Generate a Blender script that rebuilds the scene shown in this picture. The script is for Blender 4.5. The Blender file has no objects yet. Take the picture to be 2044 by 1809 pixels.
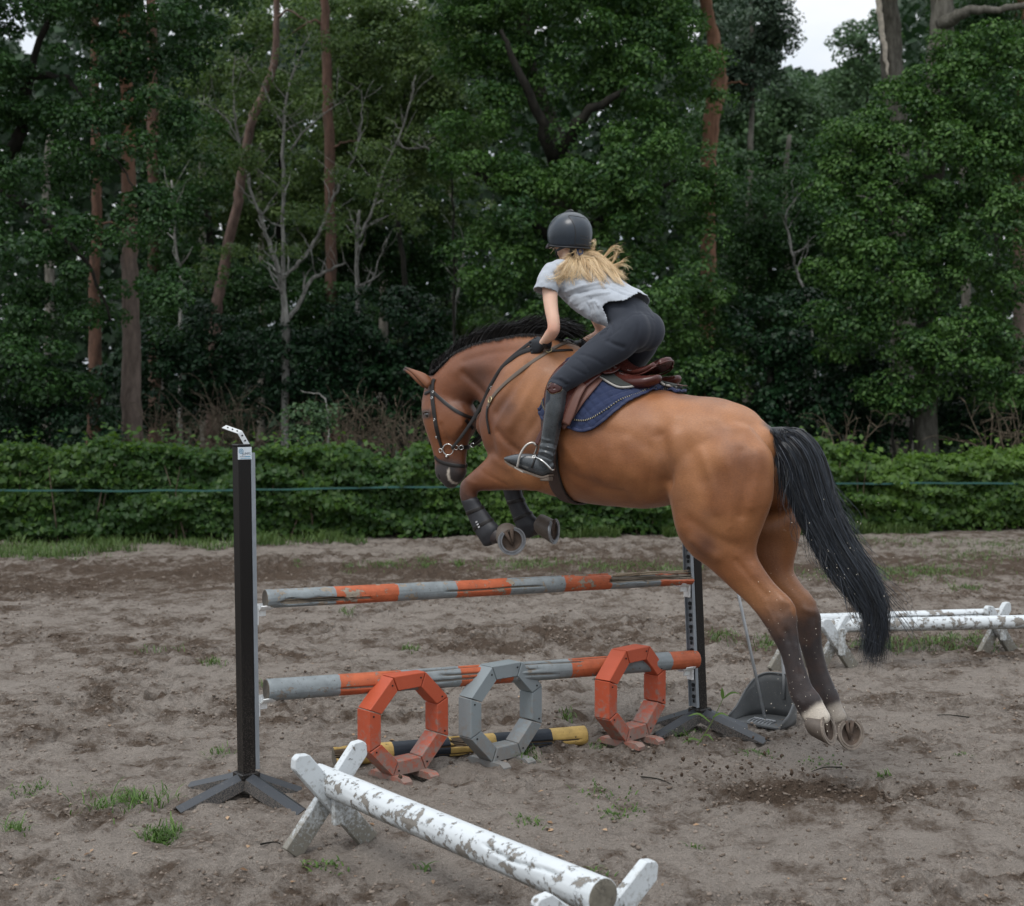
import bpy, math, random
import numpy as np
from mathutils import Vector, Matrix
from mathutils.bvhtree import BVHTree

random.seed(7)
rng = np.random.default_rng(7)
SC = bpy.context.scene
COL = SC.collection
PI = math.pi

# ---------------------------------------------------------------- camera
FPX, CX, CY = 2840.0, 1022.0, 904.5          # focal length and centre in the units the layout is measured in
CAMZ = 1.98
PITCH = math.atan((CY - 788.0) / FPX)
cam_d = bpy.data.cameras.new('camera')
cam_d.sensor_width = 36.0
cam_d.lens = 36.0 * FPX / 2044.0
cam_d.clip_start = 0.1
cam_d.clip_end = 600.0
cam_d.dof.use_dof = True
cam_d.dof.focus_distance = 7.3
cam_d.dof.aperture_fstop = 3.2
cam = bpy.data.objects.new('camera', cam_d)
cam.location = (0, 0, CAMZ)
cam.rotation_euler = (PI / 2 - PITCH, 0, 0)
COL.objects.link(cam)
SC.camera = cam

# ---------------------------------------------------------------- sky and sun (overcast daylight)
SUN_EL, SUN_AZ = math.radians(58), math.radians(215)      # azimuth clockwise from +Y: behind the camera, to its left
world = bpy.data.worlds.new('World')
SC.world = world
world.use_nodes = True
wn, wl = world.node_tree.nodes, world.node_tree.links
wn.clear()
w_out = wn.new('ShaderNodeOutputWorld')
w_sky = wn.new('ShaderNodeTexSky')
w_sky.sky_type = 'NISHITA'
w_sky.sun_disc = False
w_sky.sun_elevation = SUN_EL
w_sky.sun_rotation = SUN_AZ
w_sky.air_density = 1.0
w_sky.dust_density = 2.0
w_bg = wn.new('ShaderNodeBackground')
w_bg.inputs['Strength'].default_value = 0.07
wl.new(w_sky.outputs[0], w_bg.inputs['Color'])
w_tc = wn.new('ShaderNodeTexCoord')
w_map = wn.new('ShaderNodeMapping')
w_map.inputs['Scale'].default_value = (1.0, 1.0, 2.6)
wl.new(w_tc.outputs['Generated'], w_map.inputs['Vector'])
w_noise = wn.new('ShaderNodeTexNoise')
w_noise.inputs['Scale'].default_value = 2.4
w_noise.inputs['Detail'].default_value = 6.0
w_noise.inputs['Roughness'].default_value = 0.55
wl.new(w_map.outputs[0], w_noise.inputs['Vector'])
w_ramp = wn.new('ShaderNodeValToRGB')
w_ramp.color_ramp.elements[0].position = 0.3
w_ramp.color_ramp.elements[0].color = (0.66, 0.77, 0.92, 1)
w_ramp.color_ramp.elements[1].position = 0.62
w_ramp.color_ramp.elements[1].color = (0.97, 0.985, 1.0, 1)
wl.new(w_noise.outputs[0], w_ramp.inputs[0])
w_bg2 = wn.new('ShaderNodeBackground')
w_bg2.inputs['Strength'].default_value = 0.98
wl.new(w_ramp.outputs[0], w_bg2.inputs['Color'])
# an overcast sky is brightest overhead
w_sep = wn.new('ShaderNodeSeparateXYZ'); wl.new(w_tc.outputs['Generated'], w_sep.inputs[0])
w_grad = wn.new('ShaderNodeMapRange')
w_grad.inputs['From Min'].default_value = 0.0; w_grad.inputs['From Max'].default_value = 1.0
w_grad.inputs['To Min'].default_value = 0.86; w_grad.inputs['To Max'].default_value = 2.1
wl.new(w_sep.outputs[2], w_grad.inputs['Value'])
wl.new(w_grad.outputs[0], w_bg2.inputs['Strength'])
w_mix = wn.new('ShaderNodeMixShader')
w_mix.inputs[0].default_value = 0.88
wl.new(w_bg.outputs[0], w_mix.inputs[1])
wl.new(w_bg2.outputs[0], w_mix.inputs[2])
wl.new(w_mix.outputs[0], w_out.inputs['Surface'])

sun_d = bpy.data.lights.new('sun', 'SUN')
sun_d.energy = 1.5
sun_d.angle = math.radians(25)
sun_d.color = (1.0, 0.965, 0.92)
sun = bpy.data.objects.new('sun', sun_d)
sdir = Vector((math.sin(SUN_AZ) * math.cos(SUN_EL), math.cos(SUN_AZ) * math.cos(SUN_EL), math.sin(SUN_EL)))
sun.rotation_euler = sdir.to_track_quat('Z', 'Y').to_euler()
sun.location = (-10, -10, 20)
COL.objects.link(sun)

SC.view_settings.view_transform = 'Standard'
SC.view_settings.look = 'None'
SC.view_settings.exposure = 0.0
SC.view_settings.gamma = 1.0
SC.view_settings.use_curve_mapping = False
SC.render.engine = 'CYCLES'
SC.cycles.max_bounces = 6
SC.cycles.diffuse_bounces = 3
SC.cycles.glossy_bounces = 3
SC.cycles.transmission_bounces = 3
SC.cycles.transparent_max_bounces = 6
SC.cycles.use_denoising = True
SC.cycles.sample_clamp_indirect = 6.0

# ---------------------------------------------------------------- measuring helpers
_F = np.array([0, math.cos(PITCH), -math.sin(PITCH)])
_U = np.array([0, math.sin(PITCH), math.cos(PITCH)])
_R = np.array([1.0, 0, 0])
CAM = np.array([0, 0, CAMZ])

def ray(px, py):
    return _R * ((px - CX) / FPX) + _U * ((CY - py) / FPX) + _F

def at(px, py, y):
    """world point that is y metres in front of the camera along the ground"""
    d = ray(px, py)
    return CAM + d * (y / d[1])

def gpt(px, py, z=0.0):
    d = ray(px, py)
    return CAM + d * ((z - CAMZ) / d[2])

# the horse's own frame: x forward, l to its left, z up
TH = math.radians(32)
HX = np.array([-math.cos(TH), math.sin(TH), 0])
HL = np.array([-math.sin(TH), -math.cos(TH), 0])
HO = at(1535, 850, 7.15) * np.array([1, 1, 0])

def hp(px, py, l=0.0):
    d = ray(px, py)
    t = ((HO - CAM) @ HL + l) / (d @ HL)
    return CAM + d * t

def to_h(P):
    P = np.asarray(P) - HO
    return np.stack([P @ HX, P @ HL, P[..., 2]], -1)

def from_h(Q):
    Q = np.asarray(Q)
    return HO + Q[..., 0:1] * HX + Q[..., 1:2] * HL + Q[..., 2:3] * np.array([0, 0, 1.0])

def mirror_h(P):
    Q = to_h(P)
    Q[..., 1] *= -1
    return from_h(Q)

def unit(v):
    v = np.asarray(v, float)
    n = np.linalg.norm(v, axis=-1, keepdims=True)
    return v / np.maximum(n, 1e-9)

# ---------------------------------------------------------------- object helpers
def tag(o, label=None, cat=None, group=None, kind=None):
    if label: o['label'] = label
    if cat: o['category'] = cat
    if group: o['group'] = group
    if kind: o['kind'] = kind
    return o

def empty(name, loc, label=None, cat=None, group=None, rz=0.0):
    o = bpy.data.objects.new(name, None)
    o.empty_display_size = 0.2
    COL.objects.link(o)
    o.location = tuple(loc)
    o.rotation_euler = (0, 0, rz)
    return tag(o, label, cat, group)

def root_of(o):
    while o.parent is not None:
        o = o.parent
    return o

def mesh_data(name, V, F, smooth=False, va=None, fa=None, mi=None):
    V = np.asarray(V, dtype=np.float32).reshape(-1, 3)
    me = bpy.data.meshes.new(name)
    if isinstance(F, np.ndarray):
        m, k = F.shape
        me.vertices.add(len(V))
        me.vertices.foreach_set('co', V.ravel())
        me.loops.add(m * k)
        me.loops.foreach_set('vertex_index', F.astype(np.int32).ravel())
        me.polygons.add(m)
        me.polygons.foreach_set('loop_start', np.arange(0, m * k, k, dtype=np.int32))
        me.update(calc_edges=True)
    else:
        me.from_pydata(V.tolist(), [], [list(map(int, f)) for f in F])
        me.update()
    for dom, src in (('POINT', va), ('FACE', fa)):
        for k2, arr in (src or {}).items():
            arr = np.asarray(arr, dtype=np.float32)
            if arr.ndim == 1:
                a = me.attributes.new(k2, 'FLOAT', dom)
                a.data.foreach_set('value', arr)
            else:
                a = me.attributes.new(k2, 'FLOAT_VECTOR', dom)
                a.data.foreach_set('vector', arr.ravel())
    if mi is not None:
        me.polygons.foreach_set('material_index', np.asarray(mi, dtype=np.int32))
    if smooth:
        me.polygons.foreach_set('use_smooth', np.ones(len(me.polygons), dtype=bool))
    return me

def mk(name, V, F, mat, parent=None, smooth=False, local=False, va=None, fa=None, mi=None, auto=None):
    """one mesh object; V in world space unless local"""
    V = np.asarray(V, float).reshape(-1, 3)
    if parent is not None and not local:
        r = root_of(parent)
        V = V - np.array(r.location)
    me = mesh_data(name, V, F, smooth, va, fa, mi)
    for m in (mat if isinstance(mat, (list, tuple)) else [mat]):
        me.materials.append(m)
    o = bpy.data.objects.new(name, me)
    COL.objects.link(o)
    if parent is not None:
        o.parent = parent
    if auto is not None:
        me.set_sharp_from_angle(angle=auto)
    return o

class MB:
    """collects simple shapes into one mesh"""
    def __init__(s):
        s.V, s.F, s.n = [], [], 0
    def add(s, V, F):
        V = np.asarray(V, float).reshape(-1, 3)
        s.V.append(V)
        s.F += [[int(i) + s.n for i in f] for f in F]
        s.n += len(V)
        return s
    def box(s, c, size, R=None, bevel=0.0):
        x, y, z = [k / 2 for k in size]
        b = bevel
        if b <= 0:
            P = np.array([[sx * x, sy * y, sz * z] for sx in (-1, 1) for sy in (-1, 1) for sz in (-1, 1)])
            F = [[0, 1, 3, 2], [4, 6, 7, 5], [0, 4, 5, 1], [2, 3, 7, 6], [0, 2, 6, 4], [1, 5, 7, 3]]
        else:
            P, idx = [], {}
            for sx in (-1, 1):
                for sy in (-1, 1):
                    for sz in (-1, 1):
                        for ax in range(3):
                            q = [sx * (x - b), sy * (y - b), sz * (z - b)]
                            q[ax] = (sx * x, sy * y, sz * z)[ax]
                            idx[(sx, sy, sz, ax)] = len(P)
                            P.append(q)
            F = []
            for ax in range(3):
                o1, o2 = [a for a in range(3) if a != ax]
                for sg in (-1, 1):
                    loop = []
                    for s1, s2 in ((-1, -1), (1, -1), (1, 1), (-1, 1)):
                        k = [0, 0, 0]; k[ax] = sg; k[o1] = s1; k[o2] = s2
                        loop.append(idx[(k[0], k[1], k[2], ax)])
                    F.append(loop)
            for ax in range(3):
                o1, o2 = [a for a in range(3) if a != ax]
                for s1 in (-1, 1):
                    for s2 in (-1, 1):
                        k0 = [0, 0, 0]; k0[o1] = s1; k0[o2] = s2
                        a, c2 = list(k0), list(k0); a[ax] = -1; c2[ax] = 1
                        F.append([idx[(*a, o1)], idx[(*c2, o1)], idx[(*c2, o2)], idx[(*a, o2)]])
            for sx in (-1, 1):
                for sy in (-1, 1):
                    for sz in (-1, 1):
                        F.append([idx[(sx, sy, sz, 0)], idx[(sx, sy, sz, 1)], idx[(sx, sy, sz, 2)]])
            P = np.array(P)
        if R is not None:
            P = P @ np.asarray(R, float).T
        return s.add(P + np.asarray(c, float), F)
    def tube(s, pts, r, n=8, caps=True, flat=None):
        V, F = tube(pts, r, n, caps)
        return s.add(V, F)
    def build(s, name, mat, parent=None, smooth=False, local=False, auto=None, fixn=True):
        o = mk(name, np.concatenate(s.V), s.F, mat, parent, smooth, local, auto=auto)
        if fixn:
            import bmesh
            bm = bmesh.new(); bm.from_mesh(o.data)
            bmesh.ops.recalc_face_normals(bm, faces=bm.faces)
            bm.to_mesh(o.data); bm.free()
        return o

def frame(t, up=(0, 0, 1)):
    t = unit(t)
    u = np.asarray(up, float)
    if abs(t @ u) > 0.97:
        u = np.array([0.0, 1.0, 0.0]) if abs(t[1]) < 0.9 else np.array([1.0, 0, 0])
    a = unit(np.cross(u, t))
    b = np.cross(t, a)
    return a, b

def tube(pts, r, n=8, caps=True):
    pts = np.asarray(pts, float)
    m = len(pts)
    r = np.broadcast_to(np.asarray(r, float), (m,))
    T = np.gradient(pts, axis=0)
    a, b = frame(T[0])
    V = []
    for i in range(m):
        t = unit(T[i])
        a = unit(a - t * (a @ t)); b = np.cross(t, a)
        for k in range(n):
            w = 2 * PI * k / n
            V.append(pts[i] + r[i] * (a * math.cos(w) + b * math.sin(w)))
    F = []
    for i in range(m - 1):
        for k in range(n):
            k2 = (k + 1) % n
            F.append([i * n + k, i * n + k2, (i + 1) * n + k2, (i + 1) * n + k])
    if caps:
        F.append([k for k in range(n)][::-1])
        F.append([(m - 1) * n + k for k in range(n)])
    return np.array(V), F

def spline(P, n, closed=False):
    """Catmull-Rom through the rows of P, n samples"""
    P = np.asarray(P, float)
    if closed:
        Q = np.vstack([P[-1], P, P[0], P[1]])
        segs = len(P)
    else:
        Q = np.vstack([2 * P[0] - P[1], P, 2 * P[-1] - P[-2]])
        segs = len(P) - 1
    out = []
    ts = np.linspace(0, segs, n, endpoint=not closed)
    for t in ts:
        i = min(int(t), segs - 1); u = t - i
        p0, p1, p2, p3 = Q[i], Q[i + 1], Q[i + 2], Q[i + 3]
        out.append(0.5 * ((2 * p1) + (-p0 + p2) * u + (2 * p0 - 5 * p1 + 4 * p2 - p3) * u * u + (-p0 + 3 * p1 - 3 * p2 + p3) * u ** 3))
    return np.array(out)

def loft(secs, n=24, sub=5):
    """secs rows: centre, A (half axis), B (half axis), power -> closed surface with rounded ends"""
    C = np.array([s[0] for s in secs]); A = np.array([s[1] for s in secs]); B = np.array([s[2] for s in secs])
    E = np.array([[s[3]] for s in secs])
    D = spline(np.hstack([C, A, B, E]), (len(secs) - 1) * sub + 1)
    C, A, B, E = D[:, 0:3], D[:, 3:6], D[:, 6:9], D[:, 9]
    t0 = unit(C[0] - C[1]); t1 = unit(C[-1] - C[-2])
    def capr(c, a, b, e, t, rev):
        r = min(np.linalg.norm(a), np.linalg.norm(b)) * 0.8
        L = [(c + t * r * math.sin(w), a * math.cos(w), b * math.cos(w), e) for w in (0.45, 0.85, 1.2, 1.45)]
        return L[::-1] if rev else L
    rows = capr(C[0], A[0], B[0], E[0], t0, True) + [(C[i], A[i], B[i], E[i]) for i in range(len(C))] + capr(C[-1], A[-1], B[-1], E[-1], t1, False)
    V = []
    for c, a, b, e in rows:
        for k in range(n):
            w = 2 * PI * k / n
            cw, sw = math.cos(w), math.sin(w)
            V.append(c + a * math.copysign(abs(cw) ** (2 / e), cw) + b * math.copysign(abs(sw) ** (2 / e), sw))
    m = len(rows)
    F = []
    for i in range(m - 1):
        for k in range(n):
            k2 = (k + 1) % n
            F.append([i * n + k, i * n + k2, (i + 1) * n + k2, (i + 1) * n + k])
    F.append([k for k in range(n)][::-1]); F.append([(m - 1) * n + k for k in range(n)])
    return np.array(V), F

def ball(c, ax, R=None, n=20, m=12):
    V = [[0, 0, 1.0]]
    for i in range(1, m):
        for k in range(n):
            w, p = 2 * PI * k / n, PI * i / m
            V.append([math.sin(p) * math.cos(w), math.sin(p) * math.sin(w), math.cos(p)])
    V.append([0, 0, -1.0])
    V = np.array(V) * np.asarray(ax, float)
    if R is not None: V = V @ np.asarray(R, float).T
    F = [[0, 1 + k, 1 + (k + 1) % n] for k in range(n)]
    for i in range(m - 2):
        for k in range(n):
            a, b = 1 + i * n + k, 1 + i * n + (k + 1) % n
            F.append([a, a + n, b + n, b])
    last = len(V) - 1
    F += [[last, 1 + (m - 2) * n + (k + 1) % n, 1 + (m - 2) * n + k] for k in range(n)]
    return V + np.asarray(c, float), F

def remesh(parts, voxel, smooth=6, factor=0.5):
    """union of closed shapes -> one smooth surface (V, F quads, N)"""
    mb = MB()
    for V, F in parts: mb.add(V, F)
    me = mesh_data('tmp', np.concatenate(mb.V), mb.F)
    o = bpy.data.objects.new('tmp', me)
    COL.objects.link(o)
    md = o.modifiers.new('r', 'REMESH'); md.mode = 'VOXEL'; md.voxel_size = voxel; md.adaptivity = 0
    if smooth:
        sm = o.modifiers.new('s', 'SMOOTH'); sm.factor = factor; sm.iterations = smooth
    dg = bpy.context.evaluated_depsgraph_get(); dg.update()
    ev = o.evaluated_get(dg)
    m2 = ev.to_mesh()
    V = np.empty(len(m2.vertices) * 3, np.float32); m2.vertices.foreach_get('co', V)
    N = np.empty(len(m2.vertices) * 3, np.float32); m2.vertices.foreach_get('normal', N)
    nl = len(m2.loops)
    li = np.empty(nl, np.int32); m2.loops.foreach_get('vertex_index', li)
    F = li.reshape(-1, 4) if nl == 4 * len(m2.polygons) else [list(p.vertices) for p in m2.polygons]
    ev.to_mesh_clear()
    bpy.data.objects.remove(o); bpy.data.meshes.remove(me)
    return V.reshape(-1, 3).astype(float), F, N.reshape(-1, 3).astype(float)

def bvh_of(V, F):
    return BVHTree.FromPolygons([tuple(v) for v in V], [tuple(int(i) for i in f) for f in F])

def seg_dist(P, a, b):
    a = np.asarray(a); b = np.asarray(b); ab = b - a
    t = np.clip(((P - a) @ ab) / max(ab @ ab, 1e-9), 0, 1)
    return np.linalg.norm(P - (a + t[:, None] * ab), axis=1), t

def sstep(x, a, b):
    t = np.clip((x - a) / (b - a), 0, 1)
    return t * t * (3 - 2 * t)

# smooth value noise on numpy arrays
def vnoise(P, scale, seed=0):
    P = np.asarray(P, float) * scale
    I = np.floor(P).astype(np.int64); f = P - I
    f = f * f * (3 - 2 * f)
    D = P.shape[1]
    def h(*ix):
        v = np.full(ix[0].shape, seed * 374761393 + 12345, dtype=np.int64)
        for k, q in enumerate(ix):
            v = (v ^ (q * (668265263, 2147483647 - 1013904223, 974634777)[k])) & 0xFFFFFFFF
            v = (v * 1274126177 + 0x9E3779B9) & 0xFFFFFFFF
            v ^= v >> 15
        v = (v * 2246822519) & 0xFFFFFFFF
        v ^= v >> 13
        return (v & 0xFFFFFF) / 16777215.0
    out = 0
    for c in range(2 ** D):
        w = 1; ix = []
        for k in range(D):
            bit = (c >> k) & 1
            ix.append(I[:, k] + bit)
            w = w * (f[:, k] if bit else 1 - f[:, k])
        out = out + w * h(*ix)
    return out

def fbm(P, scale, octaves=4, seed=0, gain=0.5):
    s, a, t = 0, 1, 0
    for o in range(octaves):
        s = s + a * vnoise(P, scale * 2 ** o, seed + o * 17); t += a; a *= gain
    return s / t

# ---------------------------------------------------------------- material helpers
class M:
    def __init__(s, name):
        s.m = bpy.data.materials.new(name)
        s.m.use_nodes = True
        s.n, s.l = s.m.node_tree.nodes, s.m.node_tree.links
        s.b = s.n['Principled BSDF']
        s.out = s.n['Material Output']
        s.tc = None
    def node(s, t, **kw):
        n = s.n.new(t)
        for k, v in kw.items():
            if k.startswith('i_'):
                key = k[2:]
                key = int(key) if key.isdigit() else key.replace('_', ' ')
                if isinstance(v, bpy.types.NodeSocket): s.l.new(v, n.inputs[key])
                else: n.inputs[key].default_value = v
            else: setattr(n, k, v)
        return n
    def coord(s, kind='Object'):
        if s.tc is None: s.tc = s.n.new('ShaderNodeTexCoord')
        return s.tc.outputs[kind]
    def mapping(s, scale=(1, 1, 1), vec=None, rot=(0, 0, 0)):
        n = s.n.new('ShaderNodeMapping')
        s.l.new(vec if vec is not None else s.coord(), n.inputs['Vector'])
        n.inputs['Scale'].default_value = scale
        n.inputs['Rotation'].default_value = rot
        return n.outputs[0]
    def noise(s, scale, detail=4, rough=0.55, vec=None, dist=0.0):
        n = s.n.new('ShaderNodeTexNoise')
        s.l.new(vec if vec is not None else s.coord(), n.inputs['Vector'])
        n.inputs['Scale'].default_value = scale; n.inputs['Detail'].default_value = detail
        n.inputs['Roughness'].default_value = rough; n.inputs['Distortion'].default_value = dist
        return n.outputs[0]
    def attr(s, name, vec=False):
        n = s.n.new('ShaderNodeAttribute'); n.attribute_name = name
        return n.outputs['Vector' if vec else 'Fac']
    def ramp(s, fac, stops, interp='LINEAR'):
        n = s.n.new('ShaderNodeValToRGB')
        cr = n.color_ramp; cr.interpolation = interp
        while len(cr.elements) < len(stops): cr.elements.new(0.5)
        for e, (p, c) in zip(cr.elements, stops):
            e.position = p
            e.color = (c, c, c, 1) if isinstance(c, (int, float)) else (*c, 1)
        s.l.new(fac, n.inputs[0])
        return n.outputs[0]
    def mix(s, fac, a, b, mode='MIX'):
        n = s.n.new('ShaderNodeMix'); n.data_type = 'RGBA'; n.blend_type = mode
        for k, v in ((0, fac), (6, a), (7, b)):
            if isinstance(v, bpy.types.NodeSocket): s.l.new(v, n.inputs[k])
            elif k == 0: n.inputs[0].default_value = v
            else: n.inputs[k].default_value = (*v, 1) if not isinstance(v, (int, float)) else (v, v, v, 1)
        return n.outputs[2]
    def math(s, op, a, b=0.0, clamp=False):
        n = s.n.new('ShaderNodeMath'); n.operation = op; n.use_clamp = clamp
        for k, v in ((0, a), (1, b)):
            if isinstance(v, bpy.types.NodeSocket): s.l.new(v, n.inputs[k])
            else: n.inputs[k].default_value = v
        return n.outputs[0]
    def bump(s, h, strength=0.3, dist=0.01, prev=None):
        n = s.n.new('ShaderNodeBump')
        n.inputs['Strength'].default_value = strength; n.inputs['Distance'].default_value = dist
        s.l.new(h, n.inputs['Height'])
        if prev is not None: s.l.new(prev, n.inputs['Normal'])
        return n.outputs[0]
    def set(s, **kw):
        for k, v in kw.items():
            key = {'col': 'Base Color', 'rough': 'Roughness', 'metal': 'Metallic', 'spec': 'Specular IOR Level',
                   'nrm': 'Normal', 'sheen': 'Sheen Weight', 'sheenr': 'Sheen Roughness', 'coat': 'Coat Weight',
                   'coatr': 'Coat Roughness', 'sss': 'Subsurface Weight', 'aniso': 'Anisotropic'}[k]
            if isinstance(v, bpy.types.NodeSocket): s.l.new(v, s.b.inputs[key])
            elif key == 'Base Color': s.b.inputs[key].default_value = (*v, 1)
            else: s.b.inputs[key].default_value = v
        return s

def simple(name, col, rough=0.6, metal=0.0, var=0.25, scale=12.0, bump=0.15, bdist=0.004, spec=0.5, **kw):
    m = M(name)
    nz = m.noise(scale, 5, 0.6)
    c2 = tuple(min(1, c * (1 + var)) for c in col); c1 = tuple(c * (1 - var) for c in col)
    m.set(col=m.ramp(nz, [(0.3, c1), (0.7, c2)]), rough=rough, metal=metal, spec=spec, **kw)
    if bump: m.set(nrm=m.bump(m.noise(scale * 6, 4, 0.6), bump, bdist))
    return m.m
# ================================================================ GROUND
TAKE = gpt(1640, 1592)                      # torn-up sand where the horse took off

def churn(x, y):
    P = np.stack([x, y], 1)
    Pr = np.stack([x * 0.55 + y * 0.1, y * 1.1], 1)
    a = fbm(Pr, 0.55, 3, 3)
    b = fbm(Pr, 1.9, 3, 9)
    c = 0.25 + 0.75 * sstep(a * 0.5 + b * 0.5, 0.40, 0.60)
    # smoother, paler sand right of the jump; a beaten dark track along the hedge
    pale = np.exp(-(((x - 1.75) / 0.9) ** 2 + ((y - 7.6) / 1.1) ** 2)) + 0.8 * np.exp(-(((x - 1.9) / 0.5) ** 2 + ((y - 6.2) / 0.5) ** 2)) \
        + 0.7 * np.exp(-(((x + 0.6) / 0.9) ** 2 + ((y - 5.9) / 0.35) ** 2)) + 0.7 * np.exp(-(((x - 0.7) / 0.8) ** 2 + ((y - 6.6) / 0.5) ** 2))
    c = c * (1 - 0.75 * np.clip(pale, 0, 1))
    tk = np.exp(-(((x - TAKE[0]) / 0.46) ** 2 + ((y - TAKE[1]) / 0.24) ** 2))
    return np.clip(c + 1.1 * tk, 0, 1), tk

def gheight(x, y):
    x = np.atleast_1d(np.asarray(x, float)); y = np.atleast_1d(np.asarray(y, float))
    P = np.stack([x, y], 1)
    c, tk = churn(x, y)
    warp = np.stack([vnoise(P, 2.3, 51), vnoise(P, 2.3, 52)], 1) * 0.5
    Q = P + warp
    h = (fbm(P, 0.35, 2, 1) - 0.5) * 0.05
    h += (fbm(Q, 3.0, 3, 2) - 0.5) * 0.045 * (0.45 + 0.55 * c)
    lump = fbm(Q, 8.0, 3, 4)
    h += (np.abs(lump - 0.5) * -2 + 0.35) * 0.078 * (0.22 + 0.78 * c)
    h += (vnoise(Q, 19, 5) - 0.5) * 0.034 * (0.3 + c)
    h += (vnoise(P, 33, 6) - 0.5) * 0.030 * (0.3 + c)
    cr_ = vnoise(Q, 13, 61)
    h += np.clip(cr_ - 0.62, 0, 1) * 0.085 * (0.35 + 0.65 * c)
    # hoof prints: scattered pits with a raised rim
    G = np.floor(P / 0.34).astype(int)
    pit = np.zeros(len(x))
    for dx in (-1, 0, 1):
        for dy in (-1, 0, 1):
            g = G + np.array([dx, dy])
            hx = vnoise(g + 0.0, 1.0, 71); hy = vnoise(g + 0.0, 1.0, 72); hs = vnoise(g + 0.0, 1.0, 73)
            cx = (g[:, 0] + hx) * 0.34; cy = (g[:, 1] + hy) * 0.34
            r = np.hypot(x - cx, (y - cy) * 0.9) / (0.055 + 0.03 * hs)
            pit += np.where(hs > 0.45, -np.exp(-r ** 2) * 1.0 + 0.45 * np.exp(-((r - 1.5) / 0.5) ** 2), 0)
    h += pit * 0.036 * (0.30 + 0.70 * c)
    rr = tk
    h += -0.035 * rr + rr * (np.abs(lump - 0.5) * -2 + 0.4) * 0.06 + 0.05 * np.exp(-(((x - TAKE[0] - 0.05) / 0.55) ** 2 + ((y - TAKE[1] + 0.3) / 0.1) ** 2)) * (0.5 + lump)
    far = sstep(y, 18.0, 21.5)
    return h * (1 - far) + far * 0.03

def gh(x, y):
    return float(gheight(x, y)[0])

def grid_lines(parts):
    out = [parts[0][0]]
    for a, b, s in parts:
        n = max(1, int(round((b - a) / s)))
        out += list(np.linspace(a, b, n + 1)[1:])
    return np.array(out)

gx = grid_lines([(-120, -30, 15), (-30, -10, 2), (-10, -2.9, 0.062), (-2.9, 2.9, 0.026), (2.9, 10, 0.062), (10, 30, 2), (30, 120, 15)])
gy = grid_lines([(-40, -6, 8), (-6, 3.0, 0.6), (3.0, 3.9, 0.05), (3.9, 9.2, 0.024), (9.2, 21, 0.06), (21, 27, 0.5), (27, 60, 4), (60, 240, 30)])
GX, GY = np.meshgrid(gx, gy)
fx, fy = GX.ravel(), GY.ravel()
fz = gheight(fx, fy)
c_, tk_ = churn(fx, fy)
nx_, ny_ = len(gx), len(gy)
ii, jj = np.meshgrid(np.arange(nx_ - 1), np.arange(ny_ - 1))
b0 = (jj * nx_ + ii).ravel()
GF = np.stack([b0, b0 + 1, b0 + nx_ + 1, b0 + nx_], 1)
# loose, turned-over sand is damp and dark, the crust is dry and pale
turned = np.clip(c_ * 0.42 + (fbm(np.stack([fx, fy], 1), 7, 3, 8) - 0.46) * 1.5, 0, 1)
track = np.exp(-((fy - 15.6 - 0.12 * fx) / 1.5) ** 2) * 0.6 + np.exp(-((fy - 11.3) / 0.9) ** 2) * 0.25
turned = np.clip(turned + track * (0.6 + 0.6 * fbm(np.stack([fx, fy], 1), 1.5, 3, 12)) + tk_ * 1.0, 0, 1)
edge_y = 18.55 - 0.03 * (fx + 7) ** 2 * 0 + 0.16 * (fx + 7) + (vnoise(np.stack([fx, fy], 1), 0.9, 33) - 0.5) * 0.5
wood = sstep(fy - (19.0 + 0.11 * (fx + 7)), -0.2, 0.5)

m = M('arena_sand')
nz = m.noise(34, 7, 0.74)
nc = m.noise(13, 5, 0.66)
nf = m.noise(170, 3, 0.7)
nl = m.noise(3.2, 5, 0.6)
dry = m.mix(nl, (0.258, 0.220, 0.187), (0.405, 0.355, 0.308))
damp = m.mix(nz, (0.070, 0.048, 0.034), (0.160, 0.118, 0.088))
f = m.math('ADD', m.attr('turned'), m.math('MULTIPLY', m.math('SUBTRACT', nz, 0.5), 1.7))
f = m.math('ADD', f, m.math('MULTIPLY', m.math('SUBTRACT', nc, 0.5), 1.5))
col = m.mix(m.ramp(f, [(0.14, 0.0), (0.84, 1.0)]), dry, damp)
grain = m.ramp(nf, [(0.30, 0.70), (0.70, 1.12)])
col = m.mix(1.0, col, grain, 'MULTIPLY')
floor_c = m.mix(m.noise(6, 5), (0.028, 0.022, 0.013), (0.065, 0.052, 0.03))
col = m.mix(m.attr('wood'), col, floor_c)
b0n = m.bump(nc, 1.0, 0.055)
b1 = m.bump(nz, 1.0, 0.040, b0n)
m.set(col=col, rough=0.95, spec=0.15, nrm=m.bump(nf, 0.8, 0.009, b1))
SAND = m.m
tag(mk('ground', np.stack([fx, fy, fz], 1), GF, SAND, smooth=True, va={'turned': turned, 'wood': wood}), kind='structure')

# ---------------------------------------------------------------- loose clods (uncountable)
ph = (1 + 5 ** 0.5) / 2
ICO = unit(np.array([[-1, ph, 0], [1, ph, 0], [-1, -ph, 0], [1, -ph, 0], [0, -1, ph], [0, 1, ph], [0, -1, -ph], [0, 1, -ph], [ph, 0, -1], [ph, 0, 1], [-ph, 0, -1], [-ph, 0, 1]]))
ICF = np.array([[0, 11, 5], [0, 5, 1], [0, 1, 7], [0, 7, 10], [0, 10, 11], [1, 5, 9], [5, 11, 4], [11, 10, 2], [10, 7, 6], [7, 1, 8], [3, 9, 4], [3, 4, 2], [3, 2, 6], [3, 6, 8], [3, 8, 9], [4, 9, 5], [2, 4, 11], [6, 2, 10], [8, 6, 7], [9, 8, 1]])

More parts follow.
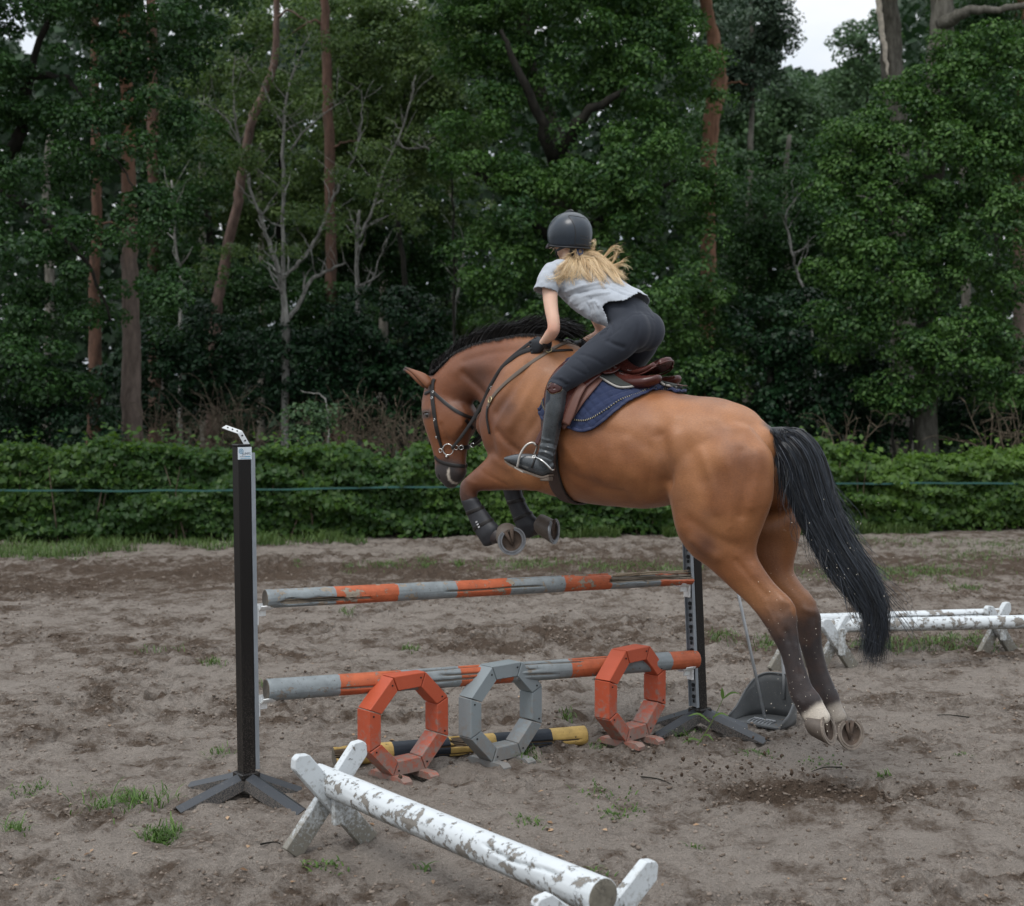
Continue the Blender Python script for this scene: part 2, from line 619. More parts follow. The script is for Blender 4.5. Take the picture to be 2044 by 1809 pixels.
def lumps(C, r, flat=0.7, rough=0.35):
    n = len(C)
    V = ICO[None] * (1 + rng.uniform(-rough, rough, (n, 12, 1))) * r[:, None, None] * rng.uniform(0.6, 1.25, (n, 1, 3))
    V[:, :, 2] *= flat
    a = rng.uniform(0, 2 * PI, n)
    ca, sa = np.cos(a)[:, None], np.sin(a)[:, None]
    V = np.stack([V[:, :, 0] * ca - V[:, :, 1] * sa, V[:, :, 0] * sa + V[:, :, 1] * ca, V[:, :, 2]], 2)
    V += C[:, None, :]
    F = ICF[None] + (np.arange(n) * 12)[:, None, None]
    return V.reshape(-1, 3), F.reshape(-1, 3)

OCT = np.array([[1, 0, 0], [-1, 0, 0], [0, 1, 0], [0, -1, 0], [0, 0, 1], [0, 0, -1.0]])
OCF = np.array([[0, 2, 4], [2, 1, 4], [1, 3, 4], [3, 0, 4]])
def crumbs(C, r):
    n = len(C)
    V = OCT[None] * r[:, None, None] * rng.uniform(.55, 1.35, (n, 6, 1)) * rng.uniform(.7, 1.2, (n, 1, 3)) + rng.normal(0, .18, (n, 6, 3)) * r[:, None, None]
    V[:, :, 2] *= .75
    F = OCF[None] + (np.arange(n) * 6)[:, None, None]
    return (V + C[:, None]).reshape(-1, 3), F.reshape(-1, 3)

m = M('clod')
m.set(col=m.mix(m.attr('pale'), (0.062, 0.044, 0.032), m.mix(m.noise(60, 4), (0.150, 0.118, 0.095), (0.29, 0.243, 0.202))), rough=0.95, spec=0.1, nrm=m.bump(m.noise(200, 3), 0.5, 0.004))
CLOD = m.m
n = 78000
yy = 3.9 + (15.5 - 3.9) * rng.random(n) ** 1.45
xx = (rng.random(n) - 0.5) * 2 * (yy * 0.40)
cc, tt = churn(xx, yy)
keep = rng.random(n) < 0.16 + 0.80 * cc ** 1.5
xx, yy = xx[keep], yy[keep]
extra = 1100
ex = TAKE[0] + rng.normal(0, 0.34, extra); ey = TAKE[1] - 0.02 + rng.normal(0, 0.16, extra)
xx, yy = np.concatenate([xx, ex]), np.concatenate([yy, ey])
rr = 0.0032 + 0.0095 * rng.random(len(xx)) ** 3.0 * (0.5 + yy / 14)
rr[-extra:] *= 0.9
P_ = np.stack([xx, yy, gheight(xx, yy) + rr * 0.2], 1)
big = rr > .0085
V1, F1 = lumps(P_[big], rr[big]); V2, F2 = crumbs(P_[~big], rr[~big])
V = np.concatenate([V1, V2]); F = np.concatenate([F1, F2 + len(V1)])
pal_ = np.clip(rng.random(len(P_)) * .9 + .25, 0, 1); pal_[-extra:] *= .25
pal_ = np.concatenate([np.repeat(pal_[big], 20), np.repeat(pal_[~big], 4)])
tag(mk('sand_clods', V, F, CLOD, fa={'pale': pal_}), 'small loose clods of damp sand strewn over the arena surface', 'sand', kind='stuff')

# sand thrown up by the take-off, hanging in the air
n = 330
px = rng.normal(1480, 175, n); py = 1560 + rng.normal(0, 34, n) - np.abs(rng.normal(0, 22, n))
C = np.array([at(a, b, 6.95 + rng.normal(0, 0.22)) for a, b in zip(px, py)])
C = C[C[:, 2] > 0.015]
V, F = lumps(C, 0.0022 + 0.0085 * rng.random(len(C)) ** 3, 1.0, 0.6)
tag(mk('flying_clods', V, F, CLOD), 'dark crumbs of sand kicked up below the hind hooves', 'sand', kind='stuff')
n = 240
px = np.concatenate([rng.normal(1600, 70, n // 2), rng.normal(1680, 70, n - n // 2)])
py = np.concatenate([rng.uniform(1130, 1480, n // 2), rng.uniform(980, 1480, n - n // 2)])
C = np.array([hp(a, b, 0.36 + rng.random() * 0.25) for a, b in zip(px, py)])
V, F = lumps(C, 0.0010 + 0.0016 * rng.random(n) ** 2, 1.0, 0.3)
tag(mk('sand_grains', V, F, simple('pale_grain', (0.62, 0.56, 0.46), 0.8, bump=0)), 'pale grains of sand flying around the hind legs and tail', 'sand', kind='stuff')
# ================================================================ JUMP
def wood_paint(name, wood=(0.26, 0.235, 0.205), dark=(0.07, 0.06, 0.05)):
    pass

def rail_mesh(name, P0, P1, r0, r1, stops, mat, label, cat, group=None, seed=1, broken=False, n=64, m=150, ncr=4, parent=None, dmg=None):
    P0, P1 = np.array(P0), np.array(P1)
    L = np.linalg.norm(P1 - P0); ax = (P1 - P0) / L
    a, b = frame(ax)                       # b is up-ish
    if b[2] < 0: a, b = -a, -b
    t = np.linspace(0, 1, m)
    w = np.linspace(0, 2 * PI, n, endpoint=False)
    T, W = np.meshgrid(t, w, indexing='ij')
    Pn = np.stack([T.ravel() * L * 2.2, np.cos(W.ravel()), np.sin(W.ravel())], 1)
    R = (r0 + (r1 - r0) * T).ravel() * (1 + (fbm(Pn, 1.3, 3, seed) - 0.5) * 0.07 + (fbm(Pn * np.array([0.5, 6, 6]), 2.0, 2, seed + 5) - 0.5) * 0.05)
    bare = np.zeros(m * n); crk = np.zeros(m * n)
    # drying cracks that run along the grain
    rs = np.random.default_rng(seed)
    for k in range(ncr):
        w0 = rs.uniform(1.5, 4.3); ta, tb = sorted(rs.uniform(0, 1, 2)); tb = min(1, max(tb, ta + 0.25))
        wc = w0 + (vnoise(np.stack([T.ravel() * 9, np.full(m * n, k + 0.5)], 1), 1.0, seed + k) - 0.5) * 0.5
        dd = np.abs((W.ravel() - wc + PI) % (2 * PI) - PI)
        inside = sstep(T.ravel(), ta, ta + 0.03) * (1 - sstep(T.ravel(), tb - 0.03, tb))
        g = np.exp(-(dd / 0.10) ** 2) * inside
        R -= g * 0.013; bare = np.maximum(bare, g)
    if dmg:
        for (ta, tb, wc, ww, dep) in dmg:
            nz = fbm(np.stack([T.ravel() * 40, W.ravel() * 5], 1), 1.0, 3, seed + 8)
            g = sstep(T.ravel() + (nz - 0.5) * 0.03, ta, ta + 0.006) * (1 - sstep(T.ravel() + (nz - 0.5) * 0.03, tb - 0.006, tb))
            dd = np.abs((W.ravel() - wc + PI) % (2 * PI) - PI)
            g = g * (1 - sstep(dd + (nz - 0.5) * 0.5, ww, ww + 0.15))
            st = fbm(np.stack([T.ravel() * 9, W.ravel() * 9], 1), 1.0, 3, seed + 19)
            crk = np.maximum(crk, g * sstep(st, .52, .62))
            R -= g * dep * (0.35 + 1.1 * st) * r0 / 0.05; bare = np.maximum(bare, g)
    A = np.cos(W.ravel())[:, None] * a + np.sin(W.ravel())[:, None] * b
    V = P0 + T.ravel()[:, None] * (P1 - P0) + R[:, None] * A
    idx = np.arange(m * n).reshape(m, n)
    q = np.stack([idx[:-1], np.roll(idx, -1, 1)[:-1], np.roll(idx, -1, 1)[1:], idx[1:]], -1).reshape(-1, 4)
    F = q.tolist()
    # end caps: shallow concentric rings
    Vl = [V]; cc = [crk]; nn = m * n; tt = [T.ravel()]; bb = [bare]; ends = [np.zeros(m * n)]
    for e, row in ((0, idx[0]), (1, idx[-1])):
        c = P0 if e == 0 else P1
        s = -1 if e == 0 else 1
        prev = row
        for f_ in (0.93, 0.5):
            ring = c + (V[row] - c - ((V[row] - c) @ ax)[:, None] * ax) * f_ + ax * s * (0.004 if f_ > 0.6 else 0.002)
            Vl.append(ring); tt.append(np.full(n, float(e))); bb.append(np.ones(n)); ends.append(np.ones(n)); cc.append(np.zeros(n))
            new = np.arange(nn, nn + n); nn += n
            for k in range(n):
                k2 = (k + 1) % n
                f4 = [prev[k], prev[k2], new[k2], new[k]]
                F.append(f4[::-1] if e == 0 else f4)
            prev = new
        F.append(list(prev)[::-1] if e == 0 else list(prev))
    V = np.concatenate(Vl)
    o = mk(name, V, F, mat, parent, smooth=True, va={'along': np.concatenate(tt), 'bare': np.concatenate(bb), 'cut': np.concatenate(ends), 'crack': np.concatenate(cc)}, auto=math.radians(50))
    if parent is None:
        tag(o, label, cat, group)
    return o

def band_mat(name, stops, cols, wood_l=(0.30, 0.265, 0.225), peel=0.57, L=2.7, dirt=0.35, rough=0.62):
    """painted round timber: paint in bands along it, worn through in flakes"""
    m = M(name)
    t = m.attr('along')
    nz = m.noise(30, 3, 0.6)
    tn = m.math('ADD', t, m.math('MULTIPLY', m.math('SUBTRACT', nz, 0.5), 0.008))
    st = [(0.0, cols[stops[0][1]])] + [(p, cols[c]) for p, c in stops[1:]]
    paint = m.ramp(tn, st, 'CONSTANT')
    paint = m.mix(1.0, paint, m.ramp(m.noise(14, 5, 0.65), [(0.25, 0.68), (0.75, 1.12)]), 'MULTIPLY')
    grain = m.noise(9, 6, 0.7, vec=m.mapping((1.2, 9, 9), rot=(0, 0, math.radians(28))))
    wood = m.mix(grain, tuple(c * 0.35 for c in wood_l), wood_l)
    pl = m.math('ADD', m.noise(11, 7, 0.72), m.math('MULTIPLY', m.math('SUBTRACT', grain, 0.5), 0.25))
    mask = m.ramp(pl, [(peel, 0.0), (peel + 0.015, 1.0)])
    mask = m.math('MAXIMUM', mask, m.ramp(m.attr('bare'), [(0.4, 0.0), (0.6, 1.0)]))
    endc = m.mix(m.noise(45, 4, 0.7), (0.04, 0.032, 0.025), (0.19, 0.165, 0.13))
    col = m.mix(mask, paint, wood)
    fleck = m.ramp(m.noise(60, 4, 0.7), [(0.62, 0.0), (0.68, 1.0)])
    col = m.mix(m.math('MULTIPLY', fleck, 0.7), col, (0.05, 0.04, 0.03))
    col = m.mix(m.attr('crack'), col, (0.022, 0.017, 0.013))
    col = m.mix(m.ramp(m.attr('cut'), [(0.4, 0.0), (0.6, 1.0)]), col, endc)
    h = m.math('SUBTRACT', m.math('MULTIPLY', grain, 0.35), m.math('MULTIPLY', mask, 0.5))
    m.set(col=col, rough=rough, spec=0.35, nrm=m.bump(h, 0.7, 0.005))
    return m.m

ORANGE = (0.44, 0.108, 0.044); GREYP = (0.225, 0.250, 0.258)
UP0, UP1 = at(530, 1196, 6.99), at(1378, 1152, 8.18)
LO0, LO1 = at(532, 1378, 6.99), at(1389, 1316, 8.20)

def t_at(px, P0, P1):
    k = (px - CX) / FPX
    # (P0 + t (P1-P0)).x / depth = k
    f0 = _F @ (P0 - CAM); f1 = _F @ (P1 - CAM)
    return float((k * f0 - P0[0]) / ((P1[0] - P0[0]) - k * (f1 - f0)))

def stops_of(P0, P1, seq):
    return [(max(0.0, t_at(px, P0, P1)), c) for px, c in seq]

su = stops_of(UP0, UP1, [(518, 0), (663, 1), (788, 0), (905, 1), (1013, 0), (1120, 1), (1213, 0), (1310, 1)])
sl = stops_of(LO0, LO1, [(518, 0), (671, 1), (795, 0), (912, 1), (1015, 0), (1131, 1), (1213, 0), (1333, 1)])
cols = {0: GREYP, 1: ORANGE}
rail_mesh('jump_pole', UP0, UP1, 0.046, 0.044, su, band_mat('upper_pole_paint', su, cols, wood_l=(0.36, 0.30, 0.23), peel=0.565),
          'top grey and orange banded pole, splintered open near its right end', 'pole', 'banded poles of the jump', seed=11,
          dmg=[(t_at(1213, UP0, UP1), 1.03, PI / 2 + 0.45, 1.25, 0.040), (0.03, 0.165, 0.35 + PI * 1.0, 0.28, 0.016), (0.17, 0.22, 0.3 + PI, 0.10, 0.02)], m=260)
rail_mesh('jump_pole', LO0, LO1, 0.055, 0.052, sl, band_mat('lower_pole_paint', sl, cols, peel=0.60),
          'lower grey and orange banded pole behind the octagon rings', 'pole', 'banded poles of the jump', seed=23)
# splinters standing out of the break
mb = MB()
for k in range(16):
    t0 = random.uniform(0.80, 0.99); p = UP0 + (UP1 - UP0) * t0
    d = unit(UP1 - UP0); a, b = frame(d)
    if b[2] < 0: a, b = -a, -b
    w = random.uniform(0.6, 2.6); rr_ = random.uniform(0.026, 0.042)
    c = p + (a * math.cos(w) + b * math.sin(w)) * rr_
    Lh = random.uniform(0.03, 0.13)
    tilt = np.array([0, 0, random.uniform(-0.06, 0.12)])
    mb.tube([c - d * Lh, c, c + (d + tilt) * Lh], [0.0035, 0.005, 0.0012], 5)
sp = mb.build('splinters', band_mat('splinter_wood', [(0, 0)], {0: (0.40, 0.31, 0.21)}, wood_l=(0.45, 0.35, 0.24), peel=0.3), None)
sp['kind'] = 'stuff'
SPL = sp

YB0, YB1 = at(668, 1534, 7.46), at(1166, 1474, 8.0)
YB0[2] = gh(YB0[0], YB0[1]) + 0.045; YB1[2] = gh(YB1[0], YB1[1]) + 0.05
sy = stops_of(YB0, YB1, [(640, 0), (780, 1), (893, 0), (985, 1), (1095, 0)])
rail_mesh('ground_pole', YB0, YB1, 0.052, 0.055, sy,
          band_mat('ground_pole_paint', sy, {0: (0.56, 0.375, 0.12), 1: (0.028, 0.036, 0.048)}, wood_l=(0.16, 0.11, 0.065), peel=0.62),
          'yellow and black banded pole lying on the sand behind the octagon rings', 'pole', seed=41,
          dmg=[(-0.03, 0.07, PI / 2 + 0.6, 1.0, 0.03), (0.44, 0.56, PI / 2 + 0.5, 0.6, 0.015)])

# ---------------------------------------------------------------- jump standards
m = M('black_powder_coat')
sc = m.ramp(m.noise(90, 4, 0.75), [(0.66, 0.0), (0.74, 1.0)])
col = m.mix(m.math('MULTIPLY', sc, 0.5), (0.007, 0.006, 0.0055), (0.12, 0.11, 0.10))
dust = m.math('MULTIPLY', m.ramp(m.noise(140, 4, 0.7), [(0.50, 0.0), (0.70, .55)]), m.attr('low'))
col = m.mix(dust, col, (0.21, 0.18, 0.155))
m.set(col=col, rough=0.38, spec=0.28)
BLACK = m.m
m = M('grey_leg_coat')
sc = m.ramp(m.noise(70, 5, 0.75), [(0.60, 0.0), (0.72, 1.0)])
col = m.mix(m.math('MULTIPLY', sc, 0.5), (0.030, 0.034, 0.040), (0.20, 0.18, 0.16))
nrmz = m.node('ShaderNodeNewGeometry'); sp_ = m.node('ShaderNodeSeparateXYZ', i_0=nrmz.outputs['Normal'])
sidey = m.ramp(sp_.outputs[2], [(0.1, 1.0), (0.6, 0.0)])
dust = m.math('MULTIPLY', m.ramp(m.noise(150, 4, 0.7), [(0.40, 0.0), (0.62, 0.85)]), sidey)
m.set(col=m.mix(dust, col, (0.20, 0.175, 0.15)), rough=0.38, spec=0.45)
LEGM = m.m
TRACKM = simple('aluminium_track', (0.30, 0.33, 0.36), 0.42, metal=0.55, var=0.12)
PLATE = simple('zinc_plate', (0.55, 0.56, 0.55), 0.38, metal=0.8, var=0.1)
WPLAST = simple('white_plastic', (0.72, 0.73, 0.72), 0.45, var=0.12, scale=40)
HOLE = simple('slot_dark', (0.006, 0.006, 0.007), 0.8, bump=0)

def low_attr(o, top=0.5, zoff=0.0):
    z = np.array([v.co.z for v in o.data.vertices])
    a = o.data.attributes.new('low', 'FLOAT', 'POINT')
    a.data.foreach_set('value', np.clip(1 - (z - zoff) / top, 0, 1).astype(np.float32))

def standard(loc, label, rz, sign, lean=0.0, H=1.73, feet=(), bracket=False):
    """post with a slotted track on its +/- x side, four splayed channel legs"""
    r = empty('jump_standard', loc, label, 'jump stand', 'black stands that hold the jump poles')
    ca, sa = math.cos(rz), math.sin(rz)
    Rz = np.array([[ca, -sa, 0], [sa, ca, 0], [0, 0, 1]])
    Rl = np.array([[1, 0, lean], [0, 1, 0], [0, 0, 1]])
    w = 0.066
    def put(mb, name, mat, par, **k):
        o = mb.build(name, mat, par, local=True, **k)
        return o
    mb = MB()
    zs = [0.11, 0.3, 0.7, 1.2, H]
    for a_, b_ in zip(zs[:-1], zs[1:]): pass
    mb.box((0, 0, (H + 0.11) / 2), (w, w, H - 0.11), Rz, 0.004)
    def shear(o):
        for v in o.data.vertices:
            v.co.x += lean * (v.co.z - 0.1)
    # cut the post into stacked rings so the dust mask has vertices to live on
    import bmesh
    o = put(mb, 'post', BLACK, r)
    bm = bmesh.new(); bm.from_mesh(o.data)
    for zc in (0.25, 0.4, 0.6, 0.9):
        bmesh.ops.bisect_plane(bm, geom=bm.verts[:] + bm.edges[:] + bm.faces[:], plane_co=(0, 0, zc), plane_no=(0, 0, 1))
    bm.to_mesh(o.data); bm.free()
    low_attr(o, 0.7, 0.1); shear(o)
    mb = MB(); mb.box((0, 0, H + 0.006), (w + 0.004, w + 0.004, 0.012), Rz, 0.003)
    o = put(mb, 'post_cap', BLACK, r); low_attr(o, 0.01, -1); shear(o)
    # track: a shallow channel
    mb = MB()
    tx = sign * (w / 2 + 0.008)
    Ht = H - 0.03
    for (cx_, cy_, sx_, sy_) in ((sign * (w / 2 + 0.004), 0, 0.004, 0.056), (sign * (w / 2 + 0.013), 0.030, 0.022, 0.004), (sign * (w / 2 + 0.013), -0.030, 0.022, 0.004)):
        mb.box(np.array([cx_, cy_, (Ht + 0.14) / 2]) @ Rz.T, (sx_, sy_, Ht - 0.14), Rz)
    o = put(mb, 'track', TRACKM, r); shear(o)
    # key-hole slots down the track
    for k in range(22):
        z = 0.19 + k * 0.068
        V = []
        n_ = 8
        for q in range(n_):
            ww = 2 * PI * q / n_
            V.append([0, 0.013 * math.cos(ww), 0.013 * math.sin(ww) + 0.010])
        V += [[0, -0.006, -0.006], [0, -0.006, -0.026], [0, 0.006, -0.026], [0, 0.006, -0.006]]
        V = np.array(V); V[:, 0] = sign * (w / 2 + 0.0105); V[:, 2] += z
        Vb = V.copy(); Vb[:, 0] -= sign * 0.003
        V = np.vstack([V, Vb]) @ Rz.T
        F = [list(range(8)), [8, 9, 10, 11], list(range(12, 20))[::-1], [20, 23, 22, 21]]
        F += [[i, (i + 1) % 8, 12 + (i + 1) % 8, 12 + i] for i in range(8)]
        if k == 0:
            first = mk('key_hole', V, F, HOLE, r, local=True)
            z0 = z; o = first
            o.location = (lean * z, 0, 0)
        else:
            o = first.copy(); COL.objects.link(o); o.parent = r
            o.location = (lean * z, 0, z - z0)
    # legs: angle-iron beams from the hub down to the ground
    mb = MB(); mb.box((0, 0, 0.115), (0.10, 0.10, 0.03), Rz, 0.005)
    o = put(mb, 'hub', BLACK, r); low_attr(o, 0.3, 0.0)
    for f in feet:
        f = np.array(f) - np.array(loc)
        f[2] = 0.012
        d = unit(np.array([f[0], f[1], 0])); s_ = np.array([-d[1], d[0], 0])
        p0 = d * 0.035 + np.array([0, 0, 0.115]); p1 = f
        ax = unit(p1 - p0); up = np.cross(ax, s_); up = up if up[2] > 0 else -up
        mb = MB()
        # an inverted V section, open below
        k125 = 1.2
        sec = [(-0.034, -0.052), (-0.034, -0.006), (0, 0.012), (0.034, -0.006), (0.034, -0.052), (0.029, -0.052), (0.029, -0.009), (0, 0.006), (-0.029, -0.009), (-0.029, -0.052)]
        sec = [(a_ * k125, b_ * k125) for a_, b_ in sec]
        V = []
        for i in range(9):
            p = p0 + (p1 - p0) * i / 8
            V += [p + s_ * a_ + up * b_ for a_, b_ in sec]
        V = np.array(V)
        V[:, 2] = np.maximum(V[:, 2], 0.003)
        k_ = len(sec)
        F = [[i * k_ + j, i * k_ + (j + 1) % k_, (i + 1) * k_ + (j + 1) % k_, (i + 1) * k_ + j] for i in range(8) for j in range(k_)]
        F += [list(range(k_))[::-1], [8 * k_ + j for j in range(k_)]]
        mb.add(V, F)
        o = put(mb, 'leg', LEGM, r); low_attr(o, 0.16, -0.01)
    if bracket:
        # bent perforated plate standing on the post
        mb = MB()
        c = np.array([0.012, 0, H + 0.012])
        wd = 0.042
        pth = [(0.018, 0.0), (-0.016, 0.062), (-0.092, 0.089)]
        yv = np.array([-0.34, -0.94, 0])
        Vp = []
        for (u, v) in pth:
            for t_ in (0, 0.003):
                for sgn in (-1, 1):
                    Vp.append(c + np.array([u - t_, 0, v + t_]) + yv * sgn * wd / 2 + np.array([0, 0, -0.012 * (sgn + 1) / 2]))
        F = []
        for i in range(2):
            a0, a1 = i * 4, (i + 1) * 4
            F += [[a0, a0 + 1, a1 + 1, a1], [a0 + 2, a1 + 2, a1 + 3, a0 + 3], [a0, a1, a1 + 2, a0 + 2], [a0 + 1, a0 + 3, a1 + 3, a1 + 1]]
        F += [[0, 2, 3, 1], [8, 9, 11, 10]]
        mb.add(Vp, F)
        o = put(mb, 'bent_bracket', PLATE, r); shear(o)
        Vp = np.array(Vp)
        mb = MB()
        for i, k_, t_ in ((0, 0, 0.35), (0, 0, 0.75), (1, 0, 0.2), (1, 0, 0.5), (1, 0, 0.8)):
            q0 = (Vp[i * 4] + Vp[i * 4 + 1]) / 2; q1 = (Vp[i * 4 + 4] + Vp[i * 4 + 5]) / 2
            p = q0 + (q1 - q0) * t_
            nrm = unit(np.cross(q1 - q0, Vp[i * 4 + 1] - Vp[i * 4]))
            mb.tube([p - nrm * 0.0045, p + nrm * 0.0045], 0.0042, 8)
        o = put(mb, 'bracket_hole', HOLE, o); shear(o)
        # white maker's plate on the front face
        nfr = np.array([sa, -ca, 0]); ufr = np.array([ca, sa, 0])
        cc_ = nfr * (w / 2 + 0.0015) + np.array([0, 0, H - 0.032])
        q = np.array([[-0.037, -0.030], [0.037, -0.030], [0.037, 0.030], [-0.037, 0.030]])
        mb = MB()
        Vq = [cc_ + ufr * a_ + np.array([0, 0, b_]) - nfr * 0.001 for a_, b_ in q] + [cc_ + ufr * a_ + np.array([0, 0, b_]) + nfr * 0.0008 for a_, b_ in q]
        mb.add(Vq, [[0, 1, 2, 3], [4, 7, 6, 5], [0, 4, 5, 1], [1, 5, 6, 2], [2, 6, 7, 3], [3, 7, 4, 0]])
        stk = put(mb, 'sticker', simple('sticker_white', (0.62, 0.68, 0.72), 0.4, var=0.06, bump=0), r); shear(stk)
        def text(body, size, x, z, mat, name):
            cu = bpy.data.curves.new(name, 'FONT'); cu.body = body; cu.size = size; cu.align_x = 'CENTER'; cu.align_y = 'CENTER'
            to = bpy.data.objects.new(name, cu); COL.objects.link(to)
            dg = bpy.context.evaluated_depsgraph_get(); dg.update()
            me = bpy.data.meshes.new_from_object(to.evaluated_get(dg))
            Vt = np.array([v.co[:] for v in me.vertices]); Ft = [list(p.vertices) for p in me.polygons]
            bpy.data.objects.remove(to); bpy.data.curves.remove(cu)
            Vw = cc_ + nfr * 0.0016 + ufr * (Vt[:, 0:1] + x) + np.array([0, 0, 1]) * (Vt[:, 1:2] + z)
            o2 = mk(name, Vw, Ft, mat, stk, local=True); shear(o2)
        ink = simple('ink_grey', (0.05, 0.07, 0.10), 0.5, bump=0); blue = simple('ink_blue', (0.10, 0.28, 0.42), 0.5, bump=0)
        text('JUMPS', 0.017, 0.008, -0.003, ink, 'lettering')
        text('WWW.', 0.009, -0.013, -0.0165, ink, 'small_lettering')
        mb = MB()
        def ringpl(cx_, cz_, r0_, r1_, mm):
            V = []; F = []
            for q_ in range(20):
                w_ = 2 * PI * q_ / 20
                for rr_ in (r0_, r1_):
                    V.append(cc_ + nfr * 0.0016 + ufr * (cx_ + rr_ * math.cos(w_)) + np.array([0, 0, cz_ + rr_ * math.sin(w_)]))
            for q_ in range(20):
                a_ = 2 * q_; b_ = 2 * ((q_ + 1) % 20)
                F.append([a_, a_ + 1, b_ + 1, b_])
            mb.add(V, F)
        ringpl(-0.020, 0.010, 0.0095, 0.0125, None); ringpl(-0.020, 0.010, 0.003, 0.006, None)
        for (x0, x1, z0_, z1_) in ((0.0, 0.030, -0.019, -0.0145), (-0.024, 0.030, -0.0265, -0.024)):
            V = [cc_ + nfr * 0.0016 + ufr * a_ + np.array([0, 0, b_]) for a_, b_ in ((x0, z0_), (x1, z0_), (x1, z1_), (x0, z1_))]
            mb.add(V, [[0, 1, 2, 3]])
        o = mb.build('round_emblem', blue, stk, local=True); shear(o)
    return r

SLoc = gpt(490, 1604); SLoc = at(492, 1548, 6.93); SLoc[2] = 0
SRoc = at(1397, 1425, 8.24); SRoc[2] = 0
RZ = math.radians(39)
zg = gh(SLoc[0], SLoc[1])
standard((SLoc[0], SLoc[1], zg - 0.005), 'black jump stand left of the poles with a bent silver bracket on top', RZ, 1, lean=-0.008,
         feet=[gpt(352, 1620), gpt(607, 1625), gpt(382, 1570), gpt(600, 1580)], bracket=True)
zg = gh(SRoc[0], SRoc[1])
standard((SRoc[0], SRoc[1], zg - 0.005), 'black jump stand behind the horse holding the right ends of the poles', RZ, -1, lean=-0.045, H=1.70,
         feet=[gpt(1308, 1480), gpt(1532, 1493), gpt(1310, 1452), gpt(1490, 1462)])

def cup(C, sign, label, polez, r):
    """white plastic cup: a plate on the track, a tray under the pole end"""
    root = empty('jump_cup', C, label, 'jump cup', 'white cups that carry the jump poles')
    ca, sa = math.cos(RZ), math.sin(RZ)
    Rz = np.array([[ca, -sa, 0], [sa, ca, 0], [0, 0, 1]])
    mb = MB(); mb.box((0, 0, 0), (0.012, 0.05, 0.10), Rz, 0.003)
    mb.build('back_plate', WPLAST, root, local=True)
    mb = MB()
    V = []; rr_ = r + 0.006
    N = 9
    L0, L1 = 0.006, 0.082
    for x in (L0, L1):
        for thick in (0, 0.006):
            for k in range(N):
                w = -PI / 2 + (k / (N - 1) - 0.5) * 2.0
                rad = rr_ + thick
                V.append([sign * x, rad * math.cos(w), polez + rad * math.sin(w)])
    V = np.array(V) @ Rz.T
    F = []
    for k in range(N - 1):
        F += [[k, k + 1, 2 * N + k + 1, 2 * N + k], [N + k, 3 * N + k, 3 * N + k + 1, N + k + 1], [k, N + k, N + k + 1, k + 1], [2 * N + k, 2 * N + k + 1, 3 * N + k + 1, 3 * N + k]]
    F += [[0, 2 * N, 3 * N, N], [N - 1, 2 * N - 1, 4 * N - 1, 3 * N - 1]]
    mb.add(V, F)
    mb.build('tray', WPLAST, root, local=True)
    mb = MB(); mb.box(np.array([sign * 0.03, 0, polez - r - 0.024]) @ Rz.T, (0.05, 0.012, 0.030), Rz, 0.002)
    mb.build('gusset', WPLAST, root, local=True)
    return root

def on_track(loc, sign, lean, z):
    n = np.array([math.cos(RZ), math.sin(RZ), 0]) * sign
    p = np.array([loc[0], loc[1], 0]) + n * (0.033 + 0.031)
    p[0] += lean * (z - 0.1)
    p[2] = z
    return p
for (P, rr_, nm) in ((UP0, 0.046, 'white cup under the left end of the top banded pole'), (LO0, 0.055, 'white cup under the left end of the lower banded pole')):
    c = on_track(SLoc, 1, -0.008, P[2] - 0.075)
    cup(c, 1, nm, 0.075, rr_)
for (P, rr_, nm) in ((UP1, 0.044, 'white cup under the splintered right end of the top pole'), (LO1, 0.052, 'white cup under the right end of the lower banded pole')):
    c = on_track(SRoc, -1, -0.045, P[2] - 0.07)
    cup(c, -1, nm, 0.07, rr_)
SPL['label'] = 'raw wooden splinters sticking out of the broken end of the top pole'
SPL['category'] = 'splinters'

# ---------------------------------------------------------------- octagon rings
def painted(name, col, mud=(0.25, 0.215, 0.185)):
    m = M(name)
    gen = m.coord('Object')
    sep = m.node('ShaderNodeSeparateXYZ', i_0=gen)
    nz = m.noise(28, 6, 0.7); nb = m.noise(7, 4, 0.6)
    paint = m.mix(nb, tuple(c * 0.82 for c in col), tuple(min(1, c * 1.12) for c in col))
    low = m.math('SUBTRACT', 0.30, sep.outputs[2])
    f = m.math('ADD', m.math('MULTIPLY', low, 2.0), m.math('MULTIPLY', m.math('SUBTRACT', nz, 0.5), 2.4))
    muddy = m.ramp(f, [(0.04, 0.0), (0.55, 0.85)])
    col_ = m.mix(muddy, paint, m.mix(nz, tuple(c * 0.6 for c in mud), mud))
    chip = m.ramp(m.noise(45, 5, 0.75), [(0.67, 0.0), (0.70, 1.0)])
    col_ = m.mix(chip, col_, (0.10, 0.07, 0.05))
    m.set(col=col_, rough=0.55, spec=0.4, nrm=m.bump(m.math('ADD', nz, m.math('MULTIPLY', chip, -1.0)), 0.35, 0.004))
    return m.m
OP = painted('orange_board_paint', (0.44, 0.080, 0.034)); GP = painted('grey_board_paint', (0.215, 0.245, 0.255), (0.24, 0.22, 0.20))

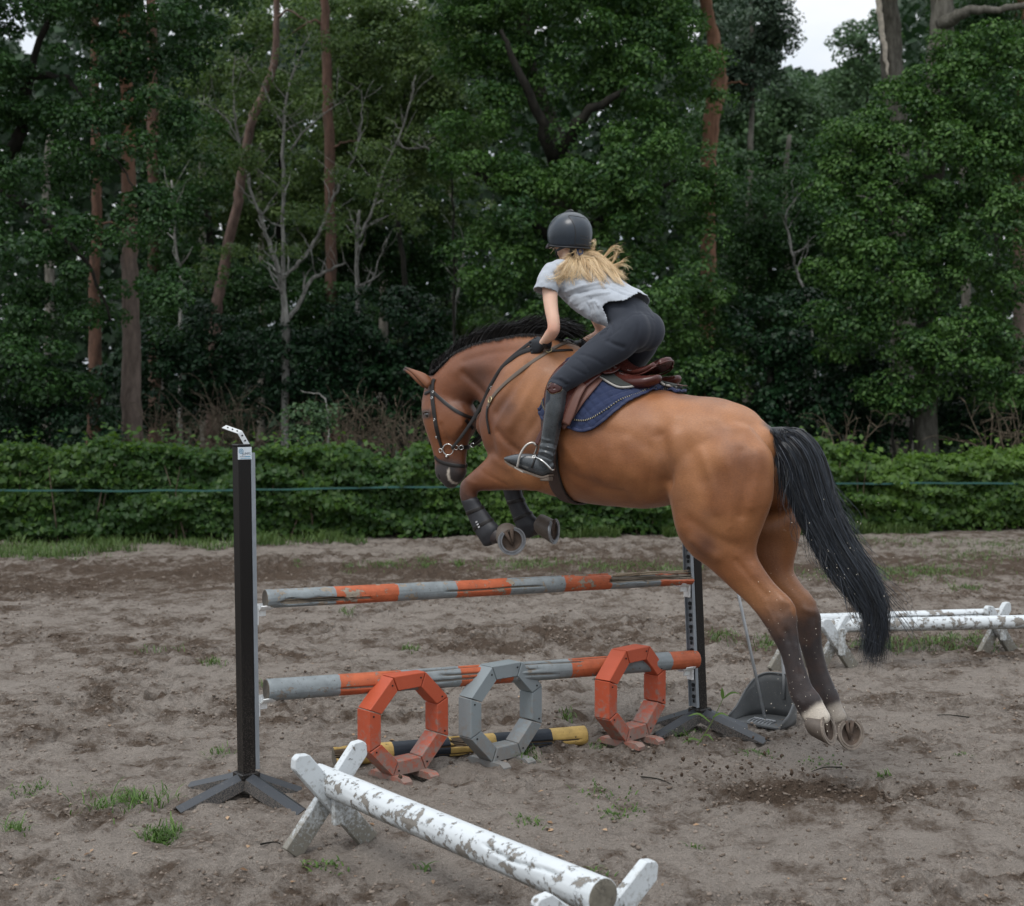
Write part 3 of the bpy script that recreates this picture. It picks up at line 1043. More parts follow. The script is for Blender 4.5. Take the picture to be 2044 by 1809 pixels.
def octagon(loc, rz, mat, label, group, R=0.276, w=0.074, dep=0.104):
    r = empty('octagon_ring', loc, label, 'ring', group, rz)
    zc = 0.03 + R * math.cos(PI / 8) - 0.002
    for k in range(8):
        a0, a1 = PI / 8 + k * PI / 4, PI / 8 + (k + 1) * PI / 4
        g = 0.0025
        V = []
        j = 0.004 * (random.random() - 0.5)
        Rk = R + 0.002 * (random.random() - 0.5)
        for y in (-dep / 2 + j, dep / 2 + j):
            for rad in (Rk, Rk - w / math.cos(PI / 8)):
                for a_, s_ in ((a0, 1), (a1, -1)):
                    p = np.array([rad * math.cos(a_), rad * math.sin(a_)])
                    t_ = np.array([-math.sin(a_), math.cos(a_)]) * g * s_
                    V.append([p[0] + t_[0], y, zc + p[1] + t_[1]])
        V = np.array(V)
        F = [[0, 1, 3, 2], [4, 6, 7, 5], [0, 4, 5, 1], [2, 3, 7, 6], [0, 2, 6, 4], [1, 5, 7, 3]]
        import bmesh
        o = mk('ring_board', V, F, mat, r, local=True)
        bm = bmesh.new(); bm.from_mesh(o.data)
        bmesh.ops.recalc_face_normals(bm, faces=bm.faces)
        bmesh.ops.bevel(bm, geom=bm.edges[:], offset=0.003, segments=1, affect='EDGES')
        bm.to_mesh(o.data); bm.free()
    # two chamfered blocks across the bottom as feet
    for x in (-0.088, 0.088):
        prof = [(-0.15, 0.0), (-0.15, 0.018), (-0.125, 0.034), (0.125, 0.034), (0.15, 0.018), (0.15, 0.0)]
        V = np.array([[x + sx * 0.028, y, z - 0.002] for sx in (-1, 1) for y, z in prof])
        F = [list(range(6)), list(range(6, 12))[::-1]] + [[i, i + 6, (i + 1) % 6 + 6, (i + 1) % 6] for i in range(6)]
        mb = MB().add(V, F)
        mb.build('foot_block', mat, r, local=True)
    # screw heads
    first = None
    for k in range(8):
        a = PI / 8 + k * PI / 4
        rad = R - 0.035
        mb = MB(); mb.tube([[rad * math.cos(a + 0.09), -dep / 2 - 0.001, zc + rad * math.sin(a + 0.09)], [rad * math.cos(a + 0.09), -dep / 2 - 0.004, zc + rad * math.sin(a + 0.09)]], 0.005, 8)
        mb.build('screw', HOLE, r, local=True)
    return r
for (px, py, dz, mat_, nm, g_, rz_) in ((806, 1553, 7.35, OP, 'orange octagon ring nearest the left stand, its lower boards muddy', 'orange octagon rings', 42),
                                (1000, 1524, 7.64, GP, 'grey octagon ring standing between the two orange ones', None, 42),
                                (1259, 1492, 7.96, OP, 'orange octagon ring on the right, close to the far stand', 'orange octagon rings', 47)):
    p = gpt(px, py)
    octagon((p[0], p[1], gh(p[0], p[1]) + 0.0), math.radians(rz_), mat_, nm, g_)

# ---------------------------------------------------------------- white cavaletti
def white_paint(name, peel=0.60, dirt=0.4):
    m = M(name)
    nz = m.noise(17, 7, 0.70)
    n2 = m.noise(55, 4, 0.7)
    grain = m.noise(10, 6, 0.7, vec=m.mapping((9, 1.5, 9)))
    wood = m.mix(grain, (0.12, 0.105, 0.088), (0.27, 0.25, 0.22))
    paint = m.mix(m.noise(3, 4), (0.47, 0.505, 0.52), (0.62, 0.645, 0.655))
    f = m.math('ADD', nz, m.math('MULTIPLY', m.attr('wear'), 0.14))
    mask = m.ramp(f, [(peel, 0.0), (peel + 0.01, 1.0)])
    mask = m.math('MAXIMUM', mask, m.attr('crack'))
    rim = m.ramp(f, [(peel - 0.02, 0.0), (peel, 1.0), (peel + 0.005, 0.0)])
    col = m.mix(mask, paint, wood)
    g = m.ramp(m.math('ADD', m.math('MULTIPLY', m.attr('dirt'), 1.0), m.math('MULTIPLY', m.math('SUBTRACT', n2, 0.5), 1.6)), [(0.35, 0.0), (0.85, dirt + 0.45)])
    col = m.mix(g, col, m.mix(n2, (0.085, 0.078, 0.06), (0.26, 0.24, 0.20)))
    col = m.mix(m.ramp(m.attr('cut'), [(0.4, 0.0), (0.6, 1.0)]), col, m.mix(m.noise(50, 5, 0.7), (0.05, 0.045, 0.03), (0.26, 0.235, 0.19)))
    h = m.math('ADD', m.math('MULTIPLY', mask, -1.0), m.math('MULTIPLY', rim, 0.4))
    m.set(col=col, rough=0.5, spec=0.45, nrm=m.bump(m.math('ADD', h, m.math('MULTIPLY', grain, 0.15)), 0.8, 0.004))
    return m.m
WP = white_paint('peeling_white_paint', 0.645); WB = white_paint('white_board_paint', 0.63, 0.6)
WFAR = white_paint('speckled_white_paint', 0.63, 0.4)

def cross_board(u, base, zt, off, parent, ulen=0.36, bw=0.090, th=0.040, sgn=1, mat=None, zoff=0.0, top=0.42):
    """one board of an X trestle; u is the horizontal direction of the X plane"""
    n = unit(np.array([-u[1], u[0], 0]))
    p0 = base - u * sgn * ulen / 2 + np.array([0, 0, -0.01]); p1 = base + u * sgn * ulen / 2 + np.array([0, 0, top])
    ax = unit(p1 - p0); s_ = np.cross(n, ax)
    Lb = np.linalg.norm(p1 - p0)
    prof = [(0, -bw / 2), (0, bw / 2), (Lb - 0.035, bw / 2), (Lb, bw / 2 - 0.035), (Lb, -bw / 2 + 0.03), (Lb - 0.03, -bw / 2)]
    rows = []
    N = 14
    V = []
    for d_ in (-th / 2 + off, th / 2 + off):
        for (a_, b_) in prof:
            V.append(p0 + ax * a_ + s_ * b_ + n * d_)
    F = [list(range(6)), list(range(6, 12))[::-1]] + [[i, i + 6, (i + 1) % 6 + 6, (i + 1) % 6] for i in range(6)]
    o = mk('cross_board', V, F, mat or WB, parent)
    import bmesh
    bm = bmesh.new(); bm.from_mesh(o.data)
    bmesh.ops.recalc_face_normals(bm, faces=bm.faces)
    bmesh.ops.bevel(bm, geom=bm.edges[:], offset=0.004, segments=1, affect='EDGES')
    for k in range(1, 10):
        q = p0 + ax * Lb * k / 10 - np.array(root_of(parent).location)
        bmesh.ops.bisect_plane(bm, geom=bm.verts[:] + bm.edges[:] + bm.faces[:], plane_co=q, plane_no=ax)
    bm.to_mesh(o.data); bm.free()
    z = np.array([v.co.z for v in o.data.vertices]) + root_of(parent).location.z
    for nm, arr in (('dirt', np.clip(1.05 - z / 0.40, 0.28, 1)), ('wear', np.full(len(z), .15)), ('cut', np.zeros(len(z)))):
        a_ = o.data.attributes.new(nm, 'FLOAT', 'POINT'); a_.data.foreach_set('value', arr.astype(np.float32))
    return o

def pole_attrs(o, ax0, ax1):
    me = o.data
    n_ = len(me.vertices)
    co = np.empty(n_ * 3, np.float32); me.vertices.foreach_get('co', co); co = co.reshape(-1, 3)
    nr = np.empty(n_ * 3, np.float32); me.vertices.foreach_get('normal', nr); nr = nr.reshape(-1, 3)
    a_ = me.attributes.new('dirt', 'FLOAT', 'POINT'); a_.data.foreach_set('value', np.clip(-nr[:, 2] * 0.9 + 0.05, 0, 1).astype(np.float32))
    a_ = me.attributes.new('wear', 'FLOAT', 'POINT'); a_.data.foreach_set('value', (np.clip(-nr[:, 0] * 0.3 - nr[:, 1] * 0.5 + 0.3, 0, 1)).astype(np.float32))

def cavaletto(P0, P1, crosses, r0, r1, label, mat, group, seed, boards=((1, 0.024), (-1, -0.024)), u=None, ulen=0.36, top=0.42):
    base = np.array([P0[0], P0[1], 0])
    root = empty('cavaletto', base, label, 'low jump', group)
    o = rail_mesh('round_rail', P0, P1, r0, r1, None, mat, None, None, seed=seed, parent=root, m=180, ncr=1)
    pole_attrs(o, P0, P1)
    for c, uu in crosses:
        c = np.array(c, float)
        for sg, off in boards:
            cross_board(np.array(uu), c, 0.42, off, root, sgn=sg, ulen=ulen, top=top)
        ax_ = unit(np.array([P1[0] - P0[0], P1[1] - P0[1], 0]))
        # small batten that ties the crossing to the rail
        mb = MB(); uu_ = np.array(uu)
        R_ = np.stack([uu_, np.array([-uu_[1], uu_[0], 0]), np.array([0, 0, 1.0])], 1)
        mb.box(c + np.array([0, 0, 0.20]) - np.array([-uu_[1], uu_[0], 0]) * 0.062, (0.045, 0.03, 0.19), R_, 0.003)
        b_ = mb.build('batten', WB, root)
        zz = np.zeros(len(b_.data.vertices), np.float32)
        for nm in ('dirt', 'wear', 'cut'):
            a_ = b_.data.attributes.new(nm, 'FLOAT', 'POINT'); a_.data.foreach_set('value', zz + (0.55 if nm == 'dirt' else 0))
    return root
A0, A1 = at(636, 1553, 6.17), at(1203, 1791, 4.66)
u0 = unit(np.array([0.80, 0.60, 0]))
dA = unit(A1 - A0)
cavaletto(A0 - dA * 0.01, A1, [((A0 + dA * 0.10)[0:2].tolist() + [gh(*(A0 + dA * 0.1)[:2])], u0), ((A1 - dA * 0.03)[0:2].tolist() + [-0.06], u0 * 1.55)], 0.060, 0.064,
          'white low jump in the foreground, its round rail flaking to bare wood', WP, 'white cavaletti', 61)

uf = unit(np.array([0.85, 0.5, 0]))
B0, B1 = at(1640, 1250, 10.32), at(2200, 1238, 10.5)
cavaletto(B0, B1, [(gpt(1668, 1334), uf), ((B1 - unit(B1 - B0) * 0.12)[0:2].tolist() + [0.0], uf)], 0.050, 0.050, 'nearer of the two white low jumps behind the tail', WFAR, 'white cavaletti', 62, ulen=0.30, top=0.37)
D0, D1 = at(1560, 1240, 10.6), at(2004, 1225, 10.95)
cavaletto(D0, D1, [(gpt(1577, 1334), uf), (gpt(1990, 1303), uf)], 0.047, 0.043, 'farther white low jump, showing above the nearer one', WFAR, 'white cavaletti', 63, ulen=0.30, top=0.37)

# ---------------------------------------------------------------- muck scoop and rake
m = M('grey_scoop_plastic')
sc = m.ramp(m.noise(70, 5, 0.75), [(0.6, 0.0), (0.7, 1.0)])
m.set(col=m.mix(m.math('MULTIPLY', sc, 0.6), m.mix(m.noise(8, 4), (0.060, 0.064, 0.066), (0.125, 0.130, 0.132)), (0.30, 0.26, 0.22)), rough=0.5, nrm=m.bump(m.noise(60, 3), 0.15, 0.003))
SCOOP = m.m
GALV = simple('galvanised_tube', (0.33, 0.34, 0.35), 0.45, metal=0.5, var=0.15)
sb = gpt(1508, 1452); sb[2] = gh(sb[0], sb[1])
scoop = empty('muck_scoop', sb, 'grey metal muck scoop with a tall hood standing behind the jump', 'scoop')
# plan: floor from the open lip (toward the camera-left) to the round back; the wall rises toward the back
dirv = unit(np.array([0.66, 0.75, 0]))      # from lip to back
sidev = np.array([dirv[1], -dirv[0], 0])   # to the right
N = 33
floor_pts, rim_pts = [], []
for i in range(N):
    s_ = -1 + 2 * i / (N - 1)              # -1 left lip, +1 right lip
    a_ = s_ * PI / 2
    x = 0.165 * math.copysign(abs(math.sin(a_)) ** 0.75, a_); y = 0.30 * (max(0, math.cos(a_)) ** 0.55)
    base_ = sidev * x + dirv * y
    hgt = 0.03 + 0.235 * (1 - abs(s_) ** 3.0)
    lean_ = sidev * x * 0.10 + dirv * (-0.01)
    floor_pts.append(base_); rim_pts.append(base_ + lean_ + np.array([0, 0, hgt]))
V, F = [], []
Kz = 6
for i in range(N):
    for k in range(Kz):
        p = floor_pts[i] + (rim_pts[i] - floor_pts[i]) * k / (Kz - 1)
        V.append(p + np.array([0, 0, 0.012]))
for i in range(N - 1):
    for k in range(Kz - 1):
        a_ = i * Kz + k
        F.append([a_, a_ + Kz, a_ + Kz + 1, a_ + 1])
o = mk('hood', V, F, SCOOP, scoop, smooth=True, local=True)
sd = o.modifiers.new('s', 'SOLIDIFY'); sd.thickness = 0.006
V = [p + np.array([0, 0, 0.013]) for p in floor_pts]; c0 = len(V); 
mb = MB(); top = [list(p + np.array([0, 0, 0.016])) for p in floor_pts]; bot = [list(p + np.array([0, 0, 0.006])) for p in floor_pts]
mb.add(top + bot, [list(range(N)), list(range(N, 2 * N))[::-1]] + [[i, i + 1, N + i + 1, N + i] for i in range(N - 1)] + [[N - 1, 0, N, 2 * N - 1]])
mb.build('floor_pan', SCOOP, scoop, local=True)
mb = MB(); mb.tube(np.array(rim_pts) + [0, 0, 0.012], 0.0065, 8)
mb.build('rolled_rim', SCOOP, scoop, local=True, smooth=True)
mb = MB()
ht = at(1551, 1150, 8.75) - sb
hb = np.array(rim_pts[N // 2]) + sidev * 0.02
mb.tube([hb + [0, 0, -0.14], hb, hb * 0.35 + ht * 0.65, ht], 0.011, 10)
mb.build('handle', GALV, scoop, local=True, smooth=True)
rp = at(1527, 1440, 8.50); rt = at(1475, 1192, 8.75)
rake = empty('muck_rake', (rp[0], rp[1], 0.03), 'slim metal rake leaning with its tines in the grey scoop', 'rake')
mb = MB(); mb.tube([rp + [0, 0, 0.02], rt, rt + (rt - rp) * 0.22], 0.0095, 10)
mb.build('handle', GALV, rake, smooth=True)
mb = MB()
hc = rp + [0, 0, 0.012]
mb.tube([hc - sidev * 0.075, hc + sidev * 0.075], 0.005, 6)
mb.build('rake_head', GALV, rake)
for k in range(7):
    s_ = (k - 3) / 3 * 0.072
    p = hc + sidev * s_
    mb = MB(); mb.tube([p, p - dirv * 0.05 + [0, 0, -0.002], p - dirv * 0.10 + [0, 0, -0.016], p - dirv * 0.105 + [0, 0, -0.03]], 0.0035, 6)
    mb.build('tine', GALV, rake)
# ================================================================ HORSE
SN = math.sin(TH)

def hsec(ax, ay, bx, by, b, l=0.0, e=2.1, k=None):
    """cross-section whose silhouette runs from A to B as seen in the photograph; b is the half width across the horse"""
    A, B = hp(ax, ay, l), hp(bx, by, l)
    c = (A + B) / 2; h = (A - B) / 2
    n = unit(np.array([bx - ax, by - ay, 0.0]))
    depth = _F @ (c - CAM)
    w = math.hypot(bx - ax, by - ay) / 2 * depth / FPX
    if k is None:
        k = math.sqrt(max(w * w - (b * SN * n[0]) ** 2, 0.2 * w * w)) / w
    return (c, h * k, HL * b, e)

def hloft(rows, **kw):
    return loft([hsec(*r) for r in rows], **kw)

parts = []
# trunk
parts.append(hloft([
    (978, 815, 985, 880, .13), (1000, 768, 998, 920, .20), (1040, 705, 1035, 962, .245), (1090, 672, 1090, 985, .27, 0, 2.2),
    (1150, 692, 1145, 999, .29, 0, 2.25), (1200, 727, 1192, 1007, .305, 0, 2.25), (1260, 757, 1245, 1012, .315, 0, 2.25), (1320, 775, 1300, 1015, .31, 0, 2.2),
    (1372, 788, 1350, 1005, .295, 0, 2.2), (1432, 794, 1405, 985, .285, 0, 2.2), (1488, 814, 1455, 980, .25, 0, 2.2), (1522, 845, 1500, 960, .15)], n=40))
# neck
parts.append(hloft([
    (1098, 668, 1010, 905, .17), (1048, 667, 978, 848, .125), (1000, 674, 966, 812, .10), (955, 684, 955, 800, .088),
    (915, 702, 948, 800, .085), (884, 730, 940, 806, .085), (864, 752, 928, 818, .08)], n=28))
# head
parts.append(hloft([
    (855, 752, 912, 795, .072), (846, 783, 940, 806, .088), (842, 812, 950, 826, .100), (845, 838, 946, 852, .098), (853, 865, 938, 878, .080),
    (862, 893, 932, 903, .064), (868, 917, 931, 924, .058), (868, 938, 932, 942, .060), (872, 952, 926, 958, .052), (884, 964, 914, 968, .036)], n=24))
# lower lip and chin
parts.append(hloft([(905, 935, 930, 938, .034), (902, 955, 920, 962, .032), (900, 965, 914, 970, .022)], n=16))
# cheeks
for s in (1, -1):
    c = hp(908, 838, 0) + HL * s * 0.062
    parts.append(ball(c, (0.125, 0.045, 0.125), np.stack([HX, HL, [0, 0, 1]], 1)))
    # shoulder blade and point of shoulder
    parts.append(hloft([(1055, 735, 1110, 760, .07, s * .17), (1010, 790, 1085, 830, .095, s * .175), (985, 838, 1060, 900, .10, s * .165), (992, 880, 1050, 940, .09, s * .155)], n=24))
def mir(rows):
    """the same loft on the far side: mirror through the horse's own mid-plane"""
    out = []
    for r in rows:
        c, A, B, e = hsec(*r)
        out.append((mirror_h(c[None])[0], A, -B, e))
    return out
# thighs
thighL = [(1345, 868, 1512, 868, .10, .15), (1325, 910, 1543, 905, .135, .16), (1330, 955, 1548, 955, .14, .16), (1338, 1010, 1545, 1000, .135, .16),
          (1353, 1070, 1527, 1048, .12, .16), (1378, 1108, 1514, 1082, .10, .155), (1411, 1132, 1513, 1110, .082, .15), (1450, 1167, 1530, 1140, .066, .145),
          (1490, 1204, 1553, 1170, .052, .14), (1512, 1230, 1580, 1196, .046, .14), (1527, 1252, 1590, 1224, .045, .14), (1543, 1280, 1593, 1254, .041, .14),
          (1558, 1310, 1599, 1294, .036, .14), (1567, 1346, 1610, 1334, .034, .14), (1574, 1384, 1622, 1368, .037, .14), (1583, 1406, 1637, 1386, .042, .14),
          (1597, 1430, 1648, 1408, .038, .14), (1610, 1452, 1660, 1428, .040, .14)]
parts.append(hloft(thighL, n=28))
# far leg: upper part mirrors the near one, lower part follows its own outline
R_up = [(mirror_h(s[0][None])[0] + np.array([0, 0, -0.03 if i_ == 0 else 0]), s[1] * (0.75 if i_ == 0 else 1), -s[2] * (0.8 if i_ == 0 else 1), s[3]) for i_, s in enumerate([hsec(*r) for r in thighL[1:4]])]
thighR = [(1392, 1040, 1602, 1036, .128, -.16), (1402, 1085, 1597, 1082, .118, -.16), (1440, 1120, 1588, 1118, .10, -.155), (1495, 1155, 1588, 1146, .078, -.15), (1540, 1190, 1606, 1174, .060, -.145),
          (1567, 1222, 1626, 1200, .048, -.14), (1583, 1248, 1639, 1226, .046, -.14), (1592, 1278, 1641, 1262, .041, -.14), (1602, 1310, 1644, 1298, .036, -.14),
          (1612, 1346, 1654, 1336, .034, -.14), (1618, 1376, 1665, 1364, .037, -.14), (1625, 1398, 1675, 1384, .041, -.14), (1636, 1424, 1682, 1408, .037, -.14), (1648, 1446, 1692, 1428, .040, -.14)]
parts.append(loft(R_up + [hsec(*r) for r in thighR], n=28))
# fore legs
foreL = [(1000, 850, 1098, 900, .085, .15), (992, 885, 1085, 975, .088, .15), (984, 900, 1045, 980, .075, .145), (960, 926, 998, 980, .060, .14), (940, 944, 966, 981, .050, .14),
         (921, 962, 953, 983, .045, .14), (917, 985, 953, 988, .044, .14), (922, 1004, 953, 1000, .038, .14), (933, 1022, 961, 1012, .030, .14),
         (942, 1042, 973, 1026, .030, .14), (951, 1062, 986, 1044, .036, .14), (962, 1080, 999, 1056, .037, .14), (980, 1088, 1005, 1062, .034, .14), (994, 1086, 1012, 1062, .036, .14)]
parts.append(hloft(foreL, n=24))
foreR = [(1055, 850, 1130, 900, .085, -.15), (1045, 890, 1110, 950, .075, -.15), (1018, 920, 1070, 968, .06, -.145), (1004, 945, 1050, 962, .05, -.14),
         (1003, 965, 1038, 970, .046, -.14), (1007, 985, 1038, 985, .037, -.14), (1016, 1010, 1046, 1004, .030, -.14), (1025, 1036, 1060, 1025, .032, -.14),
         (1034, 1058, 1074, 1038, .037, -.14), (1050, 1068, 1082, 1042, .034, -.14), (1066, 1072, 1086, 1042, .036, -.14)]
parts.append(hloft(foreR, n=24))
# dock
parts.append(hloft([(1505, 825, 1515, 880, .08), (1530, 846, 1525, 888, .05), (1552, 862, 1545, 892, .032)], n=16))

HV, HF, HN = remesh(parts, 0.0115, smooth=9, factor=0.55)
hbvh = bvh_of(HV, HF)

def hit(px, py, bvh=None, far=False):
    d = unit(ray(px, py))
    r = (bvh or hbvh).ray_cast(Vector(CAM), Vector(d))
    if r[0] is None: return None, None
    return np.array(r[0]), np.array(r[1])

# ---- muscle relief: ridges (+) and grooves (-) drawn along the body, both sides
strokes = [  # points, width m, depth m
    ([(1333, 1010), (1336, 960), (1330, 915), (1318, 870)], .035, -.020),       # flank in front of the thigh
    ([(1360, 1050), (1352, 990), (1352, 930), (1350, 870)], .045, .014),        # leading edge of the thigh
    ([(1300, 1000), (1270, 960), (1240, 930)], .05, .008),
    ([(1345, 835), (1332, 818), (1322, 800)], .035, .010),                      # point of hip
    ([(1352, 850), (1375, 900), (1400, 960)], .035, -.007),
    ([(1440, 830), (1450, 870), (1440, 910)], .06, .010),                       # rump
    ([(1515, 900), (1510, 960), (1500, 1010)], .022, .007),
    ([(1480, 900), (1488, 960), (1480, 1030)], .020, -.008),                    # semitendinosus groove
    ([(1385, 1080), (1405, 1098), (1430, 1112)], .030, .012),                   # stifle
    ([(1380, 1040), (1420, 1070), (1470, 1090)], .025, -.007),
    ([(1470, 1120), (1495, 1150), (1530, 1190)], .013, -.006),                  # gaskin tendon line
    ([(1505, 1128), (1530, 1160), (1562, 1196)], .010, .004),
    ([(1570, 1260), (1582, 1300), (1596, 1350)], .008, -.004),                  # cannon / tendon split
    ([(1556, 1232), (1566, 1250)], .016, .005),
    ([(1050, 730), (1020, 780), (990, 825)], .022, -.012),                      # front of the shoulder
    ([(1085, 740), (1050, 800), (1020, 850)], .030, .010),                      # scapular spine
    ([(1105, 765), (1075, 830), (1045, 880)], .022, -.008),
    ([(1050, 880), (1075, 910), (1085, 945)], .040, .012),                      # triceps
    ([(1100, 870), (1105, 920), (1090, 960)], .020, -.012),                     # behind the elbow
    ([(992, 862), (1010, 882), (1035, 902)], .018, -.010),                      # breast to forearm
    ([(985, 915), (1020, 935)], .022, .006),
    ([(955, 935), (985, 955), (1010, 968)], .010, -.004),
    ([(930, 958), (950, 966)], .008, .004),
    ([(1130, 940), (1180, 965), (1240, 980)], .03, -.006),                      # ribs / belly line
    ([(1180, 900), (1190, 950)], .022, .004), ([(1215, 895), (1228, 955)], .022, .004), ([(1250, 880), (1264, 950)], .022, .004),
    ([(968, 790), (945, 765), (925, 745)], .022, -.013),                        # jugular groove
    ([(1010, 740), (960, 730), (915, 740)], .035, .008),
    ([(1030, 700), (980, 705), (925, 722)], .018, -.005),
    ([(905, 800), (925, 825), (928, 850), (915, 868)], .010, -.006),            # edge of the jaw plate
    ([(870, 850), (882, 880), (890, 905)], .010, .006),                         # facial crest
    ([(880, 848), (895, 880), (900, 905)], .012, -.006),
    ([(862, 818), (858, 830)], .012, .006),
    ([(1562, 1200), (1578, 1206), (1584, 1216)], .016, .009), ([(1532, 1215), (1545, 1240), (1556, 1268)], .010, .005), ([(1560, 1222), (1566, 1252), (1574, 1282)], .007, -.006),
    ([(1606, 1216), (1624, 1222)], .014, .008), ([(1592, 1395), (1602, 1405)], .012, .005), ([(1590, 1290), (1600, 1335), (1612, 1375)], .006, .004),
    ([(1200, 860), (1260, 870), (1310, 900)], .03, -.005), ([(1290, 860), (1300, 930), (1295, 980)], .02, -.005), ([(1120, 880), (1150, 925)], .02, .005),
    ([(1400, 900), (1420, 960), (1430, 1020)], .020, .006), ([(1455, 930), (1462, 990), (1458, 1050)], .018, .006), ([(1420, 850), (1470, 870)], .03, -.006),                                     # brow
]
disp = np.zeros(len(HV))
def side_dist(P3):
    out = []
    for sgn in (1, -1):
        Q = P3 if sgn > 0 else mirror_h(P3)
        D = np.full(len(HV), 9.0)
        for a, b in zip(Q[:-1], Q[1:]):
            D = np.minimum(D, seg_dist(HV, a, b)[0])
        out.append(D)
    return out
for pts, w, amp in strokes:
    P3 = []
    for q in pts:
        h, _ = hit(*q)
        if h is not None: P3.append(h)
    if len(P3) < 2: continue
    P3 = spline(np.array(P3), len(P3) * 3)
    for D in side_dist(P3):
        disp += amp * 1.0 * np.exp(-(D / (w * 1.15)) ** 2)
HQ = to_h(HV)
disp += (fbm(HQ, 9, 3, 5) - 0.5) * 0.006
HV = HV + HN * disp[:, None]
hbvh = bvh_of(HV, HF)

# ---- coat masks
def mask_segs(segs, soft=0.03):
    m_ = np.zeros(len(HV))
    for (a, b, r) in segs:
        D, _ = seg_dist(HV, a, b)
        m_ = np.maximum(m_, 1 - sstep(D, r - soft, r + soft))
    return m_
P = hp
noi = (fbm(HQ, 22, 3, 15) - 0.5) * 0.035
black = np.zeros(len(HV))
def leg_black(pts, l, full):
    """black from the joint downwards, fading upwards"""
    global black
    Q = [hp(x, y, l) for x, y in pts]
    best = np.full(len(HV), 9.0); lvl = np.zeros(len(HV))
    for i in range(len(Q) - 1):
        D, t = seg_dist(HV, Q[i], Q[i + 1])
        lv = full[i] + (full[i + 1] - full[i]) * t
        better = D < best
        lvl = np.where(better, lv, lvl); best = np.minimum(best, D)
    tendon_side = 0
    black = np.maximum(black, np.clip(lvl + noi * 5, 0, 1) ** 1.5 * (1 - sstep(best + noi, .085, .12)) * (lvl > 0.01))
leg_black([(1480, 1135), (1535, 1200), (1556, 1245), (1578, 1300), (1590, 1350), (1612, 1400), (1650, 1470)], .14, [0, .45, .92, 1, 1, 1, 1])
leg_black([(1545, 1120), (1594, 1195), (1610, 1240), (1624, 1300), (1634, 1350), (1655, 1400), (1690, 1470)], -.14, [0, .45, .92, 1, 1, 1, 1])
leg_black([(990, 945), (955, 965), (932, 985), (945, 1020), (975, 1062), (1010, 1080)], .14, [0, .25, .8, 1, 1, 1])
leg_black([(1040, 930), (1022, 970), (1030, 1020), (1060, 1055), (1090, 1060)], -.14, [0.2, .9, 1, 1, 1])
# tips of knee and hock darker, elbow fold darker
muz, _ = seg_dist(HV, hp(900, 950), hp(898, 968)); 
dark = 1 - sstep(muz + noi, 0.085, 0.145)
dark = np.maximum(dark, 0.85 * (1 - sstep(seg_dist(HV, hp(845, 828, .06), hp(858, 826, .09))[0], 0.012, 0.04)))
dark = np.maximum(dark, 0.8 * (1 - sstep(seg_dist(HV, hp(845, 828, -.06), hp(858, 826, -.09))[0], 0.012, 0.04)))
up = HQ[:, 2]
crest = 1 - sstep(np.min([seg_dist(HV, hp(*a), hp(*b))[0] for a, b in zip([(1120, 672), (1048, 667), (1000, 674), (955, 684), (915, 702), (884, 730)], [(1048, 667), (1000, 674), (955, 684), (915, 702), (884, 730), (860, 752)])], axis=0) + noi, 0.025, 0.055)
dark = np.maximum(dark, crest)
dock = 1 - sstep(seg_dist(HV, hp(1535, 860), hp(1560, 880))[0] + noi, 0.03, 0.07)
dark = np.maximum(dark, dock)
# inner thigh and groin darkened towards the mid-plane; warm belly; sandy flank
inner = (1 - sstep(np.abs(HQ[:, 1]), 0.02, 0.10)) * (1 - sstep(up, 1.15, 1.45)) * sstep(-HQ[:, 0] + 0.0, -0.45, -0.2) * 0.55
white = np.zeros(len(HV))
D, t = seg_dist(HV, hp(1624, 1398, .14), hp(1655, 1445, .14)); white = np.maximum(white, (1 - sstep(D + noi, 0.075, 0.10)) * sstep(t + noi * 6, 0.10, 0.30))
D, t = seg_dist(HV, hp(1665, 1388, -.14), hp(1688, 1440, -.14)); white = np.maximum(white, 0.55 * (1 - sstep(D + noi, 0.05, 0.075)) * sstep(t + noi * 6, 0.15, 0.4))
D, t = seg_dist(HV, hp(885, 925, .04), hp(884, 975, .02)); 
FP = [h_ for h_ in (hit(*q_)[0] for q_ in ((896, 938), (894, 948), (897, 957), (904, 964), (912, 965))) if h_ is not None]
bit_foam = np.zeros(len(HV))
for a_, b_ in zip(FP[:-1], FP[1:]):
    bit_foam = np.maximum(bit_foam, 1 - sstep(seg_dist(HV, a_, b_)[0], 0.004, 0.011))
white = np.maximum(white, bit_foam)
xn = to_h(hp(1075, 760)[None])[0, 0]
red = sstep(HQ[:, 0], xn - 0.15, xn + 0.30)
smudge_shade = sstep(fbm(HQ * np.array([1, 1, 1.2]), 2.4, 4, 77), .50, .68)
dk = np.zeros(len(HV))  # dark spots; those on throat and neck paint shade into the coat
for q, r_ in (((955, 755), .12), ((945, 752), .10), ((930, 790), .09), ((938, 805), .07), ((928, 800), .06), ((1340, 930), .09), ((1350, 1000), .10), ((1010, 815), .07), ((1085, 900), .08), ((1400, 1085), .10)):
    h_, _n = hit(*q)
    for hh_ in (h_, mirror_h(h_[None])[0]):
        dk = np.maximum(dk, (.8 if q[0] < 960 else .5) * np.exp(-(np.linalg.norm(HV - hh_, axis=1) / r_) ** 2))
smudge_shade = np.clip(smudge_shade * .45 + dk, 0, 1)
light = sstep(fbm(HQ * np.array([1, 1, 1.4]), 3.2, 3, 31), 0.35, 0.65)

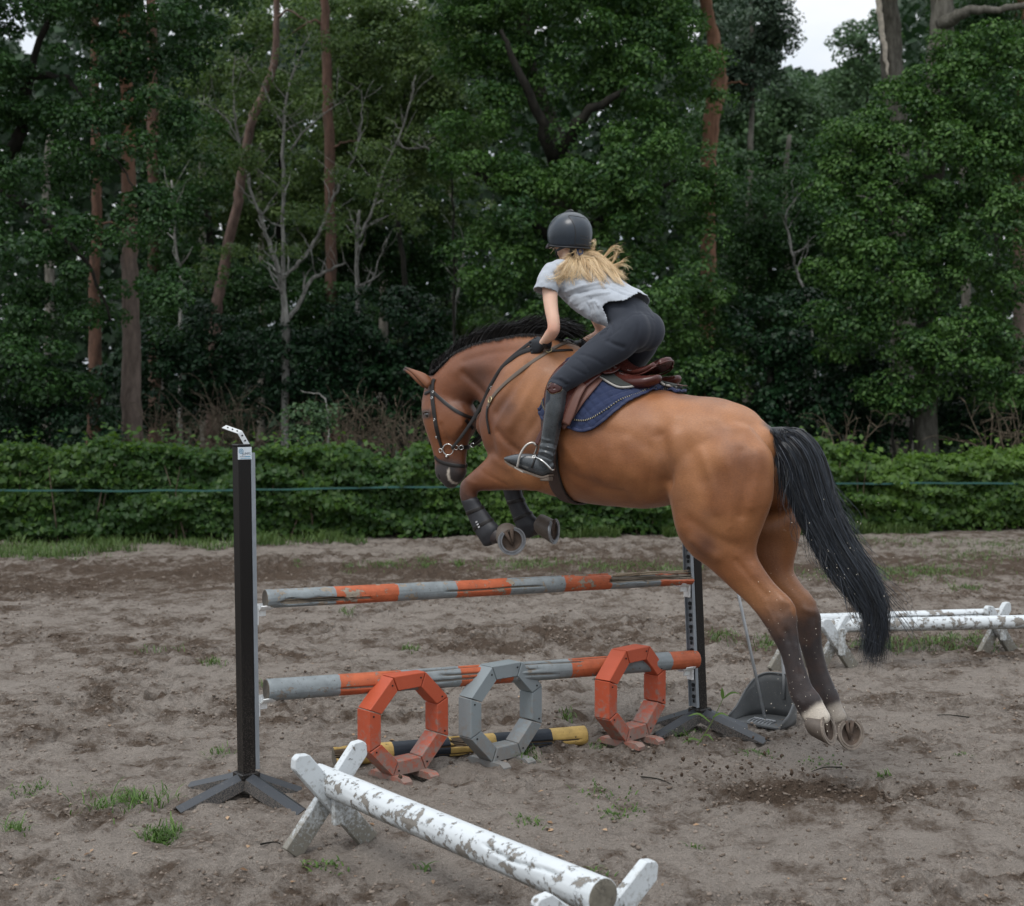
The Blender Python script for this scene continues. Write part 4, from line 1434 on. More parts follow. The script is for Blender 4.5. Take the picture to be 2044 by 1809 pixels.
m = M('bay_coat')
n1 = m.noise(5, 5, 0.6); n2 = m.noise(2.2, 3, 0.5)
hairv = m.mapping((30, 30, 220), rot=(0.0, 0.5, 0.6))
nh = m.noise(6.0, 4, 0.7, vec=hairv)
base = m.mix(n1, (0.180, 0.062, 0.020), (0.270, 0.102, 0.034))
base = m.mix(m.attr('light'), base, (0.37, 0.158, 0.060))
base = m.mix(m.attr('red'), base, m.mix(n1, (0.105, 0.027, 0.008), (0.180, 0.054, 0.018)))
base = m.mix(m.attr('smudge_shade'), base, (0.085, 0.030, 0.014))
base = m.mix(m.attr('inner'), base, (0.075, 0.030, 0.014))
base = m.mix(m.attr('black'), base, m.mix(n1, (0.016, 0.011, 0.011), (0.040, 0.029, 0.028)))
base = m.mix(m.attr('dark'), base, (0.028, 0.022, 0.021))
base = m.mix(m.attr('white'), base, m.mix(n1, (0.42, 0.36, 0.29), (0.62, 0.56, 0.48)))
base = m.mix(1.0, base, m.ramp(nh, [(0.25, 0.80), (0.75, 1.14)]), 'MULTIPLY')
gr = m.noise(95, 3, 0.75, vec=m.mapping((1, 1, 2.2), rot=(0, .5, .6)))
base = m.mix(1.0, base, m.ramp(gr, [(0.28, 0.80), (0.72, 1.18)]), 'MULTIPLY')
bb = m.bump(gr, 0.35, 0.003, m.bump(nh, 0.25, 0.003))
m.set(col=base, rough=m.ramp(n1, [(0.3, 0.42), (0.7, 0.55)]), spec=0.46, sheen=0.08, sheenr=0.4, coat=0.07, coatr=0.34, nrm=m.bump(m.noise(14, 5, 0.6), 0.25, 0.010, bb))
COAT = m.m
HROOT = mk('horse', HV, HF, COAT, smooth=True, va={'black': black, 'dark': dark, 'inner': inner, 'white': white, 'light': light * 0.75, 'red': red * .75, 'smudge_shade': smudge_shade})
tag(HROOT, 'bay horse with a black tail leaping over the banded poles', 'horse')

# ---- ears
m = M('ear_inner'); m.set(col=(0.12, 0.06, 0.045), rough=0.8); EARIN = m.m
m = M('ear_skin')
tt_ = m.attr('tip')
m.set(col=m.mix(tt_, (0.17, 0.060, 0.022), (0.015, 0.010, 0.009)), rough=0.6); EARM = m.m
def ear(base, tip, wid, open_dir, s, name='ear'):
    base, tip = np.array(base), np.array(tip)
    ax = unit(tip - base); L = np.linalg.norm(tip - base)
    o_ = unit(open_dir - ax * (open_dir @ ax)); sd = np.cross(ax, o_)
    V, F, tipv = [], [], []
    N, K = 12, 11
    for i in range(N):
        t = i / (N - 1)
        w = wid * ((1 - t) ** .8) * (.75 + .45 * math.sin(PI * min(1, t * 1.25 + .08)))
        if i == N - 1: w = 0.002
        bend = -o_ * 0.010 * math.sin(PI * t) + ax * 0
        for k in range(K):
            a = (k / (K - 1) - 0.5) * 2 * 2.3
            V.append(base + ax * L * t + bend + (-o_ * math.cos(a) * 0.8 + sd * math.sin(a)) * w)
            tipv.append(sstep(np.array([t]), 0.7, 1.0)[0] + 0.5 * (k in (0, K - 1)))
    for i in range(N - 1):
        for k in range(K - 1):
            F.append([i * K + k, i * K + k + 1, (i + 1) * K + k + 1, (i + 1) * K + k])
    o = mk(name, V, F, EARM, HROOT, smooth=True, va={'tip': np.clip(tipv, 0, 1)})
    sdm = o.modifiers.new('s', 'SOLIDIFY'); sdm.thickness = 0.006
    return o
ear(hp(860, 772, .05), hp(808, 734, .09), 0.040, HX * 1.0 + HL * 0.35 - np.array([0, 0, .4]), 1)
ear(hp(853, 768, -.05), hp(806, 738, -.06), 0.030, HX * 1.0 - HL * 0.4 - np.array([0, 0, .4]), -1)

# ---- eyes, nostrils
m = M('horse_eye'); m.set(col=(0.006, 0.004, 0.003), rough=0.06, spec=0.8, coat=1.0); EYEM = m.m
for s in (1, -1):
    h, nn = hit(853, 828)
    q = to_h(h[None])[0]
    c = from_h(np.array([q[0] , q[1] - 0.008, q[2]]))
    if s < 0: c = mirror_h(c[None])[0]
    mb = MB(); mb.add(*ball(c, (0.021, 0.016, 0.019), np.stack([HX, HL, [0, 0, 1]], 1), 16, 10))
    mb.build('eye', EYEM, HROOT, smooth=True)
    mb = MB(); arc = []
    for k in range(9):
        a = PI * k / 8
        arc.append(c + HX * 0.026 * math.cos(a) + np.array([0, 0, 0.018 * math.sin(a)]) + HL * s * 0.013)
    mb.tube(arc, [0.002, .004, .0055, .006, .006, .006, .0055, .004, .002], 8)
    mb.build('eyelid', simple('eyelid_skin', (0.05, 0.03, 0.022), 0.6), HROOT, smooth=True)
NOSM = simple('nostril_dark', (0.010, 0.007, 0.007), 0.7, bump=0)
for s in (1, -1):
    h, nn = hit(876, 951)
    if h is None: continue
    if s < 0: h = mirror_h(h[None])[0]; nn = from_h(to_h((nn + HO)[None]) * [1, -1, 1])[0] - HO
    a, b = frame(nn)
    R = np.stack([a, b, nn], 1)
    mb = MB(); mb.add(*ball(h - nn * 0.003, (0.013, 0.020, 0.005), R, 14, 8))
    mb.build('nostril', NOSM, HROOT, smooth=True)

# ---- hooves and shoes
m = M('hoof_horn')
z_ = m.noise(18, 5, 0.6, vec=m.mapping((1, 1, 6)))
m.set(col=m.mix(m.noise(50, 4, 0.7), m.mix(z_, (0.035, 0.027, 0.022), (0.085, 0.064, 0.050)), (0.13, 0.105, 0.085)), rough=0.6, nrm=m.bump(z_, 0.25, 0.003))
HOOF = m.m
SHOE = simple('worn_steel', (0.26, 0.27, 0.285), 0.42, metal=0.75, var=0.25, scale=30)
SHOED = simple('dusty_steel', (0.20, 0.165, 0.135), 0.75, metal=0.2, var=0.3, scale=40)
SOLE = simple('hoof_sole', (0.085, 0.060, 0.045), 0.9, var=0.4, scale=30, bump=0.6, bdist=0.006)
def hoof(c, n, toe, R=0.072, cor=None, depth=0.085, pale=False):
    """c sole centre, n pointing out of the sole, toe toward the toe"""
    n = unit(n); toe = unit(toe - n * (toe @ n)); sd = np.cross(n, toe)
    def outline(r, f=1.0, off=0.0):
        pts = []
        for k in range(28):
            a = -PI + 2 * PI * k / 28
            x = math.cos(a); y = math.sin(a)
            rad = r * (1.0 - 0.10 * max(0, -x) ** 2)
            px_ = rad * (x * 1.04 if x > 0 else x * 0.92); py_ = rad * y * (0.96 if x < -0.5 else 1.0)
            pts.append((px_, py_))
        return pts
    V, F = [], []
    lev = [(0.0, 1.0, 0.0), (0.3, 0.955, -0.012), (0.65, 0.90, -0.026), (1.0, 0.83, -0.040), (1.1, 0.76, -0.044), (1.15, 0.5, -0.044)]
    for (t, f, sh) in lev:
        for (x, y) in outline(R * f):
            dp = depth * t * (1.0 if x > 0 else 1.0 - 0.35 * min(1, -x / R))
            V.append(c + toe * (x + sh * 1.0) + sd * y - n * dp)
    k_ = 28
    for i in range(len(lev) - 1):
        for k in range(k_):
            F.append([i * k_ + k, i * k_ + (k + 1) % k_, (i + 1) * k_ + (k + 1) % k_, (i + 1) * k_ + k])
    F.append([(len(lev) - 1) * k_ + k for k in range(k_)])
    # recessed sole
    b0_ = len(V)
    for (f, d) in ((0.80, 0.0), (0.70, -0.012), (0.3, -0.014)):
        for (x, y) in outline(R * f): V.append(c + toe * x + sd * y + n * (d - 0.001))
    for k in range(k_): F.append([k, b0_ + k, b0_ + (k + 1) % k_, (k + 1) % k_])
    mb = MB().add(V, F)
    o = mb.build('hoof', HOOF, HROOT, smooth=True, auto=math.radians(40))
    # sole
    V2, F2 = [], []
    for (f, d) in ((0.80, 0.0), (0.70, -0.012), (0.35, -0.015), (0.02, -0.013)):
        for (x, y) in outline(R * f): V2.append(c + toe * x + sd * y + n * d)
    for i in range(3):
        for k in range(k_): F2.append([i * k_ + k, i * k_ + (k + 1) % k_, (i + 1) * k_ + (k + 1) % k_, (i + 1) * k_ + k])
    # frog: a wedge down the middle
    o1 = mk('sole', V2, F2, SOLE, HROOT, smooth=True)
    fr = []
    mb = MB()
    for sx in (-1, 1):
        P_ = [c + toe * R * 0.42 - n * 0.010, c + toe * (-R * 0.15) + sd * sx * 0.010 - n * 0.003, c - toe * R * 0.78 + sd * sx * 0.020 - n * 0.002]
        mb.tube(P_, [0.004, 0.009, 0.013], 8)
    mb.build('frog', SOLE, HROOT, smooth=True)
    # shoe: open band with fullering groove
    sec = [(-0.5, 0.0), (-0.5, 1.0), (-0.12, 1.0), (0.0, 0.6), (0.12, 1.0), (0.5, 1.0), (0.5, 0.0)]
    V3, F3 = [], []
    N = 34; wd = 0.023; thk = 0.009
    for i in range(N):
        a = (-1 + 2 * i / (N - 1)) * 2.62
        x, y = math.cos(a), math.sin(a)
        rad = R * 0.90 * (1.0 - 0.07 * max(0, -x) ** 2)
        pc = toe * rad * x + sd * rad * y
        dr = unit(pc)
        f_ = 0.75 + 0.25 * min(1, (N - 1 - abs(2 * i - (N - 1))) / 6)
        for (u, v) in sec:
            V3.append(c + pc + dr * u * wd * f_ + n * (v * thk + 0.001))
    k_ = len(sec)
    for i in range(N - 1):
        for k in range(k_): F3.append([i * k_ + k, i * k_ + (k + 1) % k_, (i + 1) * k_ + (k + 1) % k_, (i + 1) * k_ + k])
    F3 += [list(range(k_))[::-1], [(N - 1) * k_ + k for k in range(k_)]]
    MB().add(V3, F3).build('horseshoe', SHOED if pale else SHOE, HROOT, auto=math.radians(35))
cdir = lambda P_: unit(CAM - P_)
RT, UPV = np.array([1.0, 0, 0]), np.array([0, 0, 1.0])
P_ = hp(1021, 1079, .14); hoof(P_, cdir(P_) * 0.9 + RT * 0.30 - UPV * 0.10, RT * 0.35 - UPV * 1.0, R=0.077, depth=0.075)
P_ = hp(1104, 1059, -.14); hoof(P_, cdir(P_) * 0.42 + RT * 0.92 - UPV * 0.02, RT * 0.25 - UPV * 1.0, R=0.073, depth=0.085)
P_ = hp(1652, 1456, .14); hoof(P_, cdir(P_) * 0.55 + RT * 0.85 + UPV * 0.12, RT * -0.15 - UPV * 1.0, R=0.074, depth=0.080, pale=True)
P_ = hp(1697, 1464, -.14); hoof(P_, cdir(P_) * 0.80 + RT * 0.55 + UPV * 0.0, RT * -0.05 - UPV * 1.0, R=0.078, depth=0.075, pale=True)
# fetlock tufts
# ---- hair helpers
def strand_mesh(paths, w0, w1=0.0005, face=None):
    """ribbons along each path; paths (n, k, 3)"""
    paths = np.asarray(paths); n, k, _ = paths.shape
    T = unit(np.gradient(paths, axis=1))
    view = unit(rng.normal(0, 1, (n, 1, 3)) * 0.9 + (face if face is not None else np.array([0.2, -1.0, 0.3])))
    S = unit(np.cross(T, view))
    w = np.asarray(w0).reshape(-1, 1, 1) * (1 - np.linspace(0, 1, k)[None, :, None] ** 2.2) + w1
    A, B = paths - S * w / 2, paths + S * w / 2
    V = np.stack([A, B], 2).reshape(-1, 3)
    i0 = (np.arange(n)[:, None] * 2 * k + np.arange(k - 1)[None] * 2).ravel()
    F = np.stack([i0, i0 + 1, i0 + 3, i0 + 2], 1)
    tone = np.repeat(rng.random(n), k - 1)
    return V, F, tone

def hair_mat(name, c1, c2, rough=0.42, spec=0.5, sheen=0.1):
    m = M(name)
    m.set(col=m.mix(m.attr('tone'), c1, c2), rough=rough, spec=spec, sheen=sheen, aniso=0.5)
    return m.m
TAILM = hair_mat('black_tail_hair', (0.003, 0.004, 0.0055), (0.030, 0.038, 0.052), 0.34, 0.40)
MANEM = hair_mat('black_mane_hair', (0.003, 0.0026, 0.0026), (0.014, 0.011, 0.010), 0.45, 0.22)

# tail: a core volume and some two thousand strands that follow it
tc = [(1536, 866, 18), (1572, 882, 40), (1598, 915, 48), (1612, 960, 50), (1630, 1012, 46), (1655, 1065, 42), (1683, 1115, 42), (1714, 1160, 40), (1740, 1205, 31), (1750, 1245, 20), (1742, 1300, 6)]
TC = spline(np.array([hp(x, y, 0.0) for x, y, _ in tc]), 40)
TR = np.interp(np.linspace(0, len(tc) - 1, 40), np.arange(len(tc)), [r for *_, r in tc]) * 7.1 / FPX
paths = []
for i in range(3300):
    r_ = math.sqrt(random.random()) * 0.98; a = random.random() * 2 * PI
    kmax = 1.0 if random.random() < 0.55 else random.uniform(0.40, 1.0)
    start = 0.0 if random.random() < 0.8 else random.uniform(0, 0.12)
    K = 18
    u = np.linspace(start, kmax, K)
    C = np.stack([np.interp(u * 39, np.arange(40), TC[:, j]) for j in range(3)], 1)
    R_ = np.interp(u * 39, np.arange(40), TR)
    T = unit(np.gradient(C, axis=0))
    side = unit(np.cross(T, HL[None])); 
    ph_ = random.random() * 6.28; fr_ = random.uniform(2.5, 6)
    wob = np.sin(u * fr_ * 2 + ph_) * 0.010 * (0.3 + u) * random.random() * 2
    x_ = r_ * math.cos(a); y_ = r_ * math.sin(a)
    grow = np.minimum(1, 0.55 + (u - start) * 3.5)
    P_ = C + side * (x_ * R_ * grow * 1 + wob)[:, None] + HL[None] * (y_ * R_ * 0.55 * grow + wob * 0.6)[:, None]
    # ends fray
    P_ += (np.maximum(0, u - kmax + 0.25) ** 2)[:, None] * np.array([random.gauss(0, 0.55), random.gauss(0, 0.4), random.gauss(-0.1, 0.6)])
    paths.append(P_)
# a full skirt at the root that hangs between the buttocks
for i in range(700):
    q0 = hp(1530 + random.random() * 40, 855 + random.random() * 22, random.uniform(-.045, .05))
    s_ = random.random()
    q3 = hp(1553 + s_ * 62 + random.gauss(0, 5), 975 + s_ * 10 + random.gauss(0, 26), random.uniform(-0.05, 0.08))
    q1 = q0 * 0.65 + q3 * 0.35 + np.array([0.02 * s_, 0, 0.02]); q2 = q0 * 0.3 + q3 * 0.7 + np.array([0.012, 0, 0.02])
    paths.append(spline(np.array([q0, q1, q2, q3]), 18))
V, F, tone = strand_mesh(paths, rng.uniform(0.0014, 0.0036, len(paths)))
# a few loose curling hairs
loose = []
for i in range(130):
    k0 = random.randint(10, 30); c = TC[k0]
    d0 = unit(TC[k0 + 3] - TC[k0]); out = np.array([random.choice([-1, 1]) * 1.0, random.uniform(-.3, .3), random.uniform(-0.2, 0.35)])
    L_ = random.uniform(0.15, 0.42)
    pts = [c + out * TR[k0] * 0.7, c + out * TR[k0] * 1.05 + d0 * L_ * 0.35, c + out * (TR[k0] * 1.25 + random.uniform(0, .03)) + d0 * L_ * 0.75, c + out * (TR[k0] * random.uniform(0.7, 1.3)) + d0 * L_ + np.array([random.gauss(0, .02), 0, random.gauss(0, .02)])]
    loose.append(spline(np.array(pts), 18))
V2, F2, tone2 = strand_mesh(loose, rng.uniform(0.0010, 0.0022, len(loose)))
TAIL = mk('tail', np.concatenate([V, V2]), np.concatenate([F, F2 + len(V)]), TAILM, HROOT, fa={'tone': np.concatenate([tone, tone2]) ** 2})
core = []
rows = []
for i in range(0, 38, 3):
    T = unit(TC[min(i + 1, 39)] - TC[i]); sd = unit(np.cross(T, HL))
    rows.append((TC[i], sd * TR[i] * 0.78, HL * TR[i] * 0.45, 2.0))
CV, CF = loft(rows, n=16, sub=2)
MB().add(CV, CF).build('tail_core', hair_mat('tail_core_hair', (0.006, 0.007, 0.009), (0.006, 0.007, 0.009)), TAIL, smooth=True)

# mane: rises and streams back from the crest
cr = spline(np.array([hp(*q) for q in [(858, 748), (880, 732), (915, 703), (955, 685), (1000, 675), (1045, 667), (1085, 668), (1120, 676)]]), 60)
hgt = np.interp(np.linspace(0, 1, 60), [0, .12, .25, .4, .6, .8, 1.0], [.05, .06, .10, .14, .175, .185, .15])
paths = []
for i in range(2700):
    u = random.random() ** 0.9
    k = u * 59; k0 = min(int(k), 58)
    b = cr[k0] + (cr[k0 + 1] - cr[k0]) * (k - k0)
    T = unit(cr[k0 + 1] - cr[k0])                       # toward the withers
    upd = np.array([0, 0, 1.0])
    h_ = np.interp(k, np.arange(60), hgt) * random.uniform(0.55, 1.1)
    bl = 1 - u * 0.35
    d = unit(upd * 0.62 * bl + T * (0.9 + 0.5 * u) + HL * random.gauss(-0.05, 0.16))
    p0 = b - HL * random.uniform(-.02, .02) - upd * 0.012
    lift = random.gauss(0, 0.02)
    p1 = p0 + d * h_ * 0.35 + upd * 0.035 * bl
    p2 = p0 + d * h_ * 0.75 + upd * (0.04 * bl + lift * .5)
    p3 = p0 + d * h_ * 1.15 + upd * (0.02 * bl + lift) + np.array([random.gauss(0, .008), random.gauss(0, .008), 0])
    paths.append(spline(np.array([p0, p1, p2, p3]), 9))
    if random.random() < 0.35:                          # locks lying down the neck near the crest
        q = [p0, p0 + T * .03 + HL * .03 + upd * .01, p0 + T * .05 + HL * 0.055 - upd * 0.012]
        paths.append(spline(np.array(q), 9))
# long locks by the withers, under the rider's hands
for i in range(500):
    a_ = random.random()
    p0 = hp(1080 + a_ * 40, 672 + random.gauss(0, 3), random.uniform(-.05, .05))
    p3 = hp(1130 + a_ * 42 + random.gauss(0, 6), 652 + a_ * 12 + random.gauss(0, 9), random.uniform(-.06, .12))
    p1 = p0 * .6 + p3 * .4 + np.array([0, 0, .035]); p2 = p0 * .25 + p3 * .75 + np.array([0, 0, .025])
    paths.append(spline(np.array([p0, p1, p2, p3]), 9))
V, F, tone = strand_mesh(paths, rng.uniform(0.0016, 0.0042, len(paths)))
mk('mane', V, F, MANEM, HROOT, fa={'tone': tone ** 2})
# ================================================================ TACK
def leather(name, col, rough=0.4, scale=60):
    m = M(name)
    nz = m.noise(9, 5, 0.65)
    m.set(col=m.mix(nz, tuple(c * 0.65 for c in col), tuple(c * 1.35 for c in col)), rough=m.ramp(nz, [(0.3, rough * 0.8), (0.7, rough * 1.3)]), spec=0.38,
          nrm=m.bump(m.noise(scale * 3, 3), 0.12, 0.002))
    return m.m
LBLK = leather('black_leather', (0.012, 0.010, 0.009), 0.40)
LTAN = leather('dusty_leather', (0.11, 0.085, 0.066), 0.55)
LBRN = leather('brown_saddle_leather', (0.060, 0.016, 0.012), 0.24)
LBRN2 = leather('worn_brown_leather', (0.12, 0.052, 0.038), 0.45)
STEEL = simple('bright_steel', (0.62, 0.62, 0.60), 0.25, metal=0.95, var=0.1, bump=0)
BRASS = simple('pale_brass', (0.50, 0.42, 0.24), 0.35, metal=0.9, var=0.1, bump=0)

def ribbon(P, N, w, t, mb=None):
    """flat strap through points P with outward normals N"""
    P, N = np.asarray(P), unit(N)
    T = unit(np.gradient(P, axis=0))
    N = unit(N - T * (N * T).sum(1, keepdims=True))
    S = np.cross(T, N)
    w = np.broadcast_to(np.asarray(w, float), (len(P),))[:, None]
    prof = [(-.5, 0.0), (-.5, .7), (-.36, 1.0), (.36, 1.0), (.5, .7), (.5, 0.0)]
    V = np.stack([P + S * w * a + N * t * b for a, b in prof], 1).reshape(-1, 3)
    k = 6; n = len(P); F = []
    for i in range(n - 1):
        for j in range(k): F.append([i * k + j, i * k + (j + 1) % k, (i + 1) * k + (j + 1) % k, (i + 1) * k + j])
    F += [list(range(k))[::-1], [(n - 1) * k + j for j in range(k)]]
    mb = mb or MB()
    return mb.add(V, F)

def surf_path(px, n=24, off=0.003, bvh=None):
    Q = spline(np.array(px, float), n)
    P, N = [], []
    for x, y in Q:
        h, nn = hit(x, y, bvh)
        if h is None: continue
        P.append(h); N.append(nn)
    P, N = np.array(P), np.array(N)
    for _ in range(3):
        N[1:-1] = unit(N[:-2] + 2 * N[1:-1] + N[2:])
        P[1:-1] = (P[:-2] + 2 * P[1:-1] + P[2:]) / 4
    return P + N * off, N

def mir_pts(P): return mirror_h(P)
def mir_vec(N):
    return from_h(to_h(N + HO) * np.array([1, -1, 1])) - HO

def strap(name, px, w, t, mat, parent, both=True, n=24, off=0.003, label=None):
    P, N = surf_path(px, n, off)
    o = ribbon(P, N, w, t).build(name, mat, parent, smooth=True, auto=math.radians(35))
    if both:
        o2 = ribbon(mir_pts(P), mir_vec(N), w, t).build(name, mat, parent, smooth=True, auto=math.radians(35))
    return P, N

def torus(c, R, r, nrm, up=None, n=24, k=8, arc=(0, 2 * PI)):
    nrm = unit(nrm); a, b = frame(nrm)
    full = abs(arc[1] - arc[0] - 2 * PI) < 1e-6
    pts = [c + R * (a * math.cos(w) + b * math.sin(w)) for w in np.linspace(arc[0], arc[1], n, endpoint=True)]
    return tube(np.array(pts), r, k, caps=not full)

hb_ = hp(880, 895, 0.0)
bridle = empty('bridle', hb_, 'black leather bridle with round steel bit rings on the bay head', 'bridle')
strap('cheekpiece', [(863, 776), (864, 800), (868, 830), (872, 856), (879, 882), (884, 897)], .026, .004, LBLK, bridle)
strap('crownpiece', [(868, 757), (864, 766), (863, 778)], .028, .005, LBLK, bridle)
strap('browband', [(863, 779), (856, 783), (849, 786)], .017, .004, LBLK, bridle)
strap('throatlash', [(864, 782), (887, 803), (908, 819), (930, 831), (945, 835)], .020, .004, LBLK, bridle)
strap('noseband', [(869, 912), (878, 921), (899, 928), (927, 931)], .020, .004, LBLK, bridle)
strap('grackle_strap', [(929, 838), (935, 846), (943, 855)], .020, .005, LBLK, bridle, both=False, n=8)
strap('chin_strap', [(914, 894), (925, 893), (933, 892)], .022, .005, LBLK, bridle)
# the throatlash hangs clear under the throat
a_ = hit(943, 834)[0]; b_ = mirror_h(a_[None])[0]
mid = (a_ + b_) / 2 - np.array([0, 0, .015]) - HX * 0.035
Pq = spline(np.array([a_, a_ * .6 + mid * .4 - HX * .02, mid, b_ * .6 + mid * .4 - HX * .02, b_]), 16)
ribbon(Pq, np.tile(-HX + [0, 0, -.5], (16, 1)), .015, .004).build('throatlash', LBLK, bridle, smooth=True)
for s in (1, -1):
    c, nn = hit(895, 897); c = c + nn * 0.012
    if s < 0: c = mirror_h(c[None])[0]; nn = mir_vec(nn[None])[0]
    MB().add(*torus(c, 0.0315, 0.0034, nn + HL * s * .6)).build('bit_ring', STEEL, bridle, smooth=True)
    for q, r_ in (((881, 899), .011), ((911, 893), .013), ((920, 893), .012)):
        c2, n2 = hit(*q); c2 = c2 + n2 * .008
        if s < 0: c2 = mirror_h(c2[None])[0]; n2 = mir_vec(n2[None])[0]
        MB().add(*torus(c2, r_, 0.0028, n2 + HL * s * .6, n=18)).build('small_ring', STEEL, bridle, smooth=True)
    c3, n3 = hit(893, 911); c3 = c3 + n3 * .008
    if s < 0: c3 = mirror_h(c3[None])[0]
    MB().add(*ball(c3, (.009, .009, .009), None, 12, 8)).build('bit_knob', STEEL, bridle, smooth=True)
for q in ((864, 795), (869, 838), (873, 872), (866, 783), (945, 890)):
    c, nn = hit(*q)
    if c is None: continue
    MB().add(*torus(c + nn * .009, 0.0065, 0.0018, nn, n=12, k=6)).build('buckle', STEEL, bridle, smooth=True)
MB().add(*torus(hp(943, 889, .0) , 0.012, 0.003, HL, n=16)).build('curb_ring', STEEL, bridle, smooth=True)

# ---- reins: from the bit ring, across the jaw, along the neck to the hands
HLAT = to_h(hit(1076, 692)[0][None])[0, 1] + 0.030
def rein(px, ls, w=.021, mat=LBLK, side=1, name='rein'):
    P = np.array([hp(x, y, l) for (x, y), l in zip(px, ls)])
    if side < 0: P = mirror_h(P)
    P = spline(P, 40)
    # keep it off the horse's skin
    for i in range(len(P)):
        loc, nn, _, dist = hbvh.find_nearest(Vector(P[i]))
        if loc is not None:
            dvec = P[i] - np.array(loc)
            if dvec @ np.array(nn) < 0.006:
                P[i] = np.array(loc) + np.array(nn) * 0.007
    for _ in range(2): P[1:-1] = (P[:-2] + 2 * P[1:-1] + P[2:]) / 4
    N = np.tile(HL * side + np.array([0, 0, 0.25]), (len(P), 1))
    return ribbon(P, N, w, .0035)
reins = empty('reins', hp(1000, 760, .1), 'pair of black leather reins running from the bit rings to the gloved hands', 'reins')
rp_ = [(902, 896), (921, 872), (947, 834), (969, 793), (981, 770), (1012, 738), (1030, 714), (1046, 694), (1068, 678)]
rein(rp_, [.075, .10, .115, .12, .125, .13, .14, .15, HLAT]).build('rein', LBLK, reins, smooth=True, auto=math.radians(35))
rein(rp_, [.075, .10, .115, .12, .125, .13, .14, .15, HLAT], side=-1).build('rein', LBLK, reins, smooth=True, auto=math.radians(35))
rein([(985, 768), (1002, 755), (1026, 729), (1046, 711), (1072, 694)], [.125, .13, .14, .15, HLAT]).build('rein_loop', LBLK, reins, smooth=True, auto=math.radians(35))
rein([(1012, 742), (1030, 722), (1050, 702), (1070, 686)], [.13, .14, .15, HLAT], w=.008).build('rein_loop', LBLK, reins, smooth=True)
for q in ((981, 775), (1017, 737)):
    MB().add(*torus(hp(q[0], q[1], .135), .0095, .002, HL, n=14, k=6)).build('rein_buckle', STEEL, reins, smooth=True)

# ---- breastplate
bp = empty('breastplate', hp(1052, 729, .17), 'dusty leather breastplate strap lying across the shoulder', 'breastplate')
strap('shoulder_strap', [(1140, 682), (1118, 690), (1096, 702), (1052, 731), (1010, 765), (985, 792), (975, 812)], .022, .005, LTAN, bp, n=30)
strap('saddle_strap', [(1094, 703), (1115, 701), (1142, 700)], .018, .005, LBLK, bp, n=10)
P, N = surf_path([(975, 812), (973, 832), (976, 850), (979, 866)], 12, .006)
ribbon(P, N, .013, .005).build('chest_strap', LBLK, bp, smooth=True)
Pm = np.array([hp(975, 856, .10), hp(966, 872, .06), hp(957, 882, .03), hp(945, 890, .0)])
MB().tube(spline(Pm, 16), .008, 8).build('running_fork', LBLK, bp, smooth=True)
for q in ((1096, 702), (981, 799)):
    c, nn = hit(*q)
    MB().add(*torus(c + nn * .010, .016, .0028, nn, n=16)).build('brass_ring', BRASS, bp, smooth=True)

# ---- girth, pads and saddle fit the barrel: x along the horse, angle from the top
xa = to_h(hp(1130, 850)[None])[0, 0]; xb = to_h(hp(1360, 850)[None])[0, 0]
za = hp(1130, 850)[2]; zb = hp(1360, 890)[2]
def zc_of(x): return za + (zb - za) * (x - xa) / (xb - xa)
def barrel(x, phi, off):
    zc = zc_of(x)
    o = from_h(np.array([x, 0, zc])); d = HL * math.sin(phi) + np.array([0, 0, math.cos(phi)])
    r = hbvh.ray_cast(Vector(o + d * 1.0), Vector(-d), 1.2)
    h = np.array(r[0]) if r[0] is not None else o + d * 0.3
    nn = np.array(r[1]) if r[0] is not None else d
    return h + d * off
def xphi(px, py):
    for k in range(30):
        h, _ = hit(px, py + k)
        if h is not None: break
    q = to_h(h[None])[0]
    return q[0], math.atan2(q[1], q[2] - zc_of(q[0]))
def sm_grid(G, it=2):
    for _ in range(it):
        G[1:-1, 1:-1] = (G[1:-1, 1:-1] * 2 + G[:-2, 1:-1] + G[2:, 1:-1] + G[1:-1, :-2] + G[1:-1, 2:]) / 6
    return G
def grid_faces(n, m_):
    i = np.arange(n * m_).reshape(n, m_)
    return np.stack([i[:-1, :-1], i[1:, :-1], i[1:, 1:], i[:-1, 1:]], -1).reshape(-1, 4)

def saddle_cloth(name, top_px, bot_px, off, mat, parent, nu=44, nv=44, quilt=None, thick=.008, edge=None):
    top = spline(np.array(top_px, float), nu); bot = spline(np.array(bot_px, float), nu)
    G = np.zeros((nu, nv, 3)); Q = []
    for i in range(nu):
        xt = to_h(hp(top[i, 0], top[i, 1])[None])[0, 0]
        xb_, ph = xphi(*bot[i])
        for j in range(nv):
            v = -1 + 2 * j / (nv - 1)
            av = abs(v)
            x = xt + (xb_ - xt) * av ** 1.3
            G[i, j] = barrel(x, ph * v, off)
    G = sm_grid(G, 3)
    if quilt:
        T1 = np.gradient(G, axis=0); T2 = np.gradient(G, axis=1)
        NN = unit(np.cross(T1, T2)); 
        if NN[nu // 2, nv // 2][2] < 0: NN = -NN
        Qh = to_h(G.reshape(-1, 3)).reshape(nu, nv, 3)
        ph = np.arctan2(Qh[..., 1], Qh[..., 2] - za) * 0.33
        u_ = (Qh[..., 0] + ph) / quilt; w_ = (Qh[..., 0] - ph) / quilt
        q_ = np.minimum(np.abs(np.sin(PI * u_)), np.abs(np.sin(PI * w_)))
        G = G + NN * (np.minimum(q_, .5) * 0.014)[..., None]
    o = mk(name, G.reshape(-1, 3), grid_faces(nu, nv), mat, parent, smooth=True)
    sd = o.modifiers.new('s', 'SOLIDIFY'); sd.thickness = thick; sd.offset = 0
    return G

